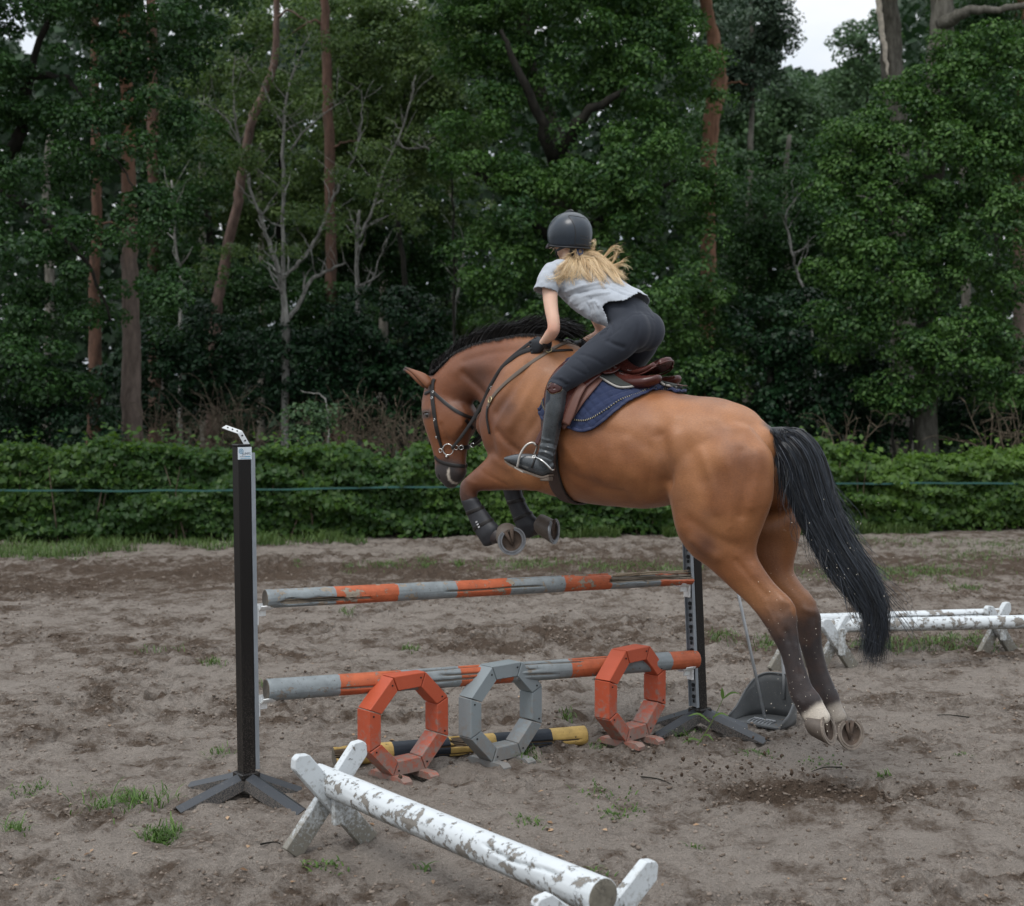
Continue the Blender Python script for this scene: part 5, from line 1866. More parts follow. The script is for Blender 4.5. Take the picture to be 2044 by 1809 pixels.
pad_r = hp(1200, 780, .3)
m = M('navy_quilted_cotton')
nz = m.noise(14, 4)
m.set(col=m.mix(nz, (0.014, 0.021, 0.052), (0.028, 0.040, 0.092)), rough=0.85, sheen=0.15, spec=0.2, nrm=m.bump(m.noise(260, 2), 0.25, 0.002))
NAVY = m.m
PAD = empty('saddle_pad', pad_r, 'navy blue quilted saddle pad with a braided edge under the saddle', 'saddle pad')
top_px = [(1176, 710), (1190, 720), (1212, 733), (1260, 757), (1320, 775), (1366, 787)]
bot_px = [(1079, 815), (1088, 838), (1124, 848), (1165, 860), (1200, 846), (1245, 810), (1283, 791), (1319, 778), (1357, 787)]
G = saddle_cloth('quilted_panel', top_px, bot_px, .010, NAVY, PAD, nu=110, nv=120, quilt=.062)
for js, nm in ((-1, 'l'), (0, 'r')):
    E = G[:, js]; C0 = G[:, js - 6 if js == -1 else 6]; outn = unit(np.tile(HL * (1 if js == -1 else -1), (len(E), 1)) + [0, 0, .3])
    ribbon(E + outn * 0.000, outn, .018, .008).build('binding', simple('navy_binding', (0.014, 0.022, 0.065), 0.7), PAD, smooth=True)
    # braided cord: short pale stitches along a dark line
    base_ = C0 + outn * 0.006
    sp_ = spline(base_[::6], 240)
    MB().tube(sp_[::2], .0028, 6).build('dark_cord', simple('cord_dark', (0.02, 0.02, 0.02), 0.7), PAD, smooth=True)
    mb = MB()
    for i in range(2, 238, 3):
        d = sp_[i + 1] - sp_[i - 1]; s_ = unit(np.cross(d, outn[0]))
        mb.tube([sp_[i] - s_ * .0045 + outn[0] * .003, sp_[i] + s_ * .0045 + outn[0] * .003], .0014, 4)
    st = mb.build('cord_stitches', simple('cord_gold', (0.36, 0.31, 0.20), 0.6, bump=0), PAD)
    st['kind'] = 'stuff'

HALF = empty('half_pad', hp(1280, 775, .2), 'dark green half pad with grey piping between saddle and blue pad', 'half pad')
GREEN = simple('dark_green_cloth', (0.026, 0.030, 0.027), 0.85, var=0.2, bump=0.3)
hb2 = [(1150, 742), (1180, 752), (1207, 766), (1240, 782), (1283, 778), (1326, 765), (1359, 779)]
ht2 = [(1194, 722), (1215, 734), (1245, 748), (1270, 756), (1310, 768), (1340, 776), (1362, 782)]
G2 = saddle_cloth('pad_body', ht2, hb2, .030, GREEN, HALF, nu=50, nv=50, thick=.022)
for js in (-1, 0):
    MB().tube(spline(G2[:, js][::4], 60), .0068, 8).build('piping', simple('grey_piping', (0.36, 0.34, 0.31), 0.7), HALF, smooth=True)

SAD = empty('saddle', hp(1260, 745, .1), 'polished brown leather jumping saddle on the back of the bay horse', 'saddle')
# seat
prof = np.array([(1220, 714, .040, .085), (1231, 704, .050, .075), (1239, 716, .060, .055), (1252, 731, .070, .035), (1272, 741, .090, .022), (1294, 739, .115, .022), (1312, 733, .120, .022), (1328, 726, .115, .020), (1340, 719, .080, .018)])
PR = spline(prof, 34)
G3 = np.zeros((34, 25, 3))
for i in range(34):
    c = hp(PR[i, 0], PR[i, 1], 0.0)
    for j in range(25):
        v = -1 + 2 * j / 24
        G3[i, j] = c + HL * v * PR[i, 2] - np.array([0, 0, PR[i, 3] * abs(v) ** 2.2]) + HX * (0.030 * v * v if i > 24 else 0) * (i - 24) / 9
o = mk('seat', G3.reshape(-1, 3), grid_faces(34, 25), LBRN, SAD, smooth=True)
sd = o.modifiers.new('s', 'SOLIDIFY'); sd.thickness = .022; sd.offset = -1
bv = o.modifiers.new('b', 'SUBSURF'); bv.levels = bv.render_levels = 1
for j in (0, -1):
    MB().tube(spline(G3[4:, j][::3], 40) - [0, 0, .004], .005, 8).build('seat_welt', LBRN, SAD, smooth=True)
MB().tube(spline(G3[-1, :][::4], 30) - [0, 0, .004], .006, 8).build('cantle_roll', LBRN, SAD, smooth=True)
# underside gullet and tree body so the seat does not float
for s in (1, -1):
    rows = []
    for (px, py, l, ra, rb) in ((1205, 738, .075, .026, .035), (1222, 750, .09, .034, .048), (1262, 762, .115, .036, .062), (1290, 763, .13, .034, .058), (1312, 757, .12, .024, .042)):
        c = hp(px + l * SN * 375, py - 4, l) if False else hp(px, py, l)
        if s < 0: c = mirror_h(c[None])[0]
        rows.append((c, np.array([0, 0, ra]), HL * s * rb, 2.3))
    MB().add(*loft(rows, n=16, sub=3)).build('panel', LBRN, SAD, smooth=True)
    # skirt: flat leather that runs from the seat down over the stirrup bar
    A = [(1200, 716), (1204, 730), (1200, 748), (1190, 758)]; B = [(1238, 722), (1252, 738), (1262, 748), (1250, 757)]
# flaps
def flap(name, rows, off, mat, thick=.006, nu=14, nv=22, roll=None):
    R = np.array(rows, float)                         # ax ay bx by
    R = spline(R, nv)
    G = np.zeros((nv, nu, 3))
    for i in range(nv):
        xa_, pa = xphi(R[i, 0], R[i, 1]); xb2, pb = xphi(R[i, 2], R[i, 3])
        for j in range(nu):
            t = j / (nu - 1)
            o_ = off
            if roll: o_ = off + roll * math.exp(-((t - 0.12) / 0.10) ** 2) * math.sin(PI * min(1, i / (nv - 1) * 1.1))
            G[i, j] = barrel(xa_ + (xb2 - xa_) * t, pa + (pb - pa) * t, o_)
    G = sm_grid(G, 2)
    for s in (1, -1):
        Gs = G.reshape(-1, 3) if s > 0 else mirror_h(G.reshape(-1, 3))
        o = mk(name, Gs, grid_faces(nv, nu), mat, SAD, smooth=True)
        sd = o.modifiers.new('s', 'SOLIDIFY'); sd.thickness = thick; sd.offset = 0
    return G
GF_ = flap('flap', [(1184, 718, 1222, 750), (1134, 738, 1198, 768), (1107, 766, 1172, 790), (1095, 798, 1150, 822), (1098, 834, 1130, 850)], .046, LBRN, roll=.022)
flap('sweat_flap', [(1170, 730, 1212, 760), (1130, 756, 1190, 786), (1108, 784, 1168, 812), (1102, 812, 1148, 840), (1105, 844, 1132, 858)], .030, LBRN2)
flap('girth_strap', [(1166, 776, 1178, 784), (1152, 798, 1166, 806), (1141, 822, 1156, 832), (1132, 846, 1146, 852)], .052, LBRN2, nu=5)
mb = MB()
mb.add(*ball(hp(1218, 742, .16), (.018, .008, .010), None, 10, 8)); mb.build('skirt_stud', STEEL, SAD, smooth=True)
flap('skirt', [(1200, 726, 1246, 752), (1186, 742, 1232, 764), (1180, 752, 1214, 766)], .060, LBRN, nu=10, nv=10)
strapP = np.array([hp(1352, 768, .02), hp(1362, 770, .02), hp(1372, 771, .02)])
ribbon(spline(strapP, 6), np.tile([0, -.3, 1.0], (6, 1)), .009, .003).build('back_strap', LBRN, SAD)
# girth
GIR = empty('girth', hp(1104, 965, .2), 'dark brown girth passing under the belly behind the elbow', 'girth')
x0g = xphi(1110, 880)[0]
xg2 = xphi(1114, 975)[0]
Gg = np.zeros((60, 7, 3))
for i in range(60):
    ph = math.radians(62 + (360 - 124) * i / 59)
    for j in range(7):
        Gg[i, j] = barrel((x0g + xg2) / 2 + 0.02 + (j / 6 - .5) * .085, ph, .010 + .004 * (1 if 0 < j < 6 else 0))
Gg = sm_grid(Gg, 2)
o = mk('girth_band', Gg.reshape(-1, 3), grid_faces(60, 7), leather('girth_leather', (0.060, 0.040, 0.034), 0.6), GIR, smooth=True)
sd = o.modifiers.new('s', 'SOLIDIFY'); sd.thickness = .010; sd.offset = 0
MB().tube(Gg[:, 0] , .006, 6).build('edge_roll', LBLK, GIR, smooth=True)

# ---- tendon boots on the fore legs
m = M('boot_shell')
nz = m.noise(30, 4, .6)
m.set(col=m.mix(nz, (0.012, 0.013, 0.016), (0.040, 0.041, 0.046)), rough=0.5, spec=0.35, nrm=m.bump(m.noise(200, 3), 0.3, .002))
SHELL = m.m
def tendon(rows, label, lab2=None):
    c0 = hsec(*rows[len(rows) // 2])[0]
    r = empty('tendon_boot', c0, label, 'leg boot', 'tendon boots on the front legs')
    V, F = hloft(rows, n=28, sub=6)
    MB().add(V, F).build('shell', SHELL, r, smooth=True)
    for t0_ in (0.28, 0.6):
        S = [hsec(*q) for q in rows]
        k = t0_ * (len(S) - 1); i = int(k); f_ = k - i
        c = S[i][0] * (1 - f_) + S[i + 1][0] * f_; A = S[i][1] * (1 - f_) + S[i + 1][1] * f_; B = S[i][2] * (1 - f_) + S[i + 1][2] * f_
        pts = [c + (A * math.cos(w) + B * math.sin(w)) * 1.01 for w in np.linspace(0, 2 * PI, 21)]
        N_ = [A * math.cos(w) + B * math.sin(w) for w in np.linspace(0, 2 * PI, 21)]
        ribbon(np.array(pts), np.array(N_), .022, .003).build('fastening_band', LBLK, r, smooth=True)
    return r
bL = tendon([(921, 1002, 956, 997, .040, .14), (928, 1018, 962, 1008, .037, .14), (937, 1038, 973, 1022, .036, .14), (946, 1058, 984, 1038, .040, .14), (957, 1076, 996, 1052, .044, .14), (963, 1086, 994, 1072, .034, .14)],
            'dark boot on the near foreleg, the leftmost of the two')
tendon([(1003, 974, 1040, 972, .042, -.14), (1009, 995, 1044, 990, .038, -.14), (1018, 1018, 1052, 1008, .036, -.14), (1026, 1040, 1062, 1024, .038, -.14), (1034, 1060, 1075, 1038, .044, -.14), (1046, 1072, 1078, 1050, .036, -.14)],
       'dark boot on the folded far foreleg with a bright shoe beside it')
q = hp(955, 1052, .195)
mb = MB(); 
for k in range(3):
    c = hp(951 + k * 2.4, 1042 + k * 5, .188)
    mb.box(c, (.011, .004, .009), np.stack([unit(np.cross(_F, [0.4, 0, -1])), _F, [0, 0, 1]], 1))
mb.build('maker_tab', simple('tab_white', (0.45, 0.45, 0.46), 0.6, bump=0), bL)
# ================================================================ RIDER
YR = math.radians(43)
RX = np.array([-math.cos(YR), math.sin(YR), 0]); RL = np.array([-math.sin(YR), -math.cos(YR), 0])
ZV = np.array([0, 0, 1.0])
def mirror_p(P):            # the rider's limbs are placed in the horse's frame
    return mirror_h(P)

def body_rows(rows, lat=RL, e=2.2):
    """rows: px, py, l, half thickness, half width; axis from neighbours"""
    C = np.array([hp(r[0], r[1], r[2]) for r in rows])
    T = unit(np.gradient(C, axis=0))
    out = []
    for c, t, r in zip(C, T, rows):
        th = unit(np.cross(t, lat)); wd = unit(np.cross(th, t))
        out.append((c, th * r[3], wd * r[4], e))
    return out
def limb(rows, flatten=1.0, mirror=False):
    C = np.array([hp(r[0], r[1], r[2]) for r in rows])
    if mirror: C = mirror_p(C)
    T = unit(np.gradient(C, axis=0))
    out = []
    for c, t, r in zip(C, T, rows):
        a, b = frame(t, HL if abs(t @ HL) < .9 else ZV)
        out.append((c, a * r[3], b * r[3] * (r[4] if len(r) > 4 else flatten), 2.0))
    return loft(out, n=20)
PER = empty('person', hp(1258, 690, 0), 'rider in black helmet, grey t-shirt and dark breeches folded forward over the bay horse', 'person')

# ---- skin
ARM = [(1104, 548, .150, .046), (1100, 563, .185, .048), (1098, 590, .215, .041), (1101, 620, .240, .0365), (1105, 643, .258, .034), (1105, 658, .262, .034), (1100, 667, .248, .033), (1093, 675, .222, .028), (1086, 682, HLAT + .022, .023), (1081, 687, HLAT + .008, .023, .8)]
THIGH = [(1256, 668, .075, .074), (1232, 685, .125, .080), (1200, 703, .175, .076), (1166, 728, .24, .066), (1136, 752, .30, .061), (1112, 775, .335, .050), (1108, 800, .345, .050), (1104, 840, .35, .047), (1098, 885, .355, .034), (1090, 915, .36, .032)]
torso = body_rows([(1262, 684, 0, .055, .090), (1260, 668, 0, .070, .115), (1254, 644, 0, .080, .120), (1244, 620, 0, .078, .112), (1218, 600, 0, .085, .118), (1188, 582, 0, .092, .130), (1158, 564, 0, .085, .150), (1136, 549, 0, .060, .145), (1124, 538, 0, .040, .08)])
HC = hp(1137, 476, 0)
YH = math.radians(60)
FX = unit(np.array([-math.cos(YH), math.sin(YH), -0.10])); FL = unit(np.array([-math.sin(YH), -math.cos(YH), 0])); FU = np.cross(FX, FL) * -1
if FU[2] < 0: FU = -FU
HR = np.stack([FX, FL, FU], 1)
def H(x, y, z): return HC + FX * x + FL * y + FU * z
parts = [loft(torso, n=28), limb(ARM), limb(ARM, mirror=True), limb(THIGH), limb(THIGH, mirror=True)]
neck0 = hp(1130, 545, 0)
parts.append(loft([(neck0, FX * .062, FL * .066, 2), (neck0 * .5 + H(-.03, 0, -.085) * .5, FX * .050, FL * .050, 2), (H(-.022, 0, -.06), FX * .050, FL * .048, 2), (H(-.01, 0, -.01), FX * .05, FL * .05, 2)], n=20))
parts.append(ball(H(0, 0, .01), (.092, .073, .100), HR))
parts.append(ball(H(.035, 0, -.045), (.056, .056, .070), HR))
parts.append(ball(H(.062, 0, -.090), (.026, .032, .022), HR))           # chin
parts.append(loft([(H(.083, 0, -.012), FL * .007, FX * .008, 2), (H(.093, 0, -.030), FL * .010, FX * .011, 2), (H(.101, 0, -.045), FL * .014, FX * .012, 2)], n=12))   # nose
parts.append(ball(H(.082, 0, -.070), (.014, .024, .008), HR)); parts.append(ball(H(.080, 0, -.077), (.014, .020, .007), HR))   # lips
for s in (1, -1):
    parts.append(ball(H(.060, s * .038, -.030), (.030, .028, .028), HR))        # cheekbones
    parts.append(loft([(H(.0, s * .050, -.060), FX * .03, FL * .02, 2), (H(.045, s * .038, -.082), FX * .02, FL * .016, 2)], n=12))
BV, BF, BN = remesh(parts, 0.0080, smooth=3)
bl = np.zeros(len(BV))
for q in ((1103, 656, .265),):
    for P3 in (hp(*q), mirror_p(hp(*q)[None])[0]):
        bl = np.maximum(bl, np.exp(-(np.linalg.norm(BV - P3, axis=1) / .035) ** 2))
m = M('skin')
nz = m.noise(9, 4)
m.set(col=m.mix(m.attr('flush'), m.mix(nz, (0.60, 0.365, 0.260), (0.70, 0.46, 0.345)), (0.60, 0.25, 0.17)), rough=0.5, spec=0.4, sss=0.12, nrm=m.bump(m.noise(120, 3), 0.08, .001))
m.b.inputs['Subsurface Radius'].default_value = (0.02, 0.008, 0.004)
SKIN = m.m
BODY = mk('body', BV, BF, SKIN, PER, smooth=True, va={'flush': bl})
bbvh = bvh_of(BV, BF)
for s in (1, -1):
    # ears, eyes, brows
    c = H(-.008, s * .074, -.030)
    rows = [(c + FU * .026 + FX * .004, FX * .012, FL * .005, 2), (c + FU * .012 - FX * .004 + FL * s * .004, FX * .016, FL * .007, 2), (c - FU * .010, FX * .011, FL * .006, 2), (c - FU * .026 + FX * .006, FX * .007, FL * .005, 2)]
    MB().add(*loft(rows, n=12)).build('ear', SKIN, PER, smooth=True)
    MB().add(*ball(H(.078, s * .030, -.010), (.012, .013, .010), HR, 14, 10)).build('eye', simple('eye_white' + str(s), (.7, .68, .65), .2, bump=0), PER, smooth=True)
    MB().add(*ball(H(.0885, s * .030, -.010), (.003, .0055, .0055), HR, 12, 8)).build('iris', simple('iris' + str(s), (.08, .12, .14), .15, bump=0), PER, smooth=True)
    MB().tube([H(.086, s * .016, .004), H(.088, s * .032, .008), H(.080, s * .046, .002)], [.002, .0025, .0012], 6).build('eyebrow', simple('brow' + str(s), (.20, .12, .06), .8, bump=0), PER)

# ---- breeches
pel = body_rows([(1222, 596, 0, .083, .120), (1238, 613, 0, .090, .128), (1254, 632, 0, .104, .148), (1264, 654, 0, .112, .162), (1266, 672, 0, .098, .142), (1266, 684, 0, .07, .10)])
TH_B = [(1256, 660, .080, .098), (1234, 682, .122, .101), (1204, 702, .172, .095), (1168, 727, .24, .081), (1138, 751, .30, .067), (1113, 772, .335, .056), (1109, 796, .345, .053), (1106, 820, .35, .050)]
parts = [loft(pel, n=28), limb(TH_B), limb(TH_B, mirror=True)]
pc = hp(1266, 668, 0)
for s in (1, -1):
    parts.append(ball(pc - RX * .045 + RL * s * .060 + ZV * .020, (.090, .094, .104), np.stack([RX, RL, ZV], 1)))
parts.append(ball(pc - RX * .030 + ZV * .022, (.100, .115, .108), np.stack([RX, RL, ZV], 1)))
QV, QF, QN = remesh(parts, 0.0075, smooth=7)
qb = bvh_of(QV, QF)
def relief(V, N, bvh, strokes, lim=2.0):
    d_ = np.zeros(len(V))
    for pts, w, amp in strokes:
        P3 = [h for h in (hit(x, y, bvh)[0] for x, y in pts) if h is not None]
        if len(P3) < 2: continue
        P3 = spline(np.array(P3), len(P3) * 4)
        D = np.full(len(V), 9.0)
        for a, b in zip(P3[:-1], P3[1:]): D = np.minimum(D, seg_dist(V, a, b)[0])
        d_ += amp * np.exp(-(D / w) ** 2)
    return V + N * d_[:, None]
QV = relief(QV, QN, qb, [
    ([(1270, 610), (1276, 632), (1276, 652), (1270, 676), (1262, 695)], .010, -.0035),        # centre seam
    ([(1237, 660), (1247, 640), (1262, 629), (1276, 627), (1292, 628), (1308, 640)], .004, -.0030),  # yoke seam
    ([(1213, 607), (1225, 612), (1250, 612), (1290, 612)], .004, -.003),
    ([(1197, 648), (1206, 652), (1214, 652)], .007, .011), ([(1193, 657), (1204, 660), (1212, 657)], .006, -.010), ([(1190, 664), (1200, 666), (1210, 661)], .006, .009),
    ([(1212, 680), (1228, 688), (1245, 694)], .010, -.008), ([(1150, 716), (1165, 726), (1176, 740)], .004, -.003),
    ([(1140, 700), (1170, 690), (1215, 672), (1240, 655)], .0035, -.0022),
    ([(1098, 762), (1112, 766), (1126, 774)], .005, .007), ([(1100, 756), (1116, 759), (1132, 768)], .005, -.007), ([(1104, 748), (1118, 753), (1136, 762)], .005, .006), ([(1160, 708), (1185, 716), (1205, 728)], .007, -.004), ([(1128, 728), (1148, 738), (1168, 748)], .006, -.004), ([(1215, 640), (1222, 656), (1218, 676)], .008, -.006), ([(1282, 600), (1296, 622), (1306, 640)], .008, .004)])
m = M('slate_breeches')
nz = m.noise(5, 3)
wv = m.noise(400, 2)
m.set(col=m.mix(nz, (0.022, 0.026, 0.035), (0.035, 0.040, 0.053)), rough=0.72, sheen=0.14, sheenr=0.4, spec=0.2, nrm=m.bump(m.noise(26, 4), 0.14, .004, m.bump(wv, 0.12, .001)))
BRE = m.m
mk('breeches', QV, QF, BRE, PER, smooth=True)

# ---- t-shirt: closed loft, then opened at hem, sleeves and neck
sh = body_rows([(1296, 646, 0, .120, .165), (1268, 632, 0, .122, .166), (1246, 618, 0, .120, .163), (1220, 601, 0, .116, .152), (1190, 583, 0, .122, .152), (1160, 566, 0, .117, .170), (1138, 550, 0, .080, .166), (1124, 538, 0, .055, .11), (1116, 528, 0, .045, .06)])
# loose cloth sags below the belly
SLV = [(1120, 545, .10, .075), (1104, 550, .160, .066), (1096, 562, .195, .061), (1091, 578, .215, .064), (1089, 596, .225, .064)]
parts = [loft(sh, n=30), limb(SLV), limb(SLV, mirror=True)]
parts.append(loft(body_rows([(1232, 622, 0.05, .085, .11), (1200, 612, .05, .085, .11), (1165, 596, .05, .075, .11)]), n=20))
TV, TF, TN = remesh(parts, 0.0072, smooth=5)
tb = bvh_of(TV, TF)
TV = relief(TV, TN, tb, [
    ([(1112, 590), (1130, 582), (1160, 572), (1200, 566)], .007, .010), ([(1114, 598), (1135, 592), (1165, 583), (1210, 577)], .006, -.009), ([(1116, 606), (1140, 602), (1175, 590), (1215, 586)], .006, .010),
    ([(1125, 616), (1150, 612), (1180, 597)], .006, -.009), ([(1135, 622), (1160, 618), (1186, 602), (1196, 612)], .005, .010),
    ([(1185, 605), (1190, 620), (1196, 640)], .006, .008), ([(1172, 606), (1178, 622), (1184, 640)], .006, -.008),
    ([(1220, 578), (1245, 588), (1275, 598)], .007, -.008), ([(1225, 570), (1250, 580), (1285, 596)], .006, .007), ([(1200, 560), (1225, 575), (1250, 596)], .006, -.006),
    ([(1108, 545), (1114, 565), (1114, 588)], .010, -.012), ([(1130, 560), (1150, 556), (1180, 560)], .012, -.006), ([(1088, 560), (1094, 572), (1098, 584)], .005, -.005), ([(1098, 556), (1102, 570), (1106, 584)], .005, .005)])
Tt = TV.copy()
TV = TV + TN * ((fbm(TV * [1, 1, 1.8], 16, 3, 81) - .5) * .014)[:, None]
Tf = np.asarray(TF); cen = TV[Tf].mean(1)
# hem plane
ax = unit(hp(1160, 566, 0) - hp(1246, 618, 0)); hc = hp(1262, 628, 0)
thk = unit(np.cross(ax, RL))
rel = cen - hc
ang = np.arctan2(rel @ thk, rel @ RL)
along = rel @ ax
upv = rel @ (thk if thk[2] > 0 else -thk); latv = rel @ RL
wave = 0.012 * np.sin(ang * 5 + 1) + 0.008 * np.sin(ang * 9)
lim = 0.004 + wave + 0.085 * sstep(latv, 0.04, 0.15) * (1 - np.abs(np.clip(upv / .12, -1, 1)))
keep = along > lim
def open_at(base, tip, f):
    d = unit(tip - base)
    r = cen - (base + (tip - base) * f)
    return ~((r @ d > 0) & (np.linalg.norm(cen - tip, axis=1) < .115))
for mir_ in (False, True):
    a_, b_ = hp(*SLV[2][:3]), hp(*SLV[4][:3])
    if mir_: a_, b_ = mirror_p(np.array([a_, b_]))
    keep &= open_at(a_, b_, .62)
nk = hp(1124, 536, 0)
keep &= np.linalg.norm(cen - (nk + ZV * .012 + RX * .035), axis=1) > .066
TF2 = Tf[keep]
used, inv = np.unique(TF2, return_inverse=True)
m = M('heather_grey_jersey')
nz = m.noise(180, 3, .7); n2 = m.noise(12, 3)
m.set(col=m.mix(nz, (0.31, 0.335, 0.370), (0.44, 0.47, 0.51)), rough=0.85, sheen=0.25, spec=0.2, nrm=m.bump(n2, 0.25, .006, m.bump(m.noise(420, 2), 0.2, .001)))
JER = m.m
o = mk('t_shirt', TV[used], inv.reshape(-1, 4), JER, PER, smooth=True)
sd = o.modifiers.new('s', 'SOLIDIFY'); sd.thickness = .003; sd.offset = 1
tb = bvh_of(TV[used], inv.reshape(-1, 4))

# ---- riding boots
BT = [(1097, 762, 1133, 778, .053, .338), (1094, 774, 1131, 787, .053, .342), (1091, 792, 1129, 803, .053, .345), (1087, 820, 1126, 828, .053, .35), (1083, 848, 1120, 856, .048, .355), (1080, 872, 1115, 880, .042, .358), (1077, 892, 1111, 900, .038, .36), (1073, 908, 1108, 922, .038, .36), (1073, 916, 1103, 940, .036, .36)]
FT = [(1103, 922, 1097, 946, .028, .36), (1082, 912, 1084, 951, .033, .36), (1064, 906, 1060, 943, .036, .362), (1044, 905, 1038, 933, .041, .368), (1026, 907, 1022, 926, .036, .372), (1011, 911, 1009, 920, .018, .374)]
WV, WF, WN = remesh([hloft(BT, n=26), hloft(FT, n=24)], 0.0052, smooth=5)
wb = bvh_of(WV, WF)
WV = relief(WV, WN, wb, [([(1078, 890), (1094, 893), (1108, 897)], .004, .006), ([(1078, 896), (1092, 900), (1107, 904)], .004, -.006), ([(1076, 903), (1088, 903), (1104, 911)], .004, .006),
                         ([(1074, 908), (1086, 912), (1100, 918)], .004, -.006), ([(1080, 884), (1096, 885), (1110, 889)], .004, -.005), ([(1082, 876), (1096, 880)], .005, .004),
                         ([(1128, 800), (1122, 840), (1112, 885), (1104, 930)], .0035, .004)])
wb = bvh_of(WV, WF)
m = M('sky_sheen_boot')
nz = m.noise(7, 6, .7); nf = m.noise(60, 4, .7)
cz = m.node('ShaderNodeSeparateXYZ', i_0=m.coord('Object'))
m.set(col=m.mix(m.ramp(nz, [(.35, 0.0), (.75, .8)]), (0.012, 0.016, 0.019), (0.085, 0.098, 0.108)), rough=m.ramp(nf, [(.3, .22), (.7, .40)]), coat=.5, coatr=.18, spec=.5, nrm=m.bump(nf, .18, .002))  # blue-grey mottling paints sky reflection into the black leather
BOOTM = m.m
m = M('scuffed_sole'); m.set(col=m.mix(m.noise(40, 4), (0.06, 0.042, 0.03), (0.21, 0.165, 0.13)), rough=.8); SOLEM = m.m
CUFF = leather('burgundy_patent', (0.050, 0.013, 0.010), 0.22)
def mm(P, s): return P if s > 0 else mirror_p(P)
for s in (1, -1):
    bo = mk('riding_boot', mm(WV, s), WF, BOOTM, PER, smooth=True)
    # sole and heel
    rows = []
    for (px, py, b) in ((1088, 953, .030), (1074, 948, .031)):
        pass
    P_ = np.array([hp(x, y, l) for x, y, l in ((1100, 948, .36), (1084, 951, .36), (1060, 943, .362), (1038, 933.5, .368), (1022, 926, .372), (1009, 919, .374))])
    w_ = np.interp(np.linspace(0, 1, 26), [0, .2, .4, .6, .8, 1], [.026, .031, .031, .039, .034, .010])
    C = spline(P_, 26)
    V = []
    for c, w in zip(C, w_):
        for sx in (-1, 1):
            for dz in (.002, -.007): V.append(c + HL * sx * w + ZV * dz)
    V = np.array(V); F = []
    for i in range(25):
        a = i * 4; b = a + 4
        F += [[a, a + 1, b + 1, b], [a + 2, b + 2, b + 3, a + 3], [a, b, b + 2, a + 2], [a + 1, a + 3, b + 3, b + 1]]
    F += [[0, 2, 3, 1], [100, 101, 103, 102]]
    MB().add(mm(V, s), F).build('boot_sole', SOLEM, bo, auto=.6)
    mb = MB(); 
    hcx = C[3] - ZV * .018
    hv = []
    for (u, w) in ((-.026, .7), (-.030, .9), (.028, 1.0)):
        pass
    mb.box(mm((C[3] - ZV * .014)[None], s)[0], (.052, .052, .022), np.stack([HX, HL, ZV], 1), .004)
    mb.build('boot_heel', SOLEM, bo)
    # burgundy top: a scalloped oval laid on the outside of the shaft
    cx_, cy_ = 1108, 779
    ring = []
    for k in range(28):
        w = 2 * PI * k / 28
        ring.append((cx_ - 1 + 14 * math.cos(w), cy_ - 3 + 12.5 * math.sin(w) * (1.0 if math.sin(w) < 0 else (0.8 + .12 * math.cos(3 * w)))))
    V = []; ok = True
    for f_ in (1.0, .66, .33, .02):
        for (x, y) in ring:
            h, nn = hit(cx_ - 1 + (x - cx_ + 1) * f_, cy_ - 3 + (y - cy_ + 3) * f_, wb)
            if h is None: h = V[-1] if V else hp(x, y, .39); nn = HL
            V.append(h + nn * .003)
    V = np.array(V)
    F = [[i * 28 + k, i * 28 + (k + 1) % 28, (i + 1) * 28 + (k + 1) % 28, (i + 1) * 28 + k] for i in range(3) for k in range(28)]
    o = mk('boot_top_patch', mm(V, s), F, CUFF, bo, smooth=True)
    sd = o.modifiers.new('s', 'SOLIDIFY'); sd.thickness = .003; sd.offset = 0
    MB().tube(mm(np.vstack([V[:28], V[:1]]), s), .0016, 6).build('patch_piping', BRASS, bo, smooth=True)
    # spur: a band over the instep, a steel fork round the heel
    P, N = surf_path([(1062, 934), (1066, 922), (1070, 911), (1073, 908)], 12, .003, wb)
    sp = empty('spur', mm(hp(1090, 925, .36)[None], s)[0], ('steel spur strapped on the boot nearest the camera' if s > 0 else 'steel spur strapped on the boot hidden behind the horse'), 'spur', 'spurs on the riding boots')
    ribbon(mm(P, s), mir_vec(N) if s < 0 else N, .009, .003).build('spur_strap', LBLK, sp, smooth=True)
    P, N = surf_path([(1066, 913), (1076, 915), (1086, 922), (1096, 932), (1101, 938)], 16, .004, wb)
    P = np.vstack([P, [P[-1] + (hp(1107, 937, .35) - hp(1101, 938, .36))]])
    MB().tube(mm(spline(P, 20), s), np.interp(np.linspace(0, 1, 20), [0, .8, 1], [.0045, .0055, .004]), 8).build('spur_fork', STEEL, sp, smooth=True)
    h, nn = hit(1067, 913, wb)
    MB().add(*torus(mm((h + nn * .006)[None], s)[0], .0085, .0022, nn if s > 0 else mir_vec(nn[None])[0], n=12, k=6)).build('spur_buckle', STEEL, sp, smooth=True)
    # stirrup and leather
    st = empty('stirrup', mm(hp(1050, 935, .37)[None], s)[0], ('pale stirrup iron round the toe of the boot nearest the camera' if s > 0 else 'stirrup iron on the far side of the horse'), 'stirrup', 'stirrups under the riding boots')
    outer = np.array([hp(1070, 889, .375), hp(1063, 884, .385), hp(1052, 888, .40), hp(1043, 899, .412), hp(1037, 912, .420), hp(1034, 926, .422), hp(1032, 933, .420)])
    innr = np.array([hp(1070, 889, .375), hp(1072, 888, .36), hp(1072, 894, .335), hp(1068, 905, .320), hp(1062, 918, .315), hp(1057, 930, .315), hp(1054, 938, .316)])
    IRON = simple('pale_stirrup_alloy' + str(s), (0.48, 0.45, 0.41), 0.35, metal=.6, var=.15)
    MB().tube(mm(spline(outer, 24), s), .0062, 8).build('stirrup_arch', IRON, st, smooth=True)
    MB().tube(mm(spline(innr, 24), s), .0062, 8).build('stirrup_arch', IRON, st, smooth=True)
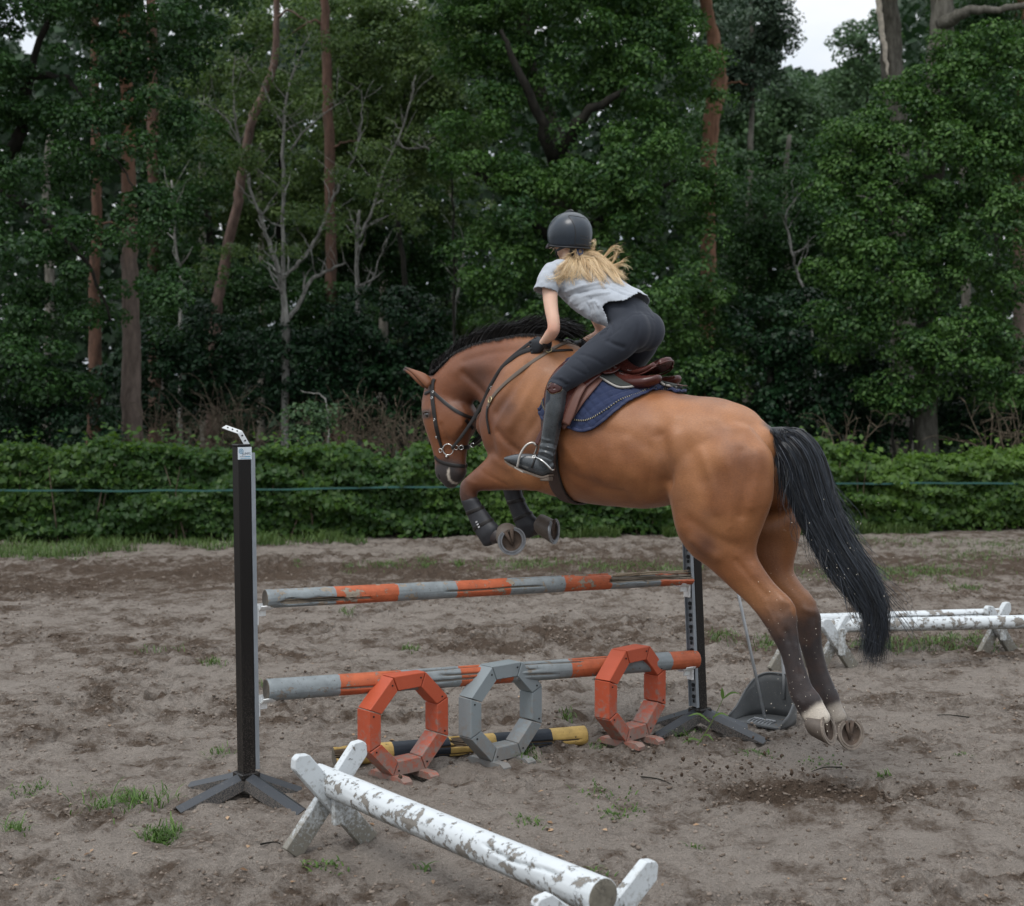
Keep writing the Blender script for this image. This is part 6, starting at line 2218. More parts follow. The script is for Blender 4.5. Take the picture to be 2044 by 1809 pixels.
    t0, t1 = outer[-1], innr[-1]
    fw = unit(hp(1010, 918, .37) - hp(1062, 946, .37))
    mb = MB()
    Rm = np.stack([unit(t1 - t0), fw, np.cross(unit(t1 - t0), fw)], 1)
    V, F = [], []
    for du in np.linspace(-.5, .5, 2):
        for dv in (-.028, .028):
            for dz in (-.004, .004):
                V.append((t0 + t1) / 2 + (t1 - t0) * du * 1.05 + fw * (dv - .012) + ZV * (dz - .008))
    V = np.array(V); F = [[0, 1, 3, 2], [4, 6, 7, 5], [0, 4, 5, 1], [2, 3, 7, 6], [0, 2, 6, 4], [1, 5, 7, 3]]
    MB().add(mm(V, s), F).build('tread', IRON, st)
    lp = np.array([hp(1092, 830, .345), hp(1084, 858, .352), hp(1077, 872, .362), hp(1070, 888, .375)])
    lp[:, :] = lp
    ribbon(mm(spline(lp, 14), s), np.tile(HL * s, (14, 1)), .024, .004).build('stirrup_leather', LBRN, st, smooth=True)

# ---- gloved hands, each closed round a rein
GLOVE = leather('black_glove', (0.009, 0.011, 0.015), 0.5)
def glove(s):
    wrist = hp(1083, 686, HLAT + .012); palm = hp(1073, 691, HLAT + .004)
    f = unit(palm - wrist) * .6 + HX * .8; f = unit(f)
    inn = -HL; up = unit(ZV * 1.0 - f * (ZV @ f)); inn = unit(np.cross(f, up)); 
    if inn @ HL > 0: inn = -inn
    c = palm
    parts = [loft([(wrist - f * .035, up * .031, inn * .026, 2.2), (wrist - f * .006, up * .030, inn * .024, 2.2), (c - f * .012, up * .038, inn * .018, 2.4), (c + f * .022, up * .041, inn * .016, 2.4)], n=16)]
    for k in range(4):
        z = (1.5 - k) * .0195
        L = (.038, .042, .039, .031)[k]
        b0 = c + f * .020 + up * z
        pts = [b0 - f * .01, b0 + f * (.012 + L * .30), b0 + f * (.010 + L * .45) + inn * L * .55, b0 + f * (.002) + inn * L * .95, b0 - f * .012 + inn * L * .72]
        parts.append(tube(spline(np.array(pts), 12), np.linspace(.0098, .0080, 12), 10))
    tb_ = c - f * .018 + up * .030 + inn * .010
    parts.append(tube(spline(np.array([tb_, tb_ + f * .022 + up * .013 + inn * .010, tb_ + f * .045 + up * .012 + inn * .018, tb_ + f * .062 + up * .004 + inn * .020]), 12), np.linspace(.0125, .0085, 12), 10))
    V, F, N = remesh(parts, .0034, smooth=2)
    V = V if s > 0 else mirror_p(V)
    g = mk('glove', V, F, GLOVE, PER, smooth=True)
    cw = [wrist - f * .03 + (up * math.cos(w) * .033 + inn * math.sin(w) * .028) for w in np.linspace(0, 2 * PI, 25)]
    nw = [up * math.cos(w) * .033 + inn * math.sin(w) * .028 for w in np.linspace(0, 2 * PI, 25)]
    cw, nw = np.array(cw), np.array(nw)
    ribbon(cw if s > 0 else mirror_p(cw), nw if s > 0 else mir_vec(nw), .020, .003).build('glove_cuff', LBLK, g, smooth=True)
glove(1); glove(-1)

# ---- helmet
HEL = empty('riding_helmet', H(0, 0, .02), 'matt dark blue-black riding helmet with a short peak on the rider', 'helmet')
m = M('matt_helmet')
m.set(col=m.mix(m.noise(4, 3), (0.008, 0.014, 0.022), (0.013, 0.022, 0.034)), rough=.33, spec=.42, coat=.35, coatr=.22, nrm=m.bump(m.noise(350, 2), .10, .001))
HELM = m.m
DARKP = simple('helmet_trim', (0.010, 0.010, 0.012), .5, bump=0)
hcen = HC + FU * .026 - FX * .004
def helm_pt(az, el, f=1.0):
    ce = math.cos(el)
    return hcen + (FX * math.cos(az) * .137 * ce + FL * math.sin(az) * .119 * ce + FU * .116 * math.sin(el)) * f
def rim_el(az):
    c = math.cos(az)
    z = -.036 * (1 + c) / 2 + -.100 * (1 - c) / 2 + (-.006) * math.sin(az) ** 2
    return z
V, F = [], []
NA, NE = 56, 22
for i in range(NE + 1):
    t = i / NE
    for k in range(NA):
        az = 2 * PI * k / NA
        z = rim_el(az)
        if t < .75:
            el = (PI / 2) * (1 - t / .75); p = helm_pt(az, el)
        else:
            q = (t - .75) / .25
            p = hcen + (FX * math.cos(az) * .137 + FL * math.sin(az) * .119) * (1 - .16 * (q * abs(z) / .1) ** 1.6) + FU * z * q
        V.append(p)
for i in range(NE):
    for k in range(NA):
        F.append([i * NA + k, i * NA + (k + 1) % NA, (i + 1) * NA + (k + 1) % NA, (i + 1) * NA + k])
V = np.array(V)
o = mk('shell', V, F, HELM, HEL, smooth=True)
sd = o.modifiers.new('s', 'SOLIDIFY'); sd.thickness = .012; sd.offset = 1
xb = bvh_of(V, F)
rimp = np.vstack([V[-NA:], V[-NA:][:1]])
MB().tube(rimp - FU * .001, .0048, 8).build('rim_trim', DARKP, HEL, smooth=True)
# peak
V2, F2 = [], []
for i in range(7):
    t = i / 6
    for k in range(17):
        az = (-1 + 2 * k / 16) * 1.15
        b_ = hcen + (FX * math.cos(az) * .133 + FL * math.sin(az) * .116) + FU * (rim_el(az) + .006)
        L_ = .048 * math.cos(az / 1.15 * PI / 2) ** .6
        V2.append(b_ + FX * L_ * t - FU * (.016 * t * t + .004 * t))
F2 = grid_faces(7, 17)
o = mk('peak', V2, F2, simple('peak_dark', (0.022, 0.016, 0.018), .5), HEL, smooth=True)
sd = o.modifiers.new('s', 'SOLIDIFY'); sd.thickness = .004; sd.offset = 0
def on_helm(px, r, mat, name, n=24, off=.0):
    P, N = surf_path(px, n, .0004, xb)
    MB().tube(P, r, 6).build(name, mat, HEL, smooth=True)
on_helm([(1168, 436), (1150, 432), (1134, 431), (1141, 440), (1147, 452), (1149, 470), (1148, 487), (1163, 488), (1175, 492)], .0026, DARKP, 'panel_groove', 50)
on_helm([(1158, 470.5), (1166, 472), (1173, 473)], .0018, DARKP, 'vent_slot', 8)
on_helm([(1158, 476.5), (1166, 478), (1172, 478.5)], .0018, DARKP, 'vent_slot', 8)
MB().tube(spline(np.array([helm_pt(0, e) + FU * .002 for e in (1.0, 1.25, 1.5)] + [helm_pt(PI, e) + FU * .002 for e in (1.4, 1.2)]), 20), np.interp(np.linspace(0, 1, 20), [0, .3, .8, 1], [.004, .011, .011, .004]), 10).build('top_vent', DARKP, HEL, smooth=True)
# harness
MB().add(*loft([(H(-.085, 0, -.070), FL * .055, FU * .020, 2.2), (H(-.068, 0, -.095), FL * .050, FU * .014, 2.2)], n=16)).build('nape_cradle', DARKP, HEL, smooth=True)
for s in (1, -1):
    a_ = H(.030, s * .083, -.030); e_ = H(.020, s * .079, -.070); ch = H(.045, s * .030, -.125); bk = H(-.070, s * .066, -.060)
    for pts in ([a_, a_ * .5 + e_ * .5 + FL * s * .003, e_], [e_, e_ * .4 + ch * .6 + FL * s * .012, ch, H(.052, 0, -.130)], [bk, bk * .5 + e_ * .5 + FL * s * .004, e_]):
        P_ = spline(np.array(pts), 14)
        ribbon(P_, np.tile(FL * s, (14, 1)), .013, .003).build('harness_strap', DARKP, HEL, smooth=True)

# ---- hair: a low pony tail blown out over the back
m = M('blonde_hair')
m.set(col=m.mix(m.attr('tone'), (0.48, 0.30, 0.14), (0.92, 0.75, 0.49)), rough=.40, spec=.45, aniso=.4)
BLONDE = m.m
S0 = hp(1153, 509, 0) 
h0, _ = hit(1155, 508, xb)
S0 = H(-.088, 0, -.090)
ends = [(1104, 553, 3, .02), (1110, 562, 3, .01), (1117, 545, 3, .02), (1124, 558, 3, .012), (1130, 548, 2, .03), (1140, 560, 3, .02), (1150, 552, 2, .03), (1156, 562, 3, .015), (1168, 556, 3, .02),
        (1175, 563, 2, .02), (1184, 560, 3, .02), (1196, 556, 3, .02), (1206, 562, 2, .03), (1216, 558, 3, .03), (1228, 560, 4, .03), (1236, 566, 4, .03), (1240, 556, 3, .05), (1242, 545, 3, .06), (1236, 536, 3, .07), (1228, 528, 2, .08), (1212, 533, 2, .07)]
paths, lens = [], []
def surf_shirt(x, y, off):
    for k in range(12):
        h, nn = hit(x - k * 2, y + k * 2, tb)
        if h is not None: return h + (nn * .6 + ZV * .4) * off
    return hp(x, y, -.05) + ZV * off
for (ex, ey, wgt, off) in ends:
    for lock in range(wgt):
        lx, ly = ex + random.gauss(0, 5), ey + random.gauss(0, 4.5)
        sx = S0 + FL * random.uniform(-.02, .02) + FU * random.uniform(-.012, .008)
        px0, py0 = 1155, 510
        mids = []
        bow = random.gauss(0, 7)
        dx, dy = lx - px0, ly - py0
        ln = math.hypot(dx, dy)
        ph_ = random.random() * 6.28
        for t in (.25, .5, .75, 1.0):
            b_ = bow * math.sin(PI * t) + 3.5 * math.sin(t * 7 + ph_) * t
            x = px0 + dx * t - dy / ln * b_; y = py0 + dy * t + dx / ln * b_ - (5 if lx > 1150 else -3) * math.sin(PI * t)
            mids.append(surf_shirt(x, y, (off * .45 + random.uniform(0, .012)) * (0.4 + math.sin(PI * min(t, .9))) + .004))
        tipd = unit(mids[-1] - mids[-2]) * .014 + ZV * random.gauss(0, .012) + RL * random.gauss(0, .012)
        mids.append(mids[-1] + tipd)
        base = spline(np.array([sx] + mids), 16)
        nst = 22
        spread = np.interp(np.linspace(0, 1, 16), [0, .3, .8, 1], [.005, .007, .006, .003])
        offs = rng.normal(0, 1, (nst, 3))
        tone_l = random.random()
        for q in range(nst):
            e_ = base + offs[q] * spread[:, None] * 1.0
            e_ = e_ + (rng.normal(0, .010, 3) * np.linspace(0, 1, 16)[:, None] ** 2.5)
            paths.append(e_); lens.append(np.clip(tone_l + random.gauss(0, .2), 0, 1))
# wisps flying free
for (pts, nst) in (([(1200, 520), (1210, 508), (1222, 496), (1232, 493), (1240, 499)], 12), ([(1218, 530), (1228, 515), (1232, 503), (1240, 500)], 10), ([(1205, 524), (1218, 515), (1226, 511), (1232, 512)], 6),
                  ([(1225, 530), (1238, 524), (1248, 519), (1254, 521)], 8), ([(1225, 533), (1240, 529), (1250, 530), (1253, 537)], 6), ([(1180, 513), (1192, 506), (1200, 511)], 6), ([(1170, 510), (1180, 503), (1190, 505)], 5),
                  ([(1176, 485), (1186, 480), (1189, 488), (1181, 496), (1172, 499)], 7), ([(1176, 492), (1184, 498), (1178, 505)], 4), ([(1112, 474), (1122, 478), (1128, 482), (1134, 479)], 7), ([(1110, 476), (1118, 483), (1124, 484)], 8), ([(1113, 478), (1115, 488), (1112, 494)], 14),
                  ([(1150, 500), (1140, 505), (1130, 507)], 10), ([(1155, 505), (1135, 512), (1122, 520)], 16), ([(1160, 506), (1168, 498), (1166, 492)], 6)):
    P3 = np.array([hp(x, y, -.02 if x > 1150 else .075) for x, y in pts])
    base = spline(P3, 16)
    for q in range(nst * 2):
        paths.append(base + rng.normal(0, .003, 3) + (rng.normal(0, .016, 3) * np.linspace(0, 1, 16)[:, None] ** 1.5)); lens.append(random.random())
V, F, tone = strand_mesh(paths, rng.uniform(0.0005, 0.0014, len(paths)))
tone = np.clip(np.repeat(np.array(lens), 15) * .65 + tone * .35, 0, 1)
HAIR = mk('pony_tail', V, F, BLONDE, PER, fa={'tone': tone})
MB().add(*torus(S0 + FX * -.004, .016, .008, FX, n=18)).build('hair_tie', simple('blue_hair_tie', (0.05, 0.075, 0.16), .8), PER, smooth=True)
# cap of hair under the helmet at the nape
paths = []
for k in range(130):
    a = random.uniform(PI * .7, PI * 1.3)
    p0 = hcen + (FX * math.cos(a) * .095 + FL * math.sin(a) * .080) + FU * (-.085 - random.random() * .012)
    paths.append(spline(np.array([p0 + FU * .02, p0, p0 * .5 + S0 * .5 - FX * .004, S0 + rng.normal(0, .004, 3)]), 8))
V, F, tone = strand_mesh(paths, rng.uniform(.0018, .003, len(paths)))
mk('nape_hair', V, F, BLONDE, PER, fa={'tone': tone * .5})
# ================================================================ WOODLAND
def leaf_quads(C, N, size, aspect=0.62):
    n = len(C)
    N = unit(N + rng.normal(0, 0.55, (n, 3)))
    r = unit(np.cross(N, unit(rng.normal(0, 1, (n, 3)))))
    s = np.cross(N, r)
    L = (size * rng.uniform(0.7, 1.3, n))[:, None]
    W = L * aspect * rng.uniform(0.8, 1.2, (n, 1))
    V = np.stack([C - r * L * .5, C - s * W * .5 + r * L * .05, C + r * L * .5, C + s * W * .5 + r * L * .05], 1)
    V[:, 1] += N * W * .18; V[:, 3] += N * W * .18
    F = np.arange(n * 4).reshape(n, 4)
    return V.reshape(-1, 3), F

def foliage_mat(name, dark, light, back, trans=0.35, rough=0.5, spec=0.35):
    m = M(name)
    col = m.mix(m.attr('tone'), dark, light)
    m.set(col=col, rough=rough, spec=spec)
    tr = m.node('ShaderNodeBsdfTranslucent')
    m.l.new(m.mix(m.attr('tone'), tuple(c * .8 for c in back), back), tr.inputs['Color'])
    mx = m.node('ShaderNodeMixShader'); mx.inputs[0].default_value = trans
    m.l.new(m.b.outputs[0], mx.inputs[1]); m.l.new(tr.outputs[0], mx.inputs[2]); m.l.new(mx.outputs[0], m.out.inputs['Surface'])
    return m.m
OAK = foliage_mat('oak_leaves', (0.022, 0.066, 0.020), (0.100, 0.200, 0.044), (0.060, 0.15, 0.020))
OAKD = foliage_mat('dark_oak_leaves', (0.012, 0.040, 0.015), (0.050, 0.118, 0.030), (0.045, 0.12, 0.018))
BIR = foliage_mat('birch_leaves', (0.050, 0.105, 0.032), (0.150, 0.225, 0.065), (0.090, 0.15, 0.030), .4)
FARM = foliage_mat('far_leaves', (0.038, 0.082, 0.038), (0.090, 0.160, 0.066), (0.075, 0.15, 0.045), .3)  # paler, bluer green stands in for haze on the distant trees
RHO = foliage_mat('rhododendron_leaves', (0.006, 0.022, 0.010), (0.024, 0.062, 0.024), (0.020, 0.06, 0.015), .15, .4, .2)
PINEL = foliage_mat('pine_needles', (0.030, 0.058, 0.036), (0.064, 0.104, 0.056), (0.030, 0.07, 0.02), .15)
HEDGEM = foliage_mat('hedge_leaves', (0.026, 0.070, 0.014), (0.105, 0.190, 0.030), (0.13, 0.25, 0.025), .38)
BACKM = foliage_mat('wood_depth_leaves', (0.012, 0.032, 0.014), (0.034, 0.070, 0.028), (0.022, 0.06, 0.015), .2)

def bark(name, c1, c2, c3=None, z3=4.5, scale=9):
    m = M(name)
    v = m.mapping((scale, scale, scale * .28))
    nz = m.noise(1.0, 6, .65, vec=v)
    col = m.mix(m.ramp(nz, [(.32, 0.0), (.68, 1.0)]), c1, c2)
    if c3:
        sep = m.node('ShaderNodeSeparateXYZ', i_0=m.coord('Object'))
        f = m.ramp(m.math('MULTIPLY', m.math('ADD', sep.outputs[2], m.math('MULTIPLY', nz, 2.0)), .1), [((z3) * .1, 0.0), ((z3 + 2.2) * .1, 1.0)])
        col = m.mix(f, col, m.mix(nz, tuple(c * .6 for c in c3), c3))
    m.set(col=col, rough=.9, spec=.2, nrm=m.bump(nz, .9, .03))
    return m.m
PBARK = bark('pine_bark', (0.075, 0.058, 0.048), (0.20, 0.155, 0.13), (0.30, 0.155, 0.10), 5.0)
PBARK2 = bark('red_pine_bark', (0.06, 0.040, 0.030), (0.15, 0.088, 0.066))
OBARK = bark('oak_bark', (0.060, 0.056, 0.045), (0.175, 0.165, 0.140), scale=14)
DBARK = bark('dark_limb_bark', (0.010, 0.010, 0.008), (0.035, 0.032, 0.026))
WBARK = bark('birch_bark', (0.07, 0.07, 0.062), (0.38, 0.37, 0.34), scale=9)
DEADB = bark('dead_twig_bark', (0.050, 0.040, 0.027), (0.150, 0.118, 0.085))

def blob_cloud(blobs, per, size, up=0.45, thick=.22, flat=1.0):
    """leaves in the outer shell of many small clumps"""
    C, N, T = [], [], []
    for (c, r, w) in blobs:
        n = max(4, int(per * w))
        d = unit(rng.normal(0, 1, (n, 3)) + np.array([0, -0.10, up]))
        rad = 1 - np.abs(rng.normal(0, thick, n))
        rad = np.clip(rad, .1, 1.05) * (1 + 0.25 * (vnoise(d + c, 2.3, 5) - .5))
        C.append(c + d * rad[:, None] * r); N.append(d * [1, 1, .8] + [0, 0, .5])
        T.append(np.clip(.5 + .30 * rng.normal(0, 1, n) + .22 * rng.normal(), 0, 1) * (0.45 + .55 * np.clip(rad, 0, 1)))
    C, N, T = np.concatenate(C), np.concatenate(N), np.concatenate(T)
    V, F = leaf_quads(C, N, np.full(len(C), size))
    return V, F, T

def envelope_blobs(envs, n, rb, yfl=.8, shell=.5):
    """small clumps spread through a few big ellipsoids given as px, py, depth, rx, ry, rz in metres"""
    W = np.array([e[3] * e[5] for e in envs]); W = W / W.sum()
    out = []
    for e, w in zip(envs, W):
        c = at(e[0], e[1], e[2]); R = np.array(e[3:6])
        k = int(round(n * w))
        d = unit(rng.normal(0, 1, (k, 3)))
        d[:, 1] = -np.abs(d[:, 1]) * rng.choice([1, 1, 1, -1], k)
        rad = 1 - (1 - shell) * rng.random(k) ** 1.4
        P = c + d * rad[:, None] * R
        for p in P:
            s = rng.uniform(.6, 1.35)
            out.append((p, np.array([rb * s, rb * s * yfl, rb * s * .62]), s))
    return out

def pxtube(mb, pts, n=8, jitter=0.0, k=None):
    """pts px, py, depth, radius"""
    P = np.array([[*at(p[0], p[1], p[2]), p[3]] for p in pts])
    k = k or max(6, len(pts) * 4)
    S = spline(P, k)
    if jitter:
        S[1:-1, :3] += rng.normal(0, jitter, (k - 2, 3))
    return mb.tube(S[:, :3], np.maximum(S[:, 3], .004), n)

def tree(name, label, group, base, trunk, limbs, envs, nb, rb, per, size, leafm, barkm, cat='tree', limbm=None, yfl=.8, shell=.5, up=.45, top=None, bend=0):
    r = empty(name, (base[0], base[1], 0), label, cat, group)
    if trunk:
        mb = MB(); pxtube(mb, trunk, 12, .012, k=len(trunk) * 5); mb.build('trunk', barkm, r, smooth=True)
    for L in limbs:
        mb = MB(); pxtube(mb, L, 7, .02); mb.build('limb', limbm or barkm, r, smooth=True)
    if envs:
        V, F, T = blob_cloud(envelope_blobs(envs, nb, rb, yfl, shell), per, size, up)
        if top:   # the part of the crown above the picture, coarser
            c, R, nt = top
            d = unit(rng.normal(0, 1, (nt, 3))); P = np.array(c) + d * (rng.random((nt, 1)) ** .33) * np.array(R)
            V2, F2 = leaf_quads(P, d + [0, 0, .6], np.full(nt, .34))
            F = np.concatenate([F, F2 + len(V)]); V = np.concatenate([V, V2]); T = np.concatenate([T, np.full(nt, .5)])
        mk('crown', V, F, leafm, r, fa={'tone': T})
    return r

def g2(px, d):
    p = at(px, 900, d); return (p[0], p[1])

# ---- the big oaks
tree('oak_tree', 'large oak filling the top left corner with dark drooping leaves', 'oaks at the edge of the wood', g2(-330, 21.5),
     [(-330, 950, 21.5, .34), (-300, 600, 21.5, .28), (-240, 350, 21.5, .2), (-190, 100, 21.5, .16), (-150, -200, 21.5, .1)],
     [[(-240, 350, 21.5, .14), (-60, 330, 21.2, .10), (30, 300, 21, .085), (45, 200, 20.8, .075), (70, 150, 20.6, .06), (140, 165, 20.5, .045), (190, 215, 20.4, .03)],
      [(30, 300, 21, .07), (45, 240, 20.9, .06), (80, 80, 20.8, .05), (150, -60, 20.8, .03)], [(-60, 330, 21.2, .06), (60, 420, 20.8, .05), (170, 520, 20.6, .03), (220, 640, 20.5, .018)],
      [(190, 215, 20.4, .03), (215, 290, 20.3, .022), (250, 350, 20.2, .014), (300, 420, 20.1, .008)]],
     [(60, 60, 20.8, 2.3, 1.3, 1.3), (330, 40, 20.6, 1.2, 1.1, .95), (40, 300, 20.8, 1.2, 1.0, .9), (250, 260, 20.4, .9, .8, .75), (90, 520, 20.6, 1.3, 1.0, .8), (300, 470, 20.2, .38, .5, .8), (60, 740, 20.6, .9, .9, .75), (325, 600, 20.2, .28, .4, .7), (120, 640, 20.6, .7, .8, .5)],
     320, .27, 215, .070, OAKD, OBARK, limbm=DBARK, top=((-6.5, 21.5, 11.5), (5.0, 3, 3.6), 3500))
tree('oak_tree', 'broad bright green oak standing behind the rider', 'oaks at the edge of the wood', g2(1130, 24.5),
     [(1140, 960, 24.5, .33), (1135, 700, 24.5, .30), (1125, 480, 24.5, .26), (1112, 300, 24.4, .2), (1060, 150, 24.3, .15), (1040, 0, 24.3, .1)],
     [[(1112, 320, 24.0, .13), (1160, 240, 23.4, .09), (1250, 180, 23.1, .05)], [(1110, 330, 23.9, .12), (1080, 250, 23.3, .09), (1030, 130, 22.9, .06), (1000, 60, 22.8, .03)],
      [(1120, 500, 24.2, .10), (1000, 380, 23.5, .06), (930, 330, 23.2, .03)], [(1130, 480, 24.2, .10), (1270, 400, 23.6, .06), (1350, 360, 23.4, .03)]],
     [(1120, 60, 24.2, 2.0, 1.5, 1.3), (1300, 150, 24.0, 1.15, 1.2, 1.2), (960, 90, 24.2, .8, .9, .8), (1010, 300, 23.9, 1.15, 1.2, .95), (1290, 360, 23.8, 1.25, 1.2, 1.0), (1130, 420, 23.7, 1.5, 1.3, .95), (1010, 520, 23.9, .9, 1.0, .7), (1250, 600, 23.7, 1.5, 1.2, 1.05), (1060, 680, 23.9, 1.1, 1.0, .7), (1370, 760, 23.8, .8, .9, .8), (1430, 700, 24, .5, .6, .6), (1412, 440, 23.8, .30, .4, .75), (1425, 600, 23.8, .3, .4, .4)],
     520, .33, 200, .075, OAK, OBARK, limbm=DBARK, top=((.9, 24.5, 11.5), (4.2, 3, 3.4), 3500))
tree('oak_tree', 'wide oak on the right whose grey trunk shows above the hedge', 'oaks at the edge of the wood', g2(1850, 23.2),
     [(1850, 960, 23.2, .20), (1850, 800, 23.2, .185), (1853, 600, 23.2, .18), (1862, 350, 23.3, .20), (1875, 130, 23.4, .21), (1880, 40, 23.4, .19), (1868, -120, 23.4, .15)],
     [[(1880, 50, 23.3, .13), (1920, 25, 23.0, .09), (1980, 18, 22.8, .06), (2060, 8, 22.7, .05)], [(1855, 560, 23.0, .07), (1790, 480, 22.6, .04), (1700, 430, 22.4, .02)], [(1860, 500, 23.0, .07), (1950, 420, 22.6, .04), (2030, 380, 22.4, .02)]],
     [(1850, 330, 22.9, 1.7, 1.2, 1.0), (1990, 200, 22.9, 1.0, 1.0, 1.2), (1730, 300, 22.8, .85, .9, .55), (1740, 420, 22.7, 1.0, .9, .7), (1960, 480, 22.7, 1.1, 1.0, 1.1), (1790, 560, 22.6, 1.1, .9, .6), (1720, 520, 22.6, .8, .8, .7), (1700, 660, 22.6, .7, .7, .5), (1900, 700, 22.5, 1.0, .8, .6), (2040, 720, 22.6, .9, .8, 1.0), (1835, 690, 22.4, .5, .6, .3), (1840, 190, 22.9, .8, .8, .45), (1930, 110, 22.8, .6, .7, .5)],
     430, .30, 200, .072, OAK, OBARK, limbm=OBARK, top=((8.2, 24, 12.2), (3.6, 3, 3.2), 2500))
# tall beech-like trunk with a pale torn strip, top right
r = tree('broken_tree', 'tall trunk at the top right with a pale strip of torn bark', None, g2(1790, 26),
         [(1800, 960, 26, .22), (1800, 600, 26, .22), (1790, 250, 26, .21), (1778, 110, 26, .20), (1775, 40, 26, .19), (1768, -60, 26, .16)], [], None, 0, 0, 0, 0, None, OBARK)
mb = MB(); pxtube(mb, [(1772, 150, 25.80, .02), (1765, 100, 25.80, .045), (1760, 60, 25.80, .05), (1757, 20, 25.80, .055), (1752, -30, 25.8, .05)], 8, .012)
mb.build('torn_strip', simple('pale_wood', (0.62, 0.55, 0.46), .8), r, smooth=True)

# ---- pines
def pine(label, trunk, d, barkm, crown=None, snags=2):
    r = empty('pine_tree', (*g2(trunk[0][0], d), 0), label, 'tree', 'pines among the trees')
    mb = MB(); pxtube(mb, [(a, b, d + (e[0] if e else 0), rr) for a, b, rr, *e in trunk], 12, .010, k=len(trunk) * 6); mb.build('trunk', barkm, r, smooth=True)
    for i in range(snags):
        k = random.randint(1, len(trunk) - 2); a, b, rr = trunk[k][:3]
        s = random.choice([-1, 1]); 
        mb = MB(); pxtube(mb, [(a, b, d, .03), (a + s * 25, b - 8 - random.random() * 12, d - .1, .02), (a + s * (50 + random.random() * 40), b + random.uniform(-25, 25), d - .2, .006)], 6, .01); mb.build('dead_branch', barkm, r, smooth=True)
    if crown:
        V, F, T = blob_cloud(envelope_blobs(crown[0], crown[1], crown[2], .9, .4), crown[3], crown[4], .25, .3)
        mk('crown', V, F, PINEL, r, fa={'tone': T})
    return r
pine('tall pine on the left with a grey-brown foot rising from the hedge', [(268, 960, .185), (265, 880, .175), (262, 700, .150), (260, 560, .135), (258, 400, .120), (256, 250, .105), (252, 100, .095), (250, -150, .08)], 22.6, PBARK)
pine('slimmer reddish pine just left of the tall pine', [(188, 960, .16), (190, 700, .12), (188, 560, .10), (194, 460, .095), (192, 360, .09), (190, 200, .08), (188, -100, .07)], 26, bark('red_pine_a', (0.06, .04, .03), (.20, .11, .075)), snags=1)
pine('thin shaded pine just right of the tall pine', [(310, 960, .14), (310, 700, .13), (308, 500, .125), (306, 300, .12), (304, 150, .11), (300, -100, .09)], 29, PBARK2, snags=1)
pine('leaning pink-barked pine crossing behind the pale birches', [(425, 960, .15), (430, 640, .115), (447, 540, .105), (462, 460, .10), (475, 400, .095), (488, 320, .09), (503, 240, .085), (528, 180, .08), (548, 120, .07), (552, 40, .06), (556, -120, .06)], 27.5, bark('pink_pine', (0.065, .045, .038), (.20, .135, .11)), snags=1)
pine('straight red-brown pine in the middle of the left half', [(664, 960, .15), (662, 700, .12), (660, 500, .11), (658, 300, .105), (653, 150, .10), (650, 60, .09), (648, -100, .07)], 28.5, PBARK2, snags=2)
pine('crooked orange pine right of the big oak', [(1408, 960, .17), (1412, 640, .15), (1414, 520, .14), (1414, 400, .13), (1416, 300, .14), (1424, 220, .155), (1436, 175, .15), (1432, 120, .135), (1420, 60, .12), (1408, 0, .11), (1395, -120, .10)], 26,
     bark('orange_pine', (0.12, .065, .042), (.32, .17, .11)), snags=1, crown=None)
pine('far pine whose needles hang against the sky', [(1490, 960, .13), (1495, 500, .09), (1500, 200, .06), (1502, 60, .05), (1500, -60, .04)], 34, OBARK,
     crown=([(1480, 50, 34, 1.2, 1.1, 1.0), (1530, 40, 34, .7, .8, 1.2), (1455, 170, 34, .6, .7, .7), (1500, 140, 34, .8, .8, .7)], 90, .36, 150, .09), snags=1)
pine('grey trunk at the far right edge', [(2040, 960, .16), (2036, 500, .14), (2034, 300, .13), (2036, 180, .12), (2038, -100, .1)], 27, PBARK, snags=0)

# ---- pale birches
def birch(label, stems, d, group='pale birches'):
    r = empty('birch_tree', (*g2(stems[0][0][0], d), 0), label, 'tree', group)
    for i, s in enumerate(stems):
        mb = MB(); pxtube(mb, [(a, b, d + (i % 3) * .15, w * .82) for a, b, w in s], 8, .010, k=len(s) * 4)
        mb.build('trunk' if i == 0 else 'branch', WBARK, r, smooth=True)
    mb = MB(); cnt = 0
    for s in stems:
        for k in range(1, len(s)):
            for q in range(3):
                a, b, w = s[k]; f = random.random(); a = a + (s[k - 1][0] - a) * f; b = b + (s[k - 1][1] - b) * f
                if b > 600: continue
                ang = random.uniform(-1.1, 1.1); L = random.uniform(25, 80)
                x1, y1 = a + math.sin(ang) * L, b - math.cos(ang) * L
                pxtube(mb, [(a, b, d, w * .45), ((a + x1) / 2 + random.gauss(0, 5), (b + y1) / 2 + random.gauss(0, 5), d + random.uniform(-.3, .3), w * .28), (x1, y1, d + random.uniform(-.5, .5), .003)], 4, .012, k=6); cnt += 1
    if cnt: mb.build('twigs', WBARK, r, fixn=False)['kind'] = 'stuff'
    return r
birch('birch forking low into two pale arms left of the horse', [[(568, 960, .085), (570, 760, .08), (572, 680, .075), (566, 600, .065), (560, 555, .055), (545, 505, .045), (528, 460, .038), (518, 430, .03)],
      [(574, 640, .05), (600, 600, .045), (622, 560, .04), (655, 540, .03), (690, 525, .02)], [(562, 560, .042), (585, 535, .04), (618, 500, .036), (648, 440, .032), (665, 395, .028), (690, 350, .024), (712, 300, .020), (722, 230, .014), (722, 180, .008)],
      [(520, 430, .03), (500, 380, .028), (490, 330, .026), (478, 280, .024), (468, 220, .02), (466, 160, .014), (470, 100, .008)], [(498, 370, .02), (480, 300, .018), (455, 240, .015), (415, 212, .010), (385, 205, .005)]], 24.6)
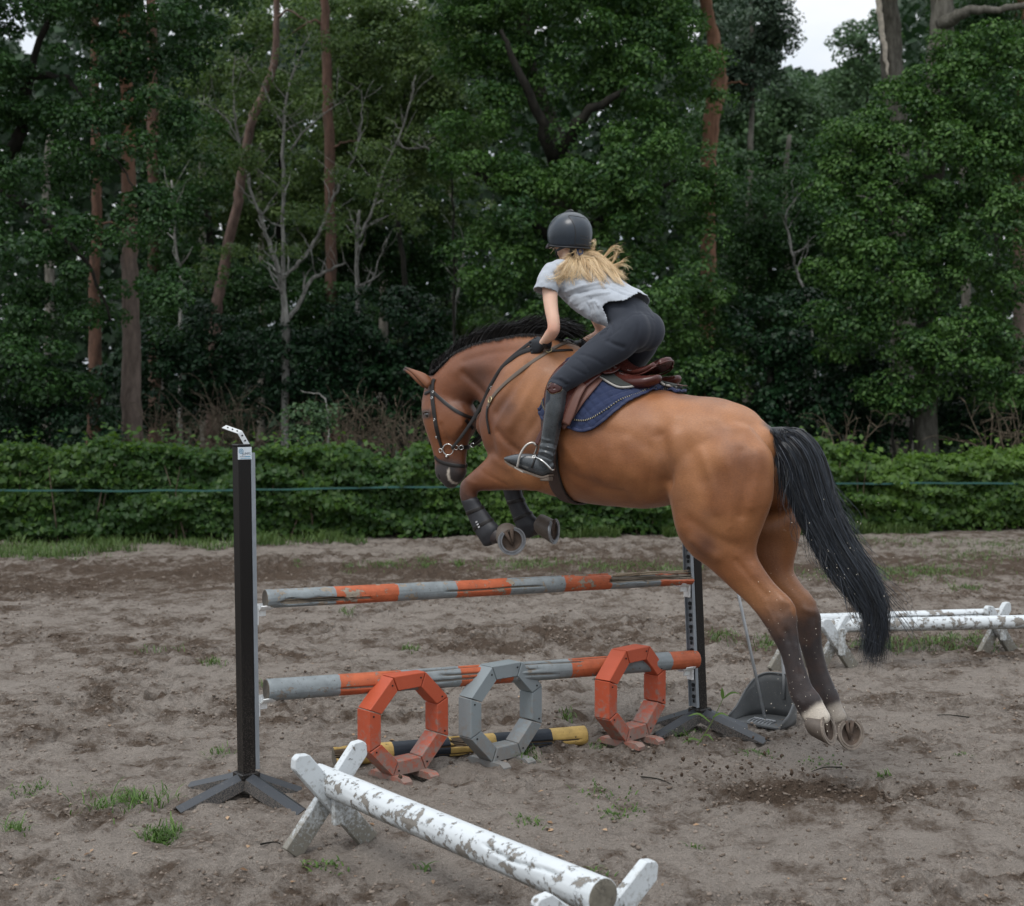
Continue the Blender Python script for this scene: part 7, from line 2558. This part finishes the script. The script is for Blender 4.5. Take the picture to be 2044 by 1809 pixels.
birch('slender pale birch with long bare arms near the middle', [[(566, 960, .05), (566, 620, .045), (565, 480, .04), (566, 330, .036), (566, 240, .03), (580, 160, .025), (600, 110, .018), (622, 60, .010)], [(566, 250, .024), (545, 215, .02), (520, 165, .016), (490, 125, .010), (470, 90, .005)],
      [(580, 300, .022), (610, 260, .018), (650, 225, .012), (690, 200, .006)]], 25.6)
birch('birch with a pale stem and a long branch reaching right', [[(720, 960, .06), (716, 620, .055), (714, 560, .05), (712, 470, .04), (718, 420, .03)], [(716, 480, .035), (745, 415, .03), (765, 340, .026), (795, 280, .022), (815, 220, .018), (830, 150, .010)],
      [(745, 412, .022), (775, 390, .018), (808, 365, .010)], [(725, 590, .022), (750, 540, .016), (770, 480, .010)], [(790, 285, .018), (815, 298, .020), (850, 294, .022), (858, 300, .012)]], 26.5)
birch('thin white birch stem left of the leaning pine', [[(361, 960, .05), (360, 640, .045), (361, 560, .045), (352, 500, .03), (345, 420, .03), (342, 360, .02)]], 28)
birch('whitish sapling stems low behind the tall pine', [[(326, 960, .035), (325, 640, .04), (320, 600, .03)]], 29)
birch('thin leaning bare stem in the dark gap right of the rider', [[(1640, 960, .03), (1618, 640, .03), (1600, 570, .03), (1585, 520, .028), (1575, 470, .024), (1568, 430, .018), (1590, 395, .010)]], 27)
birch('pale crooked branch hanging in the right oak', [[(1770, 470, .03), (1782, 460, .03), (1765, 440, .028), (1755, 415, .022), (1752, 395, .012)]], 22.3, None)
birch('thin pale stem left of the rider', [[(895, 960, .03), (905, 660, .03), (918, 560, .028), (928, 500, .024), (932, 480, .014)]], 27)

# ---- lighter foliage of birches and far trees
def crown_only(name, label, group, d, envs, nb, rb, per, size, mat, trunk=None, **kw):
    px0 = envs[0][0]
    return tree(name, label, group, g2(px0, d), trunk or [(px0, 960, d, .075), (px0 + 9, 600, d, .06), (px0 - 6, 420, d, .05), (px0 + 8, envs[0][1] + 60, d, .03)], [], envs, nb, rb, per, size, mat, DBARK if kw.pop('bark', None) is None else DBARK, **kw)
crown_only('birch_tree', 'olive green birch crown at the top between the pines and the big oak', 'leafy birches in the wood', 30,
           [(800, 120, 30, 1.6, 1.2, 1.2), (880, 250, 30, 1.0, 1.0, 1.0), (720, 60, 30, 1.0, 1.0, .9), (790, 300, 30, 1.4, 1.0, .9), (700, 230, 30, .9, .9, .8)], 230, .36, 140, .085, BIR, up=.2)
crown_only('birch_tree', 'loose green birch crown in the upper left middle', 'leafy birches in the wood', 31,
           [(560, 110, 31, 1.6, 1.1, 1.3), (450, 220, 31, 1.3, 1.0, 1.2), (600, 300, 31, 1.5, 1.0, 1.2), (430, 400, 31, 1.1, .9, 1.0), (560, 440, 31, 1.3, .9, .9), (680, 420, 31, 1.2, .9, .9)], 280, .36, 130, .085, BIR, up=.2)
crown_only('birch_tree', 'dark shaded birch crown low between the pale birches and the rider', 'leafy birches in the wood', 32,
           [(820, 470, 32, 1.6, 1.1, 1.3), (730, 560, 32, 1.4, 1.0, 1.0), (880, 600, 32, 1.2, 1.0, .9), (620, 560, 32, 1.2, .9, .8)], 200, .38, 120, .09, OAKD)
crown_only('far_tree', 'pale distant tree left of the sky gap', 'distant trees under the sky gap', 40,
           [(1490, 300, 40, 1.9, 1.4, 1.9), (1560, 250, 40, 1.3, 1.2, 1.5), (1450, 420, 40, 1.4, 1.2, 1.4)], 200, .5, 130, .12, FARM, bark=OBARK)
crown_only('far_tree', 'pale distant tree below the middle of the sky gap', 'distant trees under the sky gap', 42,
           [(1640, 260, 42, 1.5, 1.3, 1.7), (1700, 220, 42, 1.2, 1.2, 1.3), (1610, 380, 42, 1.5, 1.2, 1.4)], 190, .5, 130, .12, FARM, bark=OBARK)
crown_only('far_tree', 'wispy tree top against the sky beside the torn trunk', 'distant trees under the sky gap', 38,
           [(1725, 105, 38, .75, .7, .85), (1700, 170, 38, .6, .6, .6), (1750, 60, 38, .4, .5, .5)], 44, .34, 90, .11, FARM, bark=OBARK, up=.1)
crown_only('broadleaf_tree', 'grey-green tree with fine leaves in the dark middle right', None, 31,
           [(1530, 430, 31, 1.6, 1.1, 1.3), (1480, 560, 31, 1.3, 1.0, 1.2), (1610, 500, 31, 1.3, 1.0, 1.2), (1560, 620, 31, 1.5, 1.0, .9)], 250, .34, 120, .08, OAKD, bark=OBARK)
crown_only('broadleaf_tree', 'leafy tree behind the right oak near the picture edge', None, 27,
           [(1990, 100, 27, 1.0, .9, 1.0), (2020, 320, 27, .9, .8, 1.0), (1930, 60, 27, .8, .8, .7)], 90, .34, 120, .085, OAKD, bark=OBARK)

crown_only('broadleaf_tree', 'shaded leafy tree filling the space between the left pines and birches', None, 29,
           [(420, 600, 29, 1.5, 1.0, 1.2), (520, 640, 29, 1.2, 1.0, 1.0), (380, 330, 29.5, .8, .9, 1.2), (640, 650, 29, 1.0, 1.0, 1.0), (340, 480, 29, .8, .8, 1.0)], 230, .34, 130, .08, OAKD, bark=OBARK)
crown_only('broadleaf_tree', 'soft green tree behind the big oak on its left side', None, 33,
           [(880, 420, 33, 1.2, 1.0, 1.3), (820, 180, 33, 1.3, 1.0, 1.4), (930, 700, 33, 1.6, 1.0, 1.0), (700, 330, 33, 1.5, 1.0, 1.2)], 230, .38, 130, .09, BIR, bark=OBARK)
crown_only('broadleaf_tree', 'dim tree low behind the right rhododendron', None, 32,
           [(1500, 700, 32, 1.6, 1.0, 1.0), (1660, 650, 32, 1.5, 1.0, 1.2), (1640, 480, 32, 1.1, 1.0, 1.2), (1920, 800, 31, 2.0, 1.0, 1.0)], 210, .38, 120, .09, OAKD, bark=OBARK)
crown_only('birch_tree', 'thin veil of birch leaves hanging in front of the pale bare stems', 'leafy birches in the wood', 24,
           [(480, 330, 24, .8, .6, .5), (620, 470, 24, .8, .6, .5), (440, 520, 24, .6, .6, .5), (740, 330, 24, .8, .6, .6), (560, 190, 24, .8, .6, .4), (650, 120, 24, .7, .6, .5), (830, 430, 24, .5, .5, .5)], 75, .26, 90, .06, BIR, trunk=[(905, 960, 24, .03), (905, 500, 24, .02), (900, 300, 24, .01)], up=.1)
# ---- understorey
def bush(label, d, envs, nb, rb, per, size, mat, group, name='bush', cat='bush', up=.7):
    r = empty(name, (*g2(envs[0][0], d), 0), label, cat, group)
    for k in range(3):
        a = envs[0][0] + random.uniform(-30, 30)
        mb = MB(); pxtube(mb, [(a, 930, d + .2, .03), (a + random.uniform(-20, 20), 850, d + .1, .02), (a + random.uniform(-40, 40), envs[0][1], d, .01)], 5); mb.build('stem', DBARK, r)
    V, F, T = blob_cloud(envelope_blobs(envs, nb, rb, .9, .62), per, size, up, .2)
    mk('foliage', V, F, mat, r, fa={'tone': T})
GR = 'dark bushes under the trees'
bush('tall rhododendron mound between the birches and the rider', 25, [(760, 660, 25, 1.2, .9, .7), (680, 740, 25, 1.1, .9, .7), (860, 740, 25, 1.0, .9, .7), (780, 800, 24.8, 1.4, .8, .6)], 170, .26, 120, .085, RHO, GR, 'rhododendron')
bush('rhododendron mound right of the horse croup', 24, [(1560, 660, 24, 1.1, .9, .6), (1480, 760, 24, 1.0, .9, .7), (1640, 740, 24, 1.1, .9, .8), (1600, 830, 23.8, 1.2, .8, .6), (1720, 800, 23.8, .7, .8, .7)], 180, .26, 120, .085, RHO, GR, 'rhododendron')
bush('low dark rhododendron behind the tall pine', 25.5, [(330, 760, 25.5, 1.0, .9, .9), (430, 700, 25.5, 1.2, .9, .8), (500, 780, 25.5, 1.2, .9, .8), (240, 800, 25.5, .8, .8, .7)], 170, .27, 110, .085, RHO, GR, 'rhododendron')
bush('leafy shrub in the left corner above the hedge', 21.2, [(60, 790, 21.2, 1.0, .8, .6), (150, 850, 21.0, .7, .7, .4), (10, 860, 21, .6, .7, .5)], 80, .24, 120, .07, RHO, GR)
bush('dark bush behind the neck of the horse', 24.6, [(960, 760, 24.6, .9, .8, .8), (1040, 820, 24.6, 1.0, .8, .7), (600, 720, 24.9, .8, .8, .9)], 110, .26, 110, .08, RHO, GR)
bush('broad dark bush above the right end of the hedge', 23.8, [(1960, 800, 23.8, 1.1, .8, .8), (2040, 860, 23.6, .8, .8, .6), (1750, 870, 23.9, .5, .8, .4)], 110, .26, 110, .08, RHO, GR)
bush('small pale-leaved shrub just above the hedge left of the bay head', 20.6, [(612, 850, 20.6, .32, .35, .36), (640, 820, 20.6, .2, .3, .25)], 26, .15, 36, .06, FARM, None)
bush('low leafy branches in front of the right oak trunk', 22.6, [(1800, 800, 22.6, .5, .5, .22), (1760, 780, 22.6, .4, .5, .2), (1850, 690, 22.4, .45, .5, .25)], 46, .2, 90, .07, OAK, None)

# dead brown brush standing behind the hedge: bundles of bare twigs
def brush(label, px, py, d, w, h, n, mat=DEADB):
    r = empty('dead_brush', (*g2(px, d), 0), label, 'brush', 'dead brown brush behind the hedge')
    mb = MB(); n = int(n * .5); h = h * .74
    for i in range(n):
        a = rng.normal(0, .45); x0 = px + rng.normal(0, w * .35)
        P = [at(x0, 930, d + rng.uniform(-.3, .3))]
        L = h * rng.uniform(.6, 1.15); dirv = unit(np.array([math.sin(a), rng.normal(0, .2), math.cos(a)]))
        for k in range(4):
            dirv = unit(dirv + rng.normal(0, .22, 3)); P.append(P[-1] + dirv * L / 4)
        mb.tube(np.array(P), np.linspace(.014, .003, 5), 4, caps=False)
        for q in range(5):
            b = P[2 + q % 3]; P2 = [b]; dv = unit(dirv + rng.normal(0, .8, 3))
            for k in range(3): dv = unit(dv + rng.normal(0, .3, 3) - [0, 0, .12]); P2.append(P2[-1] + dv * L * .11)
            mb.tube(np.array(P2), np.linspace(.006, .002, 4), 3, caps=False)
    o = mb.build('twigs', mat, r, fixn=False); o['kind'] = 'stuff'
for (lb, px, py, w, h, n) in (('dead brown brush at the foot of the tall pine', 330, 840, 60, 1.35, 60), ('tangle of pale dead twigs left of the black stand', 470, 820, 90, 1.6, 90), ('low dead brush between stand and bay head', 700, 830, 100, 1.3, 90),
                              ('dead brush close behind the bay head', 815, 830, 70, 1.5, 80), ('dead twigs beside the tail above the hedge', 1690, 830, 40, 1.2, 20), ('dead brown brush at the right edge', 2015, 830, 60, 1.25, 34)):
    brush(lb, px, py, 21.6, w, h, n)
birch('slim yellowish stem above the hedge left of the bay head', [[(655, 930, .022), (655, 870, .02), (654, 820, .018), (640, 790, .012), (600, 780, .007)]], 21.3, None)

# ---- the depth of the wood: one mass nobody could count
n = 125000
px = rng.uniform(-500, 2560, n); py = rng.uniform(-60, 930, n) ; dd = np.where(rng.random(n) < .8, rng.uniform(42, 58, n), rng.uniform(62, 85, n))
top = 118 + 26 * np.sin(px / 37.0) + 30 * (vnoise(np.stack([px, px * 0], 1), 1 / 60., 3) - .5) * 2
gap = (px > 1555) & (px < 1775) & (py < top + 20)
holes = [(300, 20, 18), (480, 60, 14), (820, 25, 26), (760, 90, 12), (1080, 60, 12), (1180, 30, 16), (1270, 140, 12), (60, 90, 20), (700, 30, 12), (20, 20, 44), (550, 22, 20), (1000, 16, 24), (620, 255, 16), (660, 420, 12), (1240, 80, 14), (1590, 262, 20), (1640, 200, 16), (585, 600, 18), (560, 640, 12), (1960, 60, 26), (2030, 140, 18), (1380, 60, 20), (1890, 190, 14), (920, 30, 14)]
for hx_, hy_, hr_ in holes: gap |= (px - hx_) ** 2 + ((py - hy_) * .8) ** 2 < hr_ ** 2 * rng.uniform(.6, 1.6, n)
px, py, dd = px[~gap], py[~gap], dd[~gap]
dd_ = dd
D = _R[None] * ((px - CX) / FPX)[:, None] + _U[None] * ((CY - py) / FPX)[:, None] + _F[None]
C = CAM + D * (dd / D[:, 1])[:, None]
C[:, 2] = np.maximum(C[:, 2], .05)
lowd = np.clip(1 - (C[:, 2] / 5.0), 0, 1)
T = np.clip(.5 + .3 * rng.normal(0, 1, len(C)), 0, 1) * (.5 + .5 * vnoise(C, .8, 7))
V, F = leaf_quads(C, rng.normal(0, .5, (len(C), 3)) + [0, -.5, .4], np.where(dd_ > 60, .70, .34), .85)
tag(mk('distant_woodland', V, F, BACKM, fa={'tone': T}), 'dim depth of the wood seen between the nearer trees', 'woodland', kind='stuff')
# far trunks in the gloom
for i, (px_, d_, w_) in enumerate(((95, 36, .14), (405, 38, .12), (520, 35, .10), (760, 37, .13), (905, 36, .11), (1690, 35, .12), (1925, 34, .13), (1570, 36, .09))):
    r = empty('forest_trunk', (*g2(px_, d_), 0), ['dim trunk in the gloom at the far left', 'dim trunk right of the thin shaded pine', 'dim trunk between the leaning pine and the forked birch', 'dim trunk right of the birch with the long branch',
              'dim trunk left of the big oak', 'dim trunk left of the right oak', 'dim trunk right of the right oak', 'slim dim trunk below the sky gap'][i], 'tree', 'dim trunks deep in the wood')
    mb = MB(); pxtube(mb, [(px_, 940, d_, w_), (px_ + 4, 600, d_, w_ * .9), (px_ - 3, 380, d_, w_ * .8), (px_ + 6, 270, d_, w_ * .6)], 8, .02); mb.build('trunk', OBARK, r, smooth=True)
# ================================================================ HEDGE, TAPE, GRASS
def hedge_line(x):      # front face distance and height of the clipped hedge at world x
    t = (x + 7.0) / 14.5
    return 18.75 + 1.75 * t, 1.20 - 0.12 * t
n = 92000
x = rng.uniform(-9.5, 10.5, n)
yf, hh = hedge_line(x)
hh = hh + (vnoise(np.stack([x, x * 0], 1), 1.1, 91) - .5) * .34 + (vnoise(np.stack([x, x * 0], 1), 4.5, 92) - .5) * .18
face = rng.random(n)
q = rng.random(n)
bump_ = (fbm(np.stack([x * 1.0, q * 3.0], 1), 2.2, 3, 93) - .5) * .55
z = np.where(face < .74, q * hh, hh + rng.normal(0, .035, n))
y = np.where(face < .74, yf - bump_ + np.abs(rng.normal(0, .14, n)) - .10 * np.sin(PI * q), yf + rng.uniform(0, .9, n))
low = (face < .74) & (z < .14); z[low] += rng.random(low.sum()) * .25
shoot = rng.random(n) < .05
z = z + np.where(shoot & (face >= .74), rng.random(n) ** 1.5 * .30, 0)
C = np.stack([x, y, np.maximum(z, .02)], 1)
N = np.where((face < .74)[:, None], np.array([0, -1.0, .55]), np.array([0, -.3, 1.0]))
V, F = leaf_quads(C, N, np.full(n, .088), .70)
patch = fbm(np.stack([x, z * 1.6], 1), 1.1, 3, 95)
lx = np.clip((x + 7) / 15, 0, 1)
T = np.clip(.10 + .95 * (patch - .30) + .22 * rng.normal(0, 1, n) + .42 * lx - .26 + .15 * (z / 1.3), 0, 1)
HED = empty('hedge', (0, 19.8, 0), 'clipped green hedge along the far side of the arena', 'hedge')
mk('foliage', V, F, HEDGEM, HED, fa={'tone': T})
mb = MB()
for i in range(260):
    x0 = rng.uniform(-9, 10); y0 = hedge_line(x0)[0] + rng.uniform(.05, .5)
    P = [np.array([x0, y0, -.05])]
    for k in range(3): P.append(P[-1] + np.array([rng.normal(0, .07), rng.normal(0, .07), .36]))
    mb.tube(np.array(P), [.016, .012, .009, .005], 4, caps=False)
o = mb.build('stems', DEADB, HED, fixn=False); o['kind'] = 'stuff'
mb = MB()   # dark woody core, so no light shows through
for i in range(20):
    x0 = -9.5 + i; yf_, hh_ = hedge_line(x0 + .5)
    mb.box((x0 + .5, yf_ + .55, hh_ * .44), (1.0, .45, hh_ * .78))
mb.build('woody_core', simple('hedge_core', (0.020, 0.022, 0.010), .95, bump=.5), HED)
# green tape stretched along the hedge
P = []
for k in range(90):
    x0 = -9 + 19 * k / 89
    P.append([x0, hedge_line(x0)[0] - .16 + .04 * math.sin(k), .715 + .012 * math.sin(k * .21) + .004 * math.sin(k * 1.3)])
P = np.array(P)
tape = ribbon(P, np.tile([0, -1.0, .1], (90, 1)), .026, .002)
tag(tape.build('fence_tape', simple('green_tape', (0.010, 0.070, 0.055), .5, bump=0), None), 'thin green tape stretched across the front of the hedge', 'tape')

# ---- grass
def blades(C, h, spread, w, k=4, droop=.5):
    n = len(C)
    a = rng.uniform(0, 2 * PI, n)
    d = np.stack([np.cos(a), np.sin(a), np.zeros(n)], 1)
    out = (h * spread * rng.uniform(.3, 1.2, n))[:, None]
    t = np.linspace(0, 1, k)
    P = C[:, None, :] + d[:, None, :] * out[:, None, :] * (t ** 1.5)[None, :, None]
    zc = (h[:, None] * (t[None] - droop * spread * t[None] ** 3))
    P[:, :, 2] += zc
    side = np.stack([-np.sin(a), np.cos(a), np.zeros(n)], 1)
    ww = (w[:, None] * (1 - t[None] ** 1.8) + .0006)[:, :, None]
    A, B = P - side[:, None, :] * ww / 2, P + side[:, None, :] * ww / 2
    V = np.stack([A, B], 2).reshape(-1, 3)
    i0 = (np.arange(n)[:, None] * 2 * k + np.arange(k - 1)[None] * 2).ravel()
    F = np.stack([i0, i0 + 1, i0 + 3, i0 + 2], 1)
    return V, F, np.repeat(rng.random(n), k - 1)
GRASS = foliage_mat('grass_blades', (0.040, 0.085, 0.018), (0.115, 0.200, 0.040), (0.10, 0.20, 0.03), .3)
STRAWY = foliage_mat('strip_grass', (0.042, 0.088, 0.022), (0.125, 0.195, 0.052), (0.12, 0.18, 0.04), .3)
# verge at the foot of the hedge, widest at the left
n = 18000
x = -9 + 19 * rng.random(n) ** 1.7
yf, _ = hedge_line(x)
wd = np.interp(x, [-9, -6.6, -4, -2.4, 0, 3, 10], [2.3, 1.75, 1.15, .7, .28, .18, .22])
y = yf - .05 - wd * rng.random(n) ** .8 * (0.75 + .5 * vnoise(np.stack([x, x * 0], 1), 1.6, 44))
keep = (fbm(np.stack([x, y], 1), 1.2, 3, 41) > np.interp(x, [-9, -3, 0, 10], [.22, .33, .50, .50]))
x, y = x[keep], y[keep]
h = rng.uniform(.06, .17, len(x)) * (1 + .7 * (vnoise(np.stack([x, y], 1), 2.5, 46) > .6))
V, F, T = blades(np.stack([x, y, gheight(x, y)], 1), h, .7, np.full(len(x), .010), 3)
tag(mk('grass_verge', V, F, STRAWY, fa={'tone': T}), 'rough grass growing at the foot of the hedge', 'grass', kind='stuff')
# thin patches scattered over the sand
Cs = []
for (px_, py_, rx_, ry_, k_) in ((770, 1134, 45, 9, 260), (850, 1132, 18, 11, 190), (915, 1130, 12, 8, 110), (700, 1140, 14, 6, 70), (595, 1135, 10, 6, 60), (1060, 1130, 110, 12, 600), (1230, 1135, 90, 12, 520), (1330, 1140, 60, 12, 300),
                                 (1720, 1150, 110, 15, 700), (1850, 1145, 120, 18, 900), (1960, 1110, 100, 14, 420), (1830, 1085, 160, 10, 420), (1925, 1180, 35, 6, 150), (1440, 1275, 34, 12, 150), (1530, 1285, 22, 12, 130), (1880, 1290, 120, 14, 700), (1760, 1295, 60, 10, 260), (2000, 1090, 60, 8, 260),
                                 (1690, 1080, 60, 8, 200), (425, 1328, 22, 5, 60), (690, 1225, 16, 5, 40), (820, 1300, 20, 5, 50), (530, 1375, 10, 5, 30), (300, 1300, 60, 6, 30), (1130, 1440, 14, 6, 40), (100, 1110, 120, 12, 380), (360, 1080, 60, 8, 200)):
    for j in range(k_):
        p = gpt(px_ + random.gauss(0, rx_ * .55), py_ + random.gauss(0, ry_ * .5))
        Cs.append(p)
Cs = np.array(Cs); Cs[:, 2] = gheight(Cs[:, 0], Cs[:, 1])
V, F, T = blades(Cs, rng.uniform(.03, .10, len(Cs)), .9, np.full(len(Cs), .007), 3)
tag(mk('sparse_grass', V, F, STRAWY, fa={'tone': T}), 'thin grass coming up in patches through the far sand', 'grass', kind='stuff')
# single tufts one can point at
def tuft(label, px_, py_, n_, r_, hmax, w_=.006, spread=1.1, mat=GRASS, group='weed tufts in the near sand', broad=False):
    p = gpt(px_, py_); p[2] = gh(p[0], p[1])
    rt = empty('grass_tuft', p, label, 'grass tuft', group)
    o_ = rng.normal(0, r_ * .5, (n_, 2)); C = np.zeros((n_, 3)); C[:, :2] = o_ + p[:2]
    C[:, 2] = gheight(C[:, 0], C[:, 1]) - .004
    V, F, T = blades(C, rng.uniform(.35, 1, n_) * hmax, spread, rng.uniform(.6, 1.3, n_) * w_, 5)
    mk('blades', V, F, mat, rt, fa={'tone': T})['kind'] = 'stuff'
for a in (('bushy green weed clump left of the black stand', 250, 1605, 240, .20, .13, .006), ('grey-green feathery weed below the big clump at the left', 322, 1668, 190, .085, .10, .006), ('small weed at the left picture edge', 30, 1655, 60, .06, .12, .005),
          ('flat spreading weed near the far left edge', 62, 1572, 70, .13, .06, .006), ('short grass behind the left stand feet', 440, 1510, 40, .09, .09, .005), ('weed tuft at the foot of the grey ring', 1045, 1520, 110, .085, .07, .006),
          ('flattened weed in front of the grey ring', 1195, 1588, 60, .18, .05, .008), ('weed lying flat left of the kicked-up sand', 1240, 1628, 90, .13, .04, .009), ('weed on the sand beside the white rail', 1050, 1652, 40, .08, .05, .007),
          ('weed below the left trestle feet', 655, 1740, 46, .10, .05, .009), ('small weed close to the near rail', 845, 1755, 10, .02, .06, .013), ('seedling at the lower left', 105, 1760, 16, .02, .05, .010), ('weed under the near end of the white rail', 1180, 1690 + 80, 30, .08, .05, .009),
          ('grass by the right ring foot', 1190, 1497, 30, .06, .06, .006), ('weeds along the right stand leg', 1515, 1510, 70, .11, .045, .009), ('thin grass between ring and right stand', 1370, 1478, 44, .10, .09, .006),
          ('flattened grass beneath the hind hooves', 1640, 1525, 60, .14, .03, .009), ('small weed far right on the sand', 1915, 1512, 40, .07, .03, .008), ('sprig above the torn-up sand', 1762, 1555, 24, .04, .07, .006), ('small weed right of the near rail end', 1385, 1700, 18, .05, .04, .009),
          ('weed sprig at the lower left of the trestle', 620, 1740, 14, .04, .05, .009)):
    tuft(*a)
# a tall weed with broad leaves by the right stand
p = gpt(1392, 1500); p[2] = gh(p[0], p[1])
rt = empty('tall_weed', p, 'tall broad-leaved weed growing by the foot of the right stand', 'weed')
mb = MB(); tp = at(1443, 1395, p[1] - .05)
mb.tube(spline(np.array([p, p * .6 + tp * .4 + [0.01, 0, 0], tp]), 10), np.linspace(.004, .002, 10), 6); mb.build('stem', simple('weed_stem', (.10, .15, .04), .6, bump=0), rt)
def leafblade(a, b, w, sag):
    a, b = np.array(a), np.array(b); m_ = (a + b) / 2 + np.array([0, 0, sag])
    P = spline(np.array([a, m_, b]), 8); N = np.tile([.1, -.8, .6], (8, 1))
    T_ = unit(np.gradient(P, axis=0)); S_ = unit(np.cross(T_, N)); ww = (w * np.sin(PI * np.linspace(.12, 1, 8)) ** .8)[:, None]
    V = np.stack([P - S_ * ww / 2, P + S_ * ww / 2], 1).reshape(-1, 3)
    F = np.array([[i * 2, i * 2 + 1, i * 2 + 3, i * 2 + 2] for i in range(7)])
    mk('leaf', V, F, GRASS, rt, fa={'tone': np.full(7, random.uniform(.5, 1))})
leafblade(tp, at(1441, 1372, p[1] - .05), .020, .0); leafblade(tp, at(1478, 1385, p[1] - .1), .012, .02); leafblade(p * .5 + tp * .5, at(1372, 1430, p[1]), .012, .03)
leafblade(p * .4 + tp * .6, at(1455, 1430, p[1] - .1), .012, .02); leafblade(p * .8 + tp * .2, at(1425, 1480, p[1] - .1), .012, .02); leafblade(p * .9 + tp * .1, at(1360, 1485, p[1]), .012, .02)
# leaf litter and twigs on the sand
n = 150
px = rng.uniform(20, 2030, n); py = 1240 + 560 * rng.random(n)
C = np.array([gpt(a, b) for a, b in zip(px, py)]); C[:, 2] = gheight(C[:, 0], C[:, 1]) + .006
V, F = leaf_quads(C, np.tile([0, 0, 2.5], (n, 1)), rng.uniform(.012, .038, n), .6)
tag(mk('leaf_litter', V, F, foliage_mat('dry_leaf', (.14, .075, .035), (.42, .28, .17), (.2, .1, .05), .1), fa={'tone': rng.random(n)}), 'dry brown leaves scattered over the sand', 'leaves', kind='stuff')
tw = [(1935, 1432, 1850, 1425), (1680, 1540, 1620, 1545), (1280, 1560, 1340, 1575), (520, 1700, 560, 1690)]
for i, (a, b, c, d) in enumerate(tw):
    p0, p1 = gpt(a, b), gpt(c, d)
    for q in (p0, p1): q[2] = gh(q[0], q[1]) + .008
    mb = MB(); mb.tube(spline(np.array([p0, (p0 + p1) / 2 + rng.normal(0, .01, 3) + [0, 0, .005], p1]), 8), np.linspace(.005, .002, 8), 5)
    tag(mb.build('twig', DBARK), ['dark bent twig on the smooth sand at the right', 'twig under the hind hooves', 'twig in front of the right ring', 'twig near the foot of the left trestle'][i], 'twig', 'twigs on the sand')
